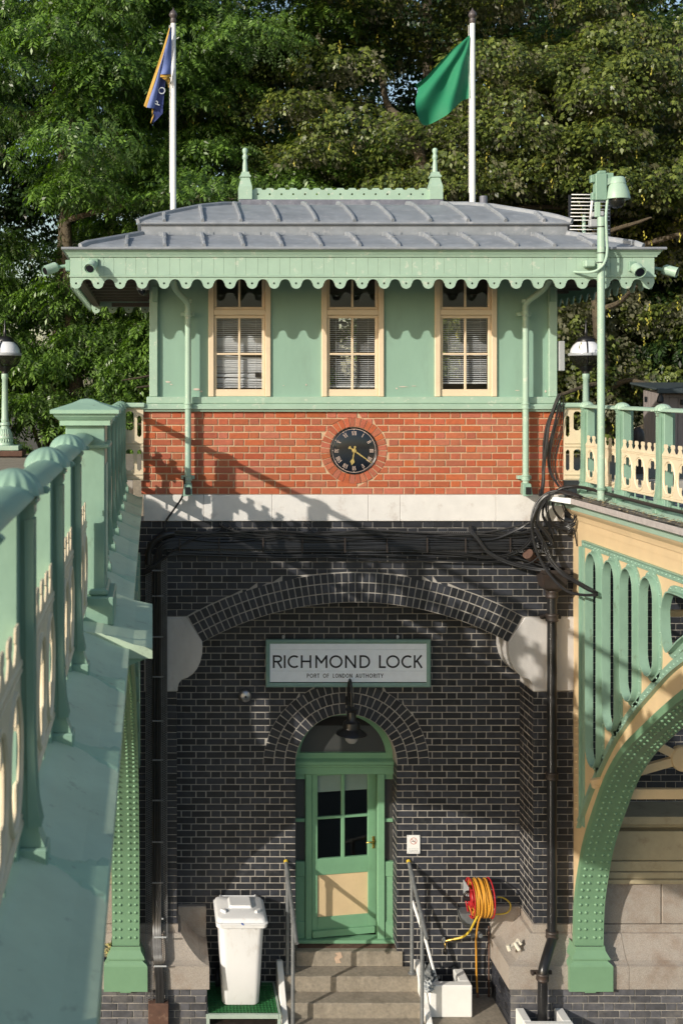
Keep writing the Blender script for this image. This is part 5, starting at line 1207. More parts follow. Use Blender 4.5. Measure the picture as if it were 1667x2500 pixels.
put('hinge', MB().cbox(sx0-.012, sx0-.001, 19.7, 19.8, Z(981,19.7), Z(968,19.7), .003), G['ink'], o)
put('hinge', MB().cbox(X(1660,19.2), X(1666,19.2), 19.155, 19.19, Z(988,19.2), Z(975,19.2), .004), G['ink'], o)
put('roof_prop', MB().lathe((X(1615,19), 19.05, 0), [(.04, Z(955,19)), (.025, Z(962,19)), (.05, Z(972,19)), (.055, Z(980,19)), (.03, Z(984,19))], 12), G['ink'], o)
put('bollard', MB().lathe((X(1557,16.4), 16.4, 0), [(.075, H-1.24), (.08, Z(1085,16.4)), (.088, Z(1070,16.4)), (.085, Z(1058,16.4)), (.06, Z(1048,16.4)), (.03, Z(1043,16.4)), (.001, Z(1042,16.4))], 18), G['brownp'], base=(X(1557,16.4), 16.4, H-1.24), label='dark round topped bollard behind the right balustrade', cat='bollard')

# ---------------------------------------------------------------- things on the recess wall
yw = 13.43; o = empty('alarm_bell', (X(599,yw), 13.48, Z(1716,yw)), 'round steel alarm bell on the dark brick wall left of the door', 'bell')
put('back_box', MB().lathe((X(600,yw), 13.485, Z(1701,yw)), [(.05, 0), (.05, -.03), (.03, -.035)], 16, axis='y'), G['black'], o)
put('gong', MB().lathe((X(599,yw), 13.46, Z(1701,yw)), [(.074, .0), (.074, -.008), (.068, -.02), (.05, -.035), (.025, -.043), (.001, -.045)], 28, axis='y'), G['steel'], o)
put('gong_screw', MB().lathe((X(599,yw)+.002, 13.41, Z(1701,yw)), [(.012, .008), (.012, -.004), (.001, -.006)], 10, axis='y'), G['ink'], o)
o = empty('wall_lamp', (X(858,13.3), 13.48, Z(1730,13.3)), 'black swan neck lamp with a clear bulb over the arched door', 'wall lamp')
ly = 13.15; zl_ = lambda v: Z(v, ly); cx = X(858, ly)
put('swan_neck', MB().tube(catmull([(X(852,13.48), 13.485, Z(1716,13.48)), (X(851,13.4), 13.42, Z(1700,13.4)), (X(851,13.36), 13.36, Z(1672,13.36)), (X(854,13.28), 13.28, Z(1660,13.28)), (X(857,13.2), 13.2, Z(1672,13.2)), (cx, 13.16, zl_(1700)), (cx, ly, zl_(1731))], 6), .014, 10), G['black'], o)
put('wall_plate', MB().cbox(X(843,13.48), X(861,13.48), 13.46, 13.485, Z(1722,13.48), Z(1700,13.48), .006), G['black'], o)
p = lambda v: v*ly/F
put('lamp_shade', MB().lathe((cx, ly, 0), [(p(.1), zl_(1727)), (p(10), zl_(1728)), (p(15), zl_(1731)), (p(14), zl_(1735)), (p(11), zl_(1738)), (p(11.5), zl_(1757)), (p(14), zl_(1760)), (p(20), zl_(1764)), (p(21), zl_(1768)), (p(21), zl_(1779)), (p(25), zl_(1783)), (p(34), zl_(1788)), (p(37.5), zl_(1793)), (p(36), zl_(1794)), (p(20), zl_(1789)), (p(17), zl_(1790))], 30), G['black'], o)
put('bulb', MB().lathe((cx, ly, 0), [(p(17), zl_(1791)), (p(17.5), zl_(1798)), (p(15.5), zl_(1807)), (p(10), zl_(1814)), (p(.1), zl_(1817))], 20), G['bulb'], o)
# no smoking sign
ys_ = 13.475; xs0, xs1, zs0, zs1 = X(993.5,ys_), X(1025,ys_), Z(2085,ys_), Z(2040,ys_)
o = empty('no_smoking_sign', ((xs0+xs1)/2, 13.48, zs0), 'small white no smoking sign on the brick wall right of the door', 'sign')
put('plate', MB().cbox(xs0, xs1, 13.472, 13.484, zs0, zs1, .001), G['white'], o)
m = MB(); cxs, czs = (xs0+xs1)/2, zs1-.065; Ts = lambda p, q: (p, 13.4705, q)
seg_strip(m, [(cxs+.036*math.cos(t), czs+.036*math.sin(t)) for t in np.linspace(0, 2*math.pi, 33)], .006, Ts); seg_strip(m, [(cxs-.026, czs+.026), (cxs+.026, czs-.026)], .006, Ts)
pr_ = mat('prohibition_red', (.5, .1, .05), .5, .05, 8, 0); put('prohibition_ring', m, pr_, o, recalc=False)
m = MB(); seg_strip(m, [(cxs-.022, czs-.004), (cxs+.012, czs-.004)], .006, Ts); seg_strip(m, [(cxs+.015, czs-.004), (cxs+.022, czs-.004)], .006, Ts); seg_strip(m, [(cxs+.016, czs+.004), (cxs+.02, czs+.012), (cxs+.014, czs+.018)], .003, Ts)
put('cigarette_mark', m, G['ink'], o, recalc=False)
m = MB(); text(m, 'NO SMOKING', xs0+.018, xs1-.018, zs0+.052, .009, 13.4705, .16); put('lettering', m, G['lgrey'], o, recalc=False)
def small_text(s, x, z, h, y, mt, parent):
    cu = bpy.data.curves.new('lettering', 'FONT'); cu.body = s; cu.size = h; cu.align_x = 'CENTER'; ob = bpy.data.objects.new('t', cu); col.objects.link(ob)
    me = bpy.data.meshes.new_from_object(ob.evaluated_get(bpy.context.evaluated_depsgraph_get())); bpy.data.objects.remove(ob)
    q = MB().add([(x+v.co.x, y, z+v.co.y) for v in me.vertices], [list(p_.vertices) for p_ in me.polygons]); bpy.data.meshes.remove(me); put('lettering', q, mt, parent, recalc=False)
small_text('It is against the law', cxs, zs0+.031, .0135, 13.4705, G['ink'], o); small_text('to smoke in these premises', cxs, zs0+.016, .0115, 13.4705, G['ink'], o)
for a in (xs0+.008, xs1-.008):
    for b_ in (zs0+.008, zs1-.008): put('screw', MB().lathe((a, 13.471, b_), [(.004, .001), (.004, -.001), (.001, -.0015)], 8, axis='y'), G['ink'], o)
# ---------------------------------------------------------------- steps and handrails
gz = H-7.03
o = empty('entrance_steps', (2.24, 13.25, gz), 'three worn concrete steps up to the green door with white side strings', 'steps')
def step(x0, x1, y0, y1, z0, z1):
    bm = bmesh.new(); bmesh.ops.create_grid(bm, x_segments=26, y_segments=1, size=.5); bm.free()
    m = MB(); n = 30; rings = []
    for i in range(n+1):
        x = x0+(x1-x0)*i/n; w = rnd.uniform(-.004, .004); c = rnd.uniform(.006, .014)
        rings.append([(x, y0+w*.3, z0), (x, y0+w*.6, z1-c), (x, y0+c+w, z1-.001+w*.3), (x, y1, z1), (x, y1, z0)])
    m.loft(rings, smooth=False); m.add([r for r in rings[0]], [(0,1,2,3,4)]); m.add([r for r in rings[-1]], [(4,3,2,1,0)]); return m
put('step', step(1.650, 2.873, 13.465, 13.64, H-6.688, H-6.52), G['conc'], o)
put('plaster_patch', MB().prism([(X(818,13.46),Z(2328,13.46)),(X(832,13.46),Z(2326,13.46)),(X(836,13.46),Z(2338,13.46)),(X(828,13.46),Z(2343,13.46)),(X(833,13.46),Z(2352,13.46)),(X(820,13.46),Z(2353,13.46)),(X(816,13.46),Z(2340,13.46)),(X(824,13.46),Z(2334,13.46))], 13.4585, 13.4645), mat('pinkish_plaster', (.5,.36,.26), .9, .2, 30, .3, 100), o)
put('step', step(1.492, 2.993, 13.235, 13.4645, H-6.86, H-6.69), G['conc'], o)
put('step', step(1.492, 2.993, 12.985, 13.2345, gz+.002, H-6.86), G['conc'], o)
for a, b_ in ((1.42, 1.49), (2.996, 3.066)):
    put('side_string', MB().prism([(12.80, gz+.002), (13.46, gz+.002), (13.46, H-6.60), (13.38, H-6.58), (13.22, H-6.70), (13.0, H-6.86), (12.84, H-6.96), (12.80, H-6.99)], a, b_, axis='x'), G['whitew'], o, bevel=.008)
def handrail(x, lab, side):
    o = empty('handrail', (x, 13.0, gz), lab, 'handrail', 'galvanised tube handrails on the steps')
    a, b_ = Vector((x, 13.45, H-5.494)), Vector((x, 12.46 if side < 0 else 12.57, H-5.945))
    at_ = lambda y: a.z+(y-a.y)*(b_.z-a.z)/(b_.y-a.y)
    put('rail', MB().tube([a, b_], .0225, 14), G['galv'], o)
    put('end_cap', MB().tube([a+Vector((0,.0,0)), a+Vector((0, .03, .013))], .025, 14), G['yellow'], o)
    for y, zb_ in ((13.30, H-6.688), (12.80, gz)):
        put('upright', MB().cyl((x, y, zb_+.002), (x, y, at_(y)-.01), .0215, 14), G['galv'], o)
        put('fitting', MB().tube([(x, y, at_(y)-.085), (x, y, at_(y)-.02)], .028, 14).tube([(x, y-.05, at_(y-.05)), (x, y+.05, at_(y+.05))], .029, 14), G['galv'], o)
        put('foot_flange', MB().lathe((x, y, zb_+.001), [(.045, 0), (.045, .008), (.028, .012), (.026, .04), (.022, .041)], 16), G['galv'], o)
handrail(1.535, 'grey tube handrail on the left of the steps beside the white bin', -1); handrail(2.945, 'grey tube handrail on the right of the steps by the hose reel', 1)
pz = lambda x, y, d: (X(x, d), d, Z(y, d))
m = MB().tube([pz(1005, 2195, 13.30), pz(1040, 2300, 13.22), pz(1067, 2402, 13.16)], [.018, .018, .017], 10); put('white_pole', m, G['white'], base=pz(1067, 2402, 13.16), label='thin white pole leaning behind the right handrail', cat='pole')

# ---------------------------------------------------------------- grating platform and bin
gx0_, gx1_, gy0, gy1, gzt = .615, 1.375, 12.80, 13.46, H-6.87
o = empty('grating_platform', (1.0, 13.1, gz), 'low platform of green plastic grating under the white bin', 'platform')
m = MB(); nx, ny = 20, 18
for i in range(nx+1): x = gx0_+.006+(gx1_-gx0_-.012)*i/nx; m.box(x-.0035, x+.0035, gy0, gy1, gzt-.012, gzt)
for i in range(ny+1): y = gy0+.004+(gy1-gy0-.008)*i/ny; m.box(gx0_, gx1_, y-.0035, y+.0035, gzt-.0125, gzt-.0005)
put('grating', m, G['grate'], o, recalc=False, kind='stuff')
for a in ((gx0_-.002, gx1_+.002, gy0-.035, gy0-.001), (gx0_-.002, gx1_+.002, gy1+.001, gy1+.02)): put('frame_rail', MB().cbox(*a, gzt-.045, gzt+.003, .003), G['galvf'], o)
for a in ((gx0_-.03, gx0_-.003, gy0-.03, gy1+.015), (gx1_+.003, gx1_+.03, gy0-.03, gy1+.015)): put('frame_rail', MB().cbox(*a, gzt-.045, gzt+.002, .003), G['galvf'], o)
for x in (gx0_-.025, gx1_-.008):
    for y in (gy0-.03, gy1-.04): put('leg', MB().cbox(x, x+.035, y, y+.035, gz+.001, gzt-.0455, .003), G['galvf'], o)
put('shelf', MB().box(gx0_+.02, gx1_-.02, gy0+.02, gy1-.02, gz+.02, gz+.03), G['brownp'], o)
bx = X(588, 12.95)
o = empty('wheelie_bin', (bx, 13.1, gzt), 'white wheeled bin with closed lid standing on the green grating', 'bin')
def rr(cx_, cy_, hx2, hy2, z, r, n=6):
    pts = []
    for sx2, sy2, a0 in ((1,1,0), (-1,1,90), (-1,-1,180), (1,-1,270)):
        for i in range(n+1):
            a = R(a0+90*i/n); pts.append((cx_+sx2*(hx2-r)+r*math.cos(a), cy_+sy2*(hy2-r)+r*math.sin(a), z))
    return pts
z0 = gzt+.001
body = MB().loft([rr(bx, 13.15, .188, .18, z0, .05), rr(bx, 13.15, .205, .195, z0+.02, .06), rr(bx, 13.13, .226, .23, z0+.45, .075), rr(bx, 13.105, .243, .27, z0+.86, .07), rr(bx, 13.10, .25, .28, z0+.925, .07)], closed=True)
body.add(rr(bx, 13.15, .188, .18, z0, .05), [tuple(range(28))[::-1]])
put('body', body, G['bin'], o)
put('rim', MB().loft([rr(bx, 13.10, .262, .29, z0+.925, .05), rr(bx, 13.10, .278, .305, z0+.93, .05), rr(bx, 13.10, .282, .31, z0+.965, .05), rr(bx, 13.10, .262, .29, z0+.968, .05)], closed=True, smooth=False), G['bin'], o)
for u in (-.15, 0, .15): put('gusset', MB().prism([(12.81, z0+.925), (12.845, z0+.925), (12.845, z0+.865)], bx+u-.004, bx+u+.004, axis='x'), G['bin'], o)
lid = put('lid', MB().loft([rr(bx, 13.09, .284, .316, z0+.968, .05), rr(bx, 13.09, .286, .318, z0+.985, .05), rr(bx, 13.095, .272, .300, z0+.99, .05), rr(bx, 13.10, .262, .288, z0+1.018, .055), rr(bx, 13.105, .25, .27, z0+1.026, .06), rr(bx, 13.13, .1, .12, z0+1.04, .06), rr(bx, 13.13, .001, .001, z0+1.041, .0005)], closed=True), G['bin'], o)
put('lid_panel', MB().loft([rr(bx+.005, 13.17, .135, .135, z0+1.030, .025), rr(bx+.005, 13.17, .12, .12, z0+1.062, .022), rr(bx+.005, 13.17, .113, .113, z0+1.066, .02), rr(bx+.005, 13.17, .001, .001, z0+1.066, .0005)], closed=True, smooth=False), G['bin'], lid)
for s in (-1, 1):
    put('lid_handle', MB().prism([(bx+s*.155, 12.95), (bx+s*.175, 12.93), (bx+s*.225, 12.99), (bx+s*.215, 13.02), (bx+s*.165, 12.985)][::s], z0+1.024, z0+1.056, axis='z'), G['bin'], lid, bevel=.006)
put('handle_bar', MB().cyl((bx-.195, 13.44, z0+.995), (bx+.195, 13.44, z0+.995), .014, 12).cbox(bx-.21, bx-.19, 13.36, 13.455, z0+.96, z0+1.015, .006).cbox(bx+.19, bx+.21, 13.36, 13.455, z0+.96, z0+1.015, .006), G['bin'], o)
for s in (-1, 1): put('wheel', MB().lathe((bx+s*.235, 13.38, z0+.098), [(.03, -.022), (.09, -.022), (.097, -.01), (.097, .01), (.09, .022), (.03, .022)], 24, axis='x'), G['ink'], o)
put('tag', MB().prism([(bx-.012, z0+1.0), (bx+.005, z0+.998), (bx+.016, z0+.982), (bx+.028, z0+.985), (bx+.022, z0+.973), (bx-.002, z0+.976)], 12.772, 12.775), G['blue_t'], o)

# ---------------------------------------------------------------- white upstands
m = MB().cbox(3.075, 3.55, 13.0, 13.10, gz+.002, H-6.67, .01); o = empty('white_upstand', (3.3, 13.1, gz), 'white painted low box wall on the ground right of the steps', 'low wall', 'white painted low walls')
put('front_wall', m, G['whitew'], o); put('side_wall', MB().cbox(3.43, 3.548, 13.101, 13.38, gz+.002, H-6.672, .01), G['whitew'], o)
o = empty('white_upstand', (4.2, 12.6, gz), 'white painted low wall around the foot of the black downpipe', 'low wall', 'white painted low walls')
put('front_wall', MB().cbox(3.955, 4.475, 12.43, 12.50, gz+.002, H-6.79, .008), G['whitew'], o)
for a, b_ in ((3.955, 4.045), (4.375, 4.472)): put('side_wall', MB().cbox(a, b_, 12.501, 12.765, gz+.002, H-6.792, .008), G['whitew'], o)

# ---------------------------------------------------------------- black downpipe with hopper
o = empty('downpipe', (4.2, 12.65, gz), 'black cast iron downpipe with a square hopper head on the right pier', 'downpipe')
y = 12.87; c = X(1347, y); zz = lambda v, d=y: Z(v, d)
put('hopper_head', MB().loft([[(c-a, y-b_, zz(v)), (c+a, y-b_, zz(v)), (c+a, y+.1, zz(v)), (c-a, y+.1, zz(v))] for a, b_, v in ((.045,.04,1445), (.11,.10,1434), (.118,.105,1431), (.145,.125,1398), (.155,.135,1396), (.155,.135,1388), (.14,.12,1388), (.10,.09,1420))], closed=True, smooth=False), G['brownp'], o)
path = [(c, y, zz(1440)), (c, y, zz(2270)), (c, y-.01, zz(2290)), (X(1338,12.72), 12.72, Z(2325,12.72)), (X(1326,12.60), 12.60, Z(2368,12.60)), (X(1324,12.60), 12.60, Z(2400,12.60)), (X(1324,12.6), 12.6, gz+.003)]
cc2 = catmull(path[1:6], 5)
put('pipe', MB().tube([path[0]]+cc2+[path[-1]], .052, 20), G['black'], o)
def coll(v, d, cx_, w=.066): 
    return MB().lathe((cx_, d, Z(v, d)), [(.052, -.045), (w, -.04), (w+.004, -.028), (w, -.02), (w, .02), (w+.004, .028), (w, .04), (.052, .045)], 20)
for v in (1450, 1508, 1895, 2283): put('pipe_collar', coll(v, y, c), G['brownp'], o)
for v in (2385,): put('pipe_collar', coll(v, 12.6, X(1324, 12.6)), G['brownp'], o)
for v, cx_, d in ((1508, c, y), (2380, X(1324,12.6), 12.6)): put('pipe_ear', MB().cbox(cx_-.115, cx_+.115, d+.03, d+.06, Z(v+5, d), Z(v-5, d), .006).cbox(cx_-.115, cx_-.085, d+.0, d+.0295, Z(v+4, d), Z(v-4, d), .005), G['brownp'], o)
put('thin_pipe', MB().cyl((X(1196,13.4), 13.45, Z(2440,13.45)), (X(1196,13.4), 13.45, Z(2262,13.45)), .009, 8), G['rust'], base=(X(1196,13.4), 13.45, Z(2440,13.45)), label='thin rusty pipe in the corner between the brick wall and granite block', cat='pipe')

# ---------------------------------------------------------------- hose reel
hy_, s_ = 13.28, F/13.28; hc = Vector((X(1170, hy_), hy_, Z(2193, hy_)))
o = empty('hose_reel', hc+Vector((0, .2, -.22)), 'red framed reel wound with yellow orange air hose on the dark brick wall', 'hose reel')
def ringx(x, r, t, tilt=0, n=36, wob=0):
    return [(hc.x+x+tilt*math.cos(a)+wob*math.sin(3*a), hc.y+r*math.sin(a), hc.z+r*math.cos(a)) for a in [2*math.pi*i/n for i in range(n)]]
for sx2, xx in ((-1, -.105), (1, .118)):
    put('reel_flange', MB().tube(ringx(xx, .212, 0), .008, 8, closed=True).tube(ringx(xx, .11, 0), .006, 6, closed=True), G['redp'], o)
    for k in range(6):
        a = 2*math.pi*k/6+.3; put('reel_spoke', MB().tube([(hc.x+xx, hc.y+.03*math.sin(a), hc.z+.03*math.cos(a)), (hc.x+xx+sx2*.008, hc.y+.12*math.sin(a+.25), hc.z+.12*math.cos(a+.25)), (hc.x+xx, hc.y+.21*math.sin(a), hc.z+.21*math.cos(a))], .006, 6), G['redp'], o)
put('reel_drum', MB().lathe(hc, [(.001, -.11), (.09, -.108), (.09, .115), (.001, .118)], 20, axis='x'), G['redp'], o)
for lay_, r in ((0, .155), (1, .178), (2, .20)):
    nn = [10, 9, 8][lay_]
    for k in range(nn):
        xx = -.088+.185*(k+.5)/nn; put('hose_coil', MB().tube(ringx(xx, r+rnd.uniform(-.006,.010), 0, tilt=rnd.uniform(-.016,.02), wob=rnd.uniform(-.007,.007)), .0115, 8, closed=True), G['orange'], o)
put('wall_bracket', MB().cbox(hc.x-.13, hc.x-.115, hc.y, 13.488, hc.z-.02, hc.z+.12, .004).cbox(hc.x-.128, hc.x+.12, 13.47, 13.486, hc.z-.08, hc.z+.08, .004), G['lgrey'], o)
put('swivel', MB().tube(catmull([(hc.x-.11, hc.y, hc.z), (hc.x-.15, hc.y, hc.z+.005), (hc.x-.175, hc.y-.01, hc.z+.03), (hc.x-.155, hc.y-.02, hc.z+.07), (hc.x-.13, hc.y-.01, hc.z+.075)], 4), .014, 8).cyl((hc.x-.175, hc.y, hc.z-.01), (hc.x-.105, hc.y, hc.z-.012), .024, 12), G['black'], o)
put('axle_end', MB().cyl((hc.x+.12, hc.y, hc.z+.005), (hc.x+.20, hc.y+.0, hc.z+.008), .014, 10).cyl((hc.x+.13, hc.y, hc.z+.005), (hc.x+.15, hc.y, hc.z+.005), .02, 12), G['galv'], o)
q_ = lambda x, y_, d=13.3: pz(x, y_, d)
put('feed_hose', MB().tube(catmull([(hc.x+.19, hc.y, hc.z+.008), q_(1228,2193), q_(1243,2204,13.33), q_(1246,2217,13.36), q_(1238,2229,13.38), q_(1218,2233,13.36), q_(1197,2232,13.34)], 5), .0085, 8), G['yellow'], o)
put('wound_off_hose', MB().tube(catmull([q_(1178,2232,13.12), q_(1168,2250,13.14), q_(1162,2290,13.25), q_(1162,2320,13.36), q_(1163,2380,13.38), q_(1165,2425,13.38)], 5), .0105, 8), G['orange'], o)
put('hose_tail', MB().tube(catmull([q_(1166,2236,13.12), q_(1156,2256,13.18), q_(1145,2276,13.28), q_(1128,2289,13.34), q_(1108,2294,13.38)], 5), .0125, 8), G['yellow'], o)
put('hose_end', MB().cyl(q_(1165,2424,13.38), q_(1166,2436,13.38), .014, 8), G['rust'], o)
t_ = empty('wall_tap', q_(1087,2325,13.42), 'brass wall tap with hose connector on the brick wall under the reel', 'tap')
put('connector', MB().cyl(q_(1110,2294,13.38), q_(1103,2295,13.39), .014, 10).cyl(q_(1103,2295,13.39), q_(1086,2299,13.42), .018, 10), G['brass'], t_)
put('tap_body', MB().cyl((X(1084,13.42), 13.488, Z(2295,13.42)), (X(1084,13.42), 13.40, Z(2295,13.42)), .016, 10).cyl(q_(1084,2289,13.42), q_(1084,2302,13.42), .013, 10).cyl(q_(1077,2300,13.42), q_(1090,2297,13.42), .009, 8), G['galv'], t_)
put('tap_handle', MB().tube([q_(1086,2300,13.42), q_(1087,2318,13.41)], .009, 8), G['brass'], t_); put('tap_weight', MB().lathe(q_(1087,2325,13.41), [(.001,-.03),(.02,-.026),(.026,0),(.018,.03),(.001,.034)], 12), G['black'], t_)
t_ = empty('hose_guide', q_(1160,2290,13.4), 'dark grey roller bracket on the wall under the hose reel', 'bracket')
put('bracket_plate', MB().prism([(X(1141), Z(2262)), (X(1170), Z(2262)), (X(1178), Z(2288)), (X(1146), Z(2288))], 13.3, 13.484), G['grey'], t_, bevel=.006)
for x in (1153, 1171): put('roller', MB().lathe(q_(x,2283,13.27), [(.001,-.03),(.026,-.028),(.018,0),(.026,.028),(.001,.03)], 14, axis='y'), G['grey'], t_)
put('lower_bracket', MB().prism([(X(1150), Z(2290)), (X(1174), Z(2290)), (X(1166), Z(2300)), (X(1156), Z(2298))], 13.32, 13.48), G['grey'], t_, bevel=.004)

# ---------------------------------------------------------------- cloths, fittings, oddments
def lump(name, c, sx2, sy2, sz2, mt, seed, lab, cat_, rough=.35):
    r_ = np.random.RandomState(seed); bm = bmesh.new(); bmesh.ops.create_icosphere(bm, subdivisions=4, radius=1)
    ph = r_.rand(12, 3)*6; am = r_.rand(12)
    for v in bm.verts:
        d_ = sum(am[i]*math.sin(v.co.x*(2+i*.8)+ph[i][0])*math.sin(v.co.y*(2+i*.7)+ph[i][1])*math.sin(v.co.z*(2+i*.9)+ph[i][2]) for i in range(12))
        k2 = 1+rough*d_; v.co = Vector((v.co.x*sx2*k2, v.co.y*sy2*k2, max(v.co.z, -.75)*sz2*k2))
    m = MB(); bm.verts.ensure_lookup_table(); m.add([tuple(Vector(c)+v.co) for v in bm.verts], [[v.index for v in f.verts] for f in bm.faces], True); bm.free()
    return put(name, m, mt, base=(c[0], c[1], c[2]-sz2*.75), recalc=False, label=lab, cat=cat_)
lump('cloth', pz(251, 2352, 12.86), .055, .07, .085, G['rag'], 3, 'crumpled navy cloth beside the left green bridge foot', 'cloth')
lump('glove', pz(262, 2322, 12.84), .07, .05, .065, G['glove'], 5, 'dirty yellow glove stuffed behind the left green bridge foot', 'glove')
lump('work_bag', pz(1048, 2395, 13.2), .075, .13, .14, G['grey'], 8, 'dark grey bag slumped between the right handrail and white box wall', 'bag')
lump('work_glove', pz(1046, 2412, 12.97), .05, .05, .05, G['lgrey'], 12, 'grey work glove with an orange cuff hung on the white box wall', 'glove', .5)
o = empty('valve_fitting', pz(1262, 2322, 12.86), 'small off white pipe fitting lying on the granite block', 'pipe fitting')
w_ = mat('aged_white_plastic', (.6, .55, .45), .6, .15, 30, .3, 100)
put('tube', MB().tube([pz(1241,2316,12.85), pz(1258,2304,12.9), pz(1266,2296,12.92)], .018, 10), w_, o); put('tube', MB().tube([pz(1256,2303,12.89), pz(1268,2322,12.84)], .022, 10), w_, o); put('tube', MB().tube([pz(1262,2294,12.93), pz(1273,2308,12.88)], .016, 10), w_, o); put('cap', MB().tube([pz(1239,2308,12.86), pz(1244,2322,12.85)], .024, 12), w_, o)
o = empty('floodlight', pz(1300, 1362, 12.9), 'rusty brown cone floodlight under the cable tray near the right pier', 'floodlight')
put('lamp_housing', MB().tube([pz(1288,1352,12.85), pz(1290,1354,12.86), pz(1300,1364,12.92), pz(1312,1370,12.95)], [.06, .058, .05, .03], 18), G['rust'], o); put('bracket', MB().cyl(pz(1308,1368,12.94), pz(1312,1350,12.99), .012, 8), G['black'], o)
for x, y_ in ((1118, 2375),): put('socket_outlet', MB().lathe((X(1113,13.4), 13.44, Z(2376,13.4)), [(.03, .045), (.032, 0), (.02, -.02), (.001, -.022)], 14, axis='y'), G['grey'], base=(X(1113,13.4), 13.48, Z(2382,13.4)), label='small grey fitting low on the wall above the white box wall', cat='socket')
put('silicone_bar', MB().cbox(X(421,12.9), X(490,12.9), 12.83, 12.85, Z(2357,12.85), Z(2352,12.85), .003), G['rust'], base=pz(455, 2357, 12.85), label='thin rusty bar lying on the left granite block', cat='bar')

# ---------------------------------------------------------------- cables
o = empty('cable_tray', (X(380), 12.95, H-6.6), 'perforated tray of black cables running down the left pier and across under the stone band', 'cable tray')
def perf(p0, p1, wdir, w, pitch, rows):
    """perforated strip: thin longitudinal bars and rungs"""
    p0, p1, wd = Vector(p0), Vector(p1), Vector(wdir); ax = (p1-p0); L_ = ax.length; ax.normalize(); m = MB(); nrm = Vector((0, 1, 0))
    def bar(a, b_, hw, d0):
        d_ = (b_-a).normalized(); s = nrm.cross(d_)*hw
        m.hexa([tuple(v) for v in (a-s, a+s, a+s+nrm*.003, a-s+nrm*.003, b_-s, b_+s, b_+s+nrm*.003, b_-s+nrm*.003)])
    for r in range(rows+1): c2 = p0+wd*(w*(r/rows-.5)); bar(c2, c2+ax*L_, .0018 if 0 < r < rows else .0035, 0)
    n = int(L_/pitch)
    for r in range(rows):
        for k in range(n):
            q = p0+ax*(pitch*(k+(.5 if r % 2 else 0))); bar(q+wd*(w*(r/rows-.5)), q+wd*(w*((r+1)/rows-.5)), .0028, 0)
    return m
yt_ = 12.945
put('tray_back', MB().cbox(X(357), X(407), yt_+.012, yt_+.018, Z(2250), Z(1355)), G['black'], o)
put('perforated_strip', perf((X(364), yt_, Z(2250)), (X(364), yt_, Z(1352)), (1,0,0), .072, .020, 3), G['tray'], o, kind='stuff', recalc=False)
put('perforated_strip', perf((X(401), yt_, Z(2250)), (X(401), yt_, Z(1362)), (1,0,0), .062, .020, 3), G['tray'], o, kind='stuff', recalc=False)
put('perforated_strip', perf((X(418), yt_, Z(1303)), (X(1325), yt_, Z(1303)), (0,0,1), .055, .022, 2), G['tray'], o, kind='stuff', recalc=False)
put('perforated_strip', perf((X(410), yt_, Z(1339)), (X(1325), yt_, Z(1341)), (0,0,1), .05, .022, 2), G['tray'], o, kind='stuff', recalc=False)
for xq, w2 in ((364, .072), (401, .062)):
    put('perforated_strip', perf((X(xq), 12.73, Z(2370, 12.73)), (X(xq), yt_, Z(2250)), (1,0,0), w2, .020, 3), G['tray'], o, kind='stuff', recalc=False)
    put('perforated_strip', perf((X(xq), 12.73, Z(2446, 12.73)), (X(xq), 12.73, Z(2370, 12.73)), (1,0,0), w2, .020, 3), G['tray'], o, kind='stuff', recalc=False)
put('tray_back', MB().cbox(X(415), X(1325), yt_+.012, yt_+.018, Z(1348), Z(1296)), G['black'], o)
m = MB()
for k in range(11):
    f = k/10; x = X(374+f*18)+rnd.uniform(-.003,.003); zt_ = Z(1311+f*26)-.0; yy = 12.925-.008*rnd.random(); rad = .25-.16*f
    top_ = [(x, yy, Z(1352)-.1), (x+.01, yy, zt_-rad), (x+rad*.3, yy, zt_-rad*.3), (x+rad, yy, zt_), (x+rad+.3, yy, zt_)]
    low = [(x+.10*f*0+X(372+k*1.6+12)-X(372+k*1.6), 12.80, Z(2447, 12.9))]
    pts = [(x+.035+rnd.uniform(-.006,.006), 12.69, Z(2450,12.7)), (x+.03, 12.69, Z(2400,12.7)), (x+.015, 12.70, Z(2350,12.7)), (x+.005, 12.78, Z(2310,12.8)), (x, yy-.02, Z(2240))]
    zq = Z(2240)
    while zq < Z(1380): zq += .45; pts.append((x+rnd.uniform(-.003,.003), yy+rnd.uniform(-.004,.004), min(zq, Z(1378))))
    pts += top_
    xx = X(520)
    while xx < X(1285): pts.append((xx, yy+rnd.uniform(-.006,.006), zt_+rnd.uniform(-.006,.005))); xx += rnd.uniform(.3,.5)
    pts += [(X(1300), yy-.02, zt_+.02), (X(1313), yy-.06, zt_+.12-f*.1)]
    put('cable', MB().tube(catmull(pts, 4), .0085+.0015*rnd.random(), 6), G['cable'], o)
for k in range(5):
    v = 1292+k*4.2; pts = [(X(398+k*6), 12.93, Z(v+12)), (X(430), 12.92, Z(v+rnd.uniform(2,6)))]
    xx = X(520)
    while xx < X(1290): pts.append((xx, 12.915+rnd.uniform(-.02,.01), Z(v+rnd.uniform(-3,12+5*math.sin(xx))))); xx += rnd.uniform(.35,.7)
    pts.append((X(1305), 12.88, Z(1270+k*8)))
    put('cable', MB().tube(catmull(pts, 5), .008+.004*rnd.random(), 7), G['cable'], o)
for k in range(3):
    v = 1345+k*3.5; pts = [(X(352-k), 12.93, Z(1392+k*4)), (X(372), 12.915, Z(1382+k*3)), (X(398), 12.91, Z(1362)), (X(430), 12.92, Z(v))]
    for xx in range(520, 1280, 90): pts.append((X(xx), 12.925, Z(v+rnd.uniform(-1.5,2.5)+k*(xx-500)*.012)))
    pts.append((X(1330), 12.87, Z(1378+k*5)))
    put('cable', MB().tube(catmull(pts, 5), .0105, 7), G['cable'], o)
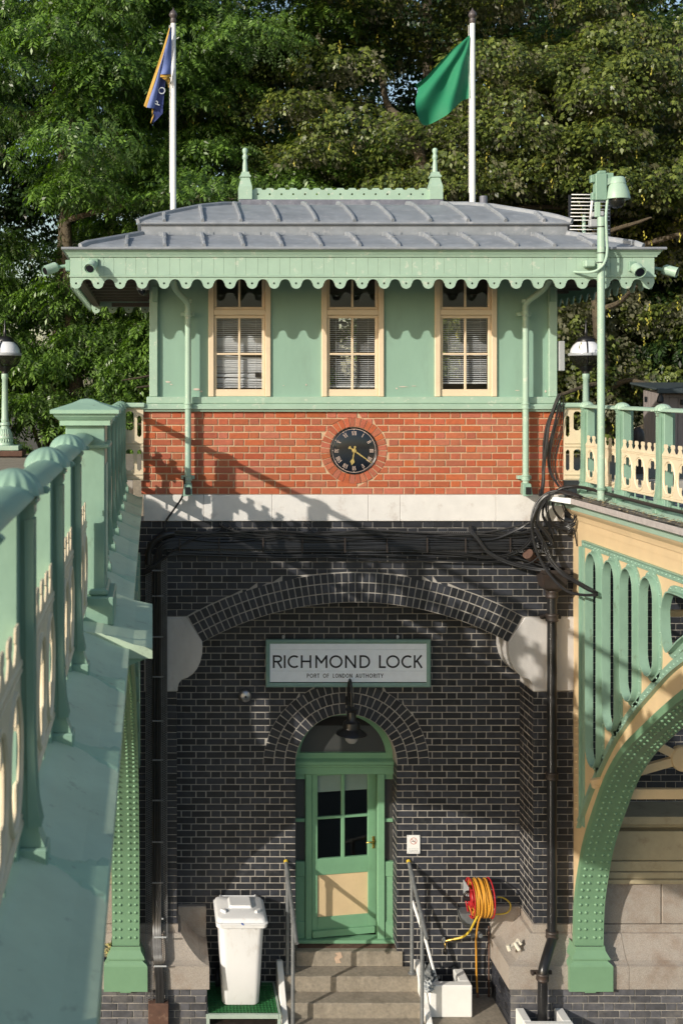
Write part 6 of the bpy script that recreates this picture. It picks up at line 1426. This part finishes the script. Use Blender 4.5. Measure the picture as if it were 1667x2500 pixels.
put('conduit_bend', MB().tube(catmull([(X(362), 12.92, Z(1375)), (X(364), 12.915, Z(1345)), (X(378), 12.91, Z(1318)), (X(405), 12.91, Z(1303)), (X(425), 12.92, Z(1300))], 5), .036, 12), G['black'], o)
for v in (1390, 1452, 1551, 1648, 1755, 1850, 1948, 2049, 2148, 2235): put('cable_tie', MB().cbox(X(371), X(399), 12.905, 12.911, Z(v+2), Z(v-2), .002), G['tray'] if v < 2200 else G['lgrey'], o)
for v, yy_ in ((2288, 12.80), (2346, 12.685)): put('cable_tie', MB().cbox(X(376), X(406), yy_-.018, yy_-.012, Z(v+2, 12.8), Z(v-2, 12.8), .002), G['lgrey'], o)
for x in (438, 533, 640, 735, 838, 940, 1037, 1130, 1238): put('cable_tie', MB().cbox(X(x-1.5), X(x+2), 12.885, 12.893, Z(1346), Z(1310), .002), G['brownp'], o)
put('cable_box', MB().cbox(X(362,12.7), X(412,12.7), 12.66, 12.775, Z(2560,12.7), Z(2448,12.7), .008), G['rust'], base=(X(387,12.7), 12.7, Z(2560,12.7)), label='rusty metal cable box below the tray at the bottom left', cat='cable box')
def cables(name, lab, paths, grp='loose black cables', mt='cable'):
    b0 = paths[0][0][0]; o = empty(name, pz(*b0) if len(b0) == 3 else b0, lab, 'cables', grp)
    for pts, r, n, jit in paths:
        for k in range(n):
            jx = rnd.uniform(-jit, jit); jz = rnd.uniform(-jit, jit); P = []
            for q in pts:
                x, v, d = q; P.append(Vector((X(x, d)+jx+rnd.uniform(-jit,jit)*.45, d+rnd.uniform(-jit,jit)*.5, Z(v, d)+jz+rnd.uniform(-jit,jit)*.45)))
            put('cable', MB().tube(catmull(P, 6), r*rnd.uniform(.85, 1.15), 7), G[mt], o)
    return o
cables('cable_bundle', 'single black cable dropping from the left rainwater pipe to the tray', [([(450,1165,12.8), (450,1190,12.86), (444,1215,12.9), (420,1250,12.93), (404,1275,12.93), (404,1292,12.92), (422,1303,12.92), (470,1308,12.92)], .011, 1, 0)])
cables('cable_bundle', 'black cables looping out of the stone band near its left end', [([(545,1282,12.96), (532,1296,12.9), (480,1312,12.9), (430,1340,12.9), (395,1368,12.9), (360,1390,12.9)], .010, 1, .002), ([(538,1280,12.96), (552,1290,12.9), (600,1302,12.9), (700,1312,12.9), (820,1318,12.9)], .012, 2, .006), ([(560,1282,12.96), (580,1298,12.9), (650,1318,12.9), (720,1308,12.9), (900,1298,12.9)], .010, 1, .004)])
cables('cable_bundle', 'thin black cable leaving the stone band above the big arch', [([(740,1275,12.96), (752,1288,12.9), (775,1304,12.9), (860,1314,12.9), (960,1306,12.9)], .008, 1, .002)])
cables('cable_bundle', 'thick black cables sloping from the stone band down to the hopper head', [([(1146,1283,12.96), (1150,1296,12.9), (1168,1318,12.88), (1188,1345,12.87), (1215,1362,12.86), (1250,1376,12.84), (1300,1388,12.8), (1340,1392,12.74)], .011, 5, .012), ([(1290,1275,12.8), (1262,1292,12.86), (1200,1315,12.9), (1120,1316,12.9), (1040,1308,12.9)], .010, 2, .012), ([(1300,1300,12.8), (1288,1325,12.84), (1250,1352,12.86), (1190,1362,12.88), (1120,1352,12.9), (1010,1345,12.92)], .009, 2, .01), ([(1325,1320,12.8), (1322,1345,12.82), (1305,1368,12.84), (1275,1378,12.86), (1215,1362,12.88)], .008, 1, .004)])
cables('cable_bundle', 'upright bundle of black cables crossing the right corner of the red brickwork', [([(1365,968,12.86), (1352,1000,12.88), (1340,1040,12.9), (1332,1090,12.9), (1328,1140,12.9), (1326,1180,12.88), (1322,1215,12.8)], .0115, 8, .022), ([(1366,985,12.86), (1356,1030,12.9), (1338,1100,12.92), (1340,1150,12.92), (1362,1190,12.88)], .006, 4, .02), ([(1372,970,12.86), (1372,1040,12.92), (1352,1110,12.93), (1356,1170,12.9), (1385,1200,12.8)], .004, 3, .025)])
cables('cable_bundle', 'mass of black cables bending over the right pier and down into the slotted bridge side', [
 ([(1420,1214,12.3), (1380,1202,12.6), (1345,1203,12.72), (1318,1222,12.78), (1304,1250,12.8), (1301,1278,12.8), (1312,1300,12.8), (1330,1335,12.82), (1345,1370,12.8), (1372,1400,12.7), (1405,1420,12.5), (1435,1438,12.25), (1452,1446,12.1)], .0125, 8, .014),
 ([(1400,1208,12.45), (1360,1200,12.68), (1322,1225,12.78), (1302,1262,12.78), (1300,1300,12.8), (1312,1350,12.78), (1340,1400,12.68), (1380,1440,12.5), (1420,1452,12.3), (1458,1452,12.05)], .017, 1, .003),
 ([(1345,1205,12.72), (1318,1240,12.8), (1312,1275,12.82), (1330,1300,12.84), (1345,1325,12.86), (1335,1330,12.88)], .012, 5, .014)])
cables('cable_bundle', 'slack loops of thin black cable hanging under the tray end by the right pier', [
 ([(1338,1222,12.75), (1336,1250,12.8), (1352,1280,12.85), (1385,1288,12.85), (1404,1276,12.8)], .006, 5, .022), ([(1352,1222,12.75), (1352,1245,12.8), (1372,1270,12.85), (1398,1276,12.82), (1408,1262,12.78)], .005, 5, .022), ([(1372,1220,12.7), (1380,1245,12.8), (1396,1262,12.82)], .0045, 4, .02),
 ([(1330,1225,12.78), (1326,1262,12.86), (1345,1290,12.88), (1350,1320,12.9)], .007, 4, .015), ([(1362,1288,12.86), (1385,1300,12.88), (1402,1290,12.85), (1410,1330,12.85)], .005, 2, .012)])
# tray on the ledge of the right bridge with its heap of dusty cable
o = empty('ledge_cable_tray', (4.56, 11, H-1.22), 'weathered cable tray heaped with dusty black cables along the right bridge ledge', 'cable tray')
put('tray_side', MB().cbox(4.478, 4.492, 7.8, 12.55, H-1.275, H-1.215, .003), G['trayl'], o)
put('tray_side', MB().hexa([(4.478, 12.551, H-1.275), (4.492, 12.551, H-1.275), (4.35, 12.79, H-1.262), (4.33, 12.78, H-1.262), (4.478, 12.551, H-1.215), (4.492, 12.551, H-1.215), (4.35, 12.79, H-1.215), (4.33, 12.78, H-1.215)]), G['white'], o)
put('tray_floor', MB().cbox(4.492, 4.64, 7.8, 12.9, H-1.243, H-1.2365, .002), G['rust'], o); put('tray_end', MB().cbox(4.24, 4.60, 12.80, 12.81, H-1.32, H-1.225, .003), G['galvf'], o)
for k in range(34):
    x0_ = rnd.uniform(4.50, 4.60); zz_ = H-1.232+rnd.uniform(0, .035); pts = []; y_ = 12.75
    while y_ > 7.8: pts.append((x0_+rnd.uniform(-.014,.014)*(1), y_, zz_+rnd.uniform(-.010,.012)-(x0_-4.55)*-.15)); y_ -= rnd.uniform(.2,.5)
    put('cable', MB().tube(catmull(pts, 3), rnd.choice((.005, .006, .008, .009)), 5), G['cable2' if rnd.random() < .75 else 'cable'], o)
deb = MB()
for k in range(500):
    x_, y_ = rnd.uniform(4.50, 4.62), rnd.uniform(8.5, 12.8); l = rnd.uniform(.01, .035); a = rnd.uniform(0, 6.28); h = H-1.19+rnd.uniform(-.02, .014)
    dx2, dy2 = math.cos(a)*l, math.sin(a)*l; deb.add([(x_-dx2, y_-dy2, h), (x_+dy2*.3, y_-dx2*.3, h+.004), (x_+dx2, y_+dy2, h+rnd.uniform(-.003,.006)), (x_-dy2*.3, y_+dx2*.3, h)], [(0,1,2,3)])
put('leaf_litter', deb, mat('dry_leaf_litter', (.3,.24,.14), .9, .4, 30, 0, piece=.5), o, recalc=False, kind='stuff')
put('thick_cable', MB().tube(catmull([(4.40, 12.88, H-1.19), (4.52, 12.82, H-1.12), (4.64, 12.6, H-1.105), (4.66, 11.8, H-1.115), (4.655, 10.9, H-1.12), (4.66, 10, H-1.12), (4.66, 8, H-1.12)], 6), .019, 10), G['cable'], o)
# ---------------------------------------------------------------- trees
def leaf_mat(name, c, c2, back, trans=.35, var=.45):
    m = bpy.data.materials.new(name); m.use_nodes = True; nt = m.node_tree; nt.nodes.clear(); N, K = nt.nodes.new, nt.links.new
    out = N('ShaderNodeOutputMaterial'); geo = N('ShaderNodeNewGeometry')
    no = N('ShaderNodeTexNoise'); no.inputs['Scale'].default_value = .9; no.inputs['Detail'].default_value = 3; K(geo.outputs['Position'], no.inputs[0])
    ad = N('ShaderNodeMath'); ad.operation = 'ADD'; K(geo.outputs['Random Per Island'], ad.inputs[0]); K(no.outputs[0], ad.inputs[1])
    mr = N('ShaderNodeMapRange'); mr.inputs[1].default_value = .45; mr.inputs[2].default_value = 1.25; K(ad.outputs[0], mr.inputs[0])
    mx = N('ShaderNodeMix'); mx.data_type = 'RGBA'; K(mr.outputs[0], mx.inputs[0]); mx.inputs[6].default_value = (*c, 1); mx.inputs[7].default_value = (*c2, 1)
    hs = N('ShaderNodeHueSaturation'); K(mx.outputs[2], hs.inputs['Color']); vr = N('ShaderNodeMapRange'); vr.inputs[3].default_value = 1-var; vr.inputs[4].default_value = 1+var; K(geo.outputs['Random Per Island'], vr.inputs[0]); K(vr.outputs[0], hs.inputs['Value'])
    bk = N('ShaderNodeMix'); bk.data_type = 'RGBA'; K(geo.outputs['Backfacing'], bk.inputs[0]); K(hs.outputs[0], bk.inputs[6]); bk.inputs[7].default_value = (*back, 1)
    p = N('ShaderNodeBsdfPrincipled'); K(bk.outputs[2], p.inputs['Base Color']); p.inputs['Roughness'].default_value = .38; p.inputs['Specular IOR Level'].default_value = .6
    t = N('ShaderNodeBsdfTranslucent'); h2 = N('ShaderNodeHueSaturation'); h2.inputs['Saturation'].default_value = 1.25; h2.inputs['Value'].default_value = 1.5; K(hs.outputs[0], h2.inputs['Color']); K(h2.outputs[0], t.inputs[0])
    ms = N('ShaderNodeMixShader'); ms.inputs[0].default_value = trans; K(p.outputs[0], ms.inputs[1]); K(t.outputs[0], ms.inputs[2]); K(ms.outputs[0], out.inputs[0])
    return m
LM = dict(
 ash = leaf_mat('ash_leaf', (.042,.098,.016), (.135,.235,.042), (.09,.15,.05)),
 maple = leaf_mat('maple_leaf', (.048,.088,.018), (.15,.185,.04), (.22,.22,.14), var=.5),
 lime = leaf_mat('bright_leaf', (.08,.17,.028), (.19,.29,.06), (.15,.2,.09)),
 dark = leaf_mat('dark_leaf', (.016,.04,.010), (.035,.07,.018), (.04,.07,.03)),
)
key_mat = mat('yellow_seed_key', (.34, .31, .04), .7, .3, 20, 0, piece=.3)
def sprig_template(kind):
    """leaflets as bent diamonds (two triangles each side): (n,4,3)"""
    q = []
    if kind == 'ash':
        for i in range(4):
            t = .04+.055*i
            for s in (-1, 1): q.append(((s*.006, t, -.12*t), (s*1., .45, -.55), .095, .019))
        q.append(((0, .25, -.03), (0, 1., -.5), .11, .021))
    elif kind == 'maple':
        for a in (-1.25, -.6, 0, .6, 1.25): q.append(((0, .02, 0), (math.sin(a), math.cos(a), -.28), .075*(1-.22*abs(a)), .021))
        for a in (-.8, 0, .8): q.append(((.05*a, .10, -.04), (math.sin(a), math.cos(a), -.5), .07*(1-.2*abs(a)), .02))
    out = []
    for b, d, l, w in q:
        b, d = np.array(b, float), np.array(d, float); d /= np.linalg.norm(d); s = np.cross(d, (0, 0, 1.)); s /= np.linalg.norm(s)
        out.append([b, b+d*l*.45+s*w+np.array((0, 0, .004)), b+d*l, b+d*l*.45-s*w+np.array((0, 0, .004))])
    return np.array(out)
def crown(seed, center, rad, n_clump, n_sprig, kind, size=1.0, clump=(.55, 1.0), droop=.5, lo=-1e9, front=True, fill=.12):
    """leaf mesh: clumps spread through the crown volume, sprigs on the clumps' outer sides"""
    r = np.random.RandomState(seed); T = sprig_template(kind); C = []
    while len(C) < n_clump:
        p = r.uniform(-1, 1, 3); q = np.linalg.norm(p)
        if q > 1 or q < .35: continue
        if front and p[1] > .35 and r.rand() < .8: continue
        w = np.array(center)+p*np.array(rad)
        if w[2] < lo: continue
        C.append((w, r.uniform(*clump)))
    per = n_sprig//n_clump; P, O = [], []
    for c, cr in C:
        d = r.normal(size=(per, 3)); d /= np.linalg.norm(d, axis=1)[:, None]; d[:, 2] = np.where(d[:, 2] < -.3, -d[:, 2]*.6, d[:, 2]); d /= np.linalg.norm(d, axis=1)[:, None]
        rr_ = cr*(1-np.abs(r.normal(0, .16, per)))*np.where(r.rand(per) < fill, r.rand(per), 1)
        lobe = 1+.22*np.sin(d[:, 0]*5+c[0]*3)*np.sin(d[:, 2]*6+c[2]*2)
        P.append(c+d*(rr_*lobe)[:, None]*np.array((1.15, 1.0, .62))); O.append(d)
    P, O = np.concatenate(P), np.concatenate(O); n = len(P)
    near = (P[:, 1] < 21.5) & (P[:, 2] < H+3.2); P[near, 1] = 21.5+(21.5-P[near, 1])*.35+r.rand(near.sum())*.4   # nothing grows over the path
    yaw = np.arctan2(O[:, 0], O[:, 1])*-1 + r.normal(0, .6, n); pitch = r.normal(-droop-.15, .3, n); roll_ = r.normal(0, .4, n); sc_ = size*r.uniform(.65, 1.35, n)
    cy, sy_, cp, sp, cr_, sr = np.cos(yaw), np.sin(yaw), np.cos(pitch), np.sin(pitch), np.cos(roll_), np.sin(roll_)
    Rz = np.zeros((n,3,3)); Rz[:,0,0]=cy; Rz[:,0,1]=-sy_; Rz[:,1,0]=sy_; Rz[:,1,1]=cy; Rz[:,2,2]=1
    Rx = np.zeros((n,3,3)); Rx[:,0,0]=1; Rx[:,1,1]=cp; Rx[:,1,2]=-sp; Rx[:,2,1]=sp; Rx[:,2,2]=cp
    Ry = np.zeros((n,3,3)); Ry[:,1,1]=1; Ry[:,0,0]=cr_; Ry[:,0,2]=sr; Ry[:,2,0]=-sr; Ry[:,2,2]=cr_
    M = Rz@Rx@Ry*sc_[:, None, None]
    V = np.einsum('nij,lkj->nlki', M, T)+P[:, None, None, :]
    V = V+r.normal(0, .004, V.shape)
    return V.reshape(-1, 3), C
def leaf_obj(name, V, mt, parent, off):
    nq = len(V)//4; me = bpy.data.meshes.new(name); me.vertices.add(len(V)); me.vertices.foreach_set('co', (V-np.array(off)).astype(np.float32).ravel())
    me.loops.add(nq*4); me.loops.foreach_set('vertex_index', np.arange(nq*4, dtype=np.int32)); me.polygons.add(nq); me.polygons.foreach_set('loop_start', np.arange(0, nq*4, 4, dtype=np.int32)); me.polygons.foreach_set('loop_total', np.full(nq, 4, dtype=np.int32))
    me.update(calc_edges=True); me.materials.append(mt); o = bpy.data.objects.new(name, me); col.objects.link(o); o.parent = parent; OFF[o.name] = Vector(off); return o
def tree(lab, base, center, rad, n_clump, n_sprig, kind, mt, seed, r0=.17, size=1, keys=0, trunk=None, lo=-1e9, clump=(.55,1.0), limbs=14, fill=.12):
    base = Vector(base); o = empty('tree', base, lab, 'tree', 'trees behind the lock house')
    V, C = crown(seed, center, rad, n_clump, n_sprig, kind, size, lo=lo, clump=clump, fill=fill)
    leaf_obj('crown', V, LM[mt], o, base)
    rr_ = random.Random(seed); top = Vector(center)+Vector((0, 0, rad[2]*.75))
    tp = trunk or [base, base.lerp(top, .3)+Vector((rr_.uniform(-.3,.3), 0, 0)), base.lerp(top, .6)+Vector((rr_.uniform(-.5,.5), rr_.uniform(-.3,.3), 0)), top]
    tp = catmull(tp, 6); n = len(tp)
    put('trunk', MB().tube(tp, [r0*(1-.8*i/n) for i in range(n)], 12), G['bark'], o)
    idx = list(range(len(C))); rr_.shuffle(idx)
    for i in idx[:limbs]:
        c = Vector(C[i][0]); j = min(range(n), key=lambda k: abs((tp[k]-c).length-1.0)+ (2 if tp[k].z > c.z else 0)); a = tp[j]
        if (c-a).length < .4: continue
        mid = a.lerp(c, .5)+Vector((rr_.uniform(-.25,.25), rr_.uniform(-.25,.25), rr_.uniform(-.1,.3)))
        q = catmull([a, mid, c, c+(c-mid)*.35], 5); m_ = len(q); put('limb', MB().tube(q, [max(.008, r0*.38*(1-.85*k/m_)) for k in range(m_)], 7), G['bark'], o)
    if keys:
        r = np.random.RandomState(seed+1); m = MB()
        for k in range(keys):
            c, cr = C[r.randint(len(C))]; d = r.normal(size=3); d /= np.linalg.norm(d); d[1] = -abs(d[1]); p = c+d*cr*np.array((1.15, 1.05, .65))
            for s in range(5):
                q = p+np.array((r.normal(0, .012), r.normal(0, .012), -.03*s)); a = r.uniform(0, 3); w = .014; m.add([(q[0], q[1], q[2]), (q[0]+w*math.cos(a), q[1]+w*math.sin(a), q[2]-.022), (q[0], q[1], q[2]-.05), (q[0]-w*math.cos(a), q[1]-w*math.sin(a), q[2]-.022)], [(0,1,2,3)])
        put('seed_keys', m, key_mat, o, recalc=False, kind='stuff')
    return o
gb = H-2.6
tree('big leafy ash tree filling the left side behind the navy flag', (-1.2, 22.5, gb), (-2.2, 22, H+4.3), (4.6, 2.8, 6.4), 125, 30000, 'ash', 'ash', 11, size=.94, limbs=5)
tree('dense ash tree behind the left end of the roof and flagpole', (2.2, 24, gb), (1.9, 23.3, H+3.2), (3.6, 2.5, 5.6), 90, 19000, 'ash', 'ash', 21, size=.94)
tree('maple tree with yellow seed keys and a pale curved trunk behind the green flag', (6.0, 21.5, gb), (5.6, 22.3, H+5.4), (4.3, 2.9, 5.0), 98, 21000, 'maple', 'maple', 31, size=1.28, keys=420,
     trunk=[(4.9, 21, gb), (4.82, 20.5, H+1.7), (4.72, 20.4, H+3.7), (4.52, 21.0, H+4.7), (4.4, 22.3, H+5.6), (4.4, 23.5, H+8.5)], r0=.15, lo=H+2.3, limbs=5)
tree('olive leaved maple tree behind the tv aerial and camera pole', (8.6, 22, gb), (8.3, 21.6, H+2.2), (3.2, 2.6, 4.4), 82, 18500, 'maple', 'maple', 41, size=1.28, keys=160)
tree('bright green tree in the upper right corner', (12.2, 25, gb), (11.6, 24.5, H+6.2), (3.4, 2.4, 5.0), 85, 14000, 'maple', 'lime', 51, size=1.25, keys=30)
tree('leafy shrub sized tree behind the left balustrade and lamp post', (-2.2, 22.3, gb), (-1.8, 23.4, H-.5), (3.2, 1.4, 2.5), 46, 9500, 'ash', 'ash', 61, size=1.0, r0=.12, clump=(.4,.75))
tree('low leafy tree showing between the eaves and the left balustrade', (.9, 22, gb), (1.0, 21.6, H+.2), (2.0, 1.3, 2.2), 34, 7000, 'ash', 'ash', 71, size=1.0, r0=.11, clump=(.4,.75))
tree('dark low maple showing beside the right end of the lock house', (7.9, 22.4, gb), (8.6, 23.4, H-.6), (3.0, 1.2, 2.2), 42, 8500, 'maple', 'maple', 81, size=1.2, r0=.12, clump=(.4,.75))
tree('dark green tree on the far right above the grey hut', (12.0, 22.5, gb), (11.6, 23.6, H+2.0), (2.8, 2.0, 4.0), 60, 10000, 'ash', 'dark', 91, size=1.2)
# the wood behind
V = []
for i, (x, z) in enumerate(((-5, 3), (0, 5), (4.5, 2.5), (8.5, 5.5), (13, 3), (1.5, 9), (7, 9.5), (12, 9), (-4, 9))):
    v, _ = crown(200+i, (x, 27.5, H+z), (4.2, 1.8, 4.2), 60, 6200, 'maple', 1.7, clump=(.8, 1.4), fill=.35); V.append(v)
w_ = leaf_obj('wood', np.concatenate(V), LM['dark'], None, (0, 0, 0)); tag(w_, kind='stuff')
m = MB(); r_ = random.Random(5)
for i in range(9):
    x = -5+2.3*i+r_.uniform(-.6,.6); q = catmull([(x, 26, gb), (x+r_.uniform(-.4,.4), 26, H+3), (x+r_.uniform(-.9,.9), 26, H+10)], 6)
    m.tube(q, [.2*(1-.6*k/len(q)) for k in range(len(q))], 8)
put('wood_stems', m, G['bark'], kind='stuff')
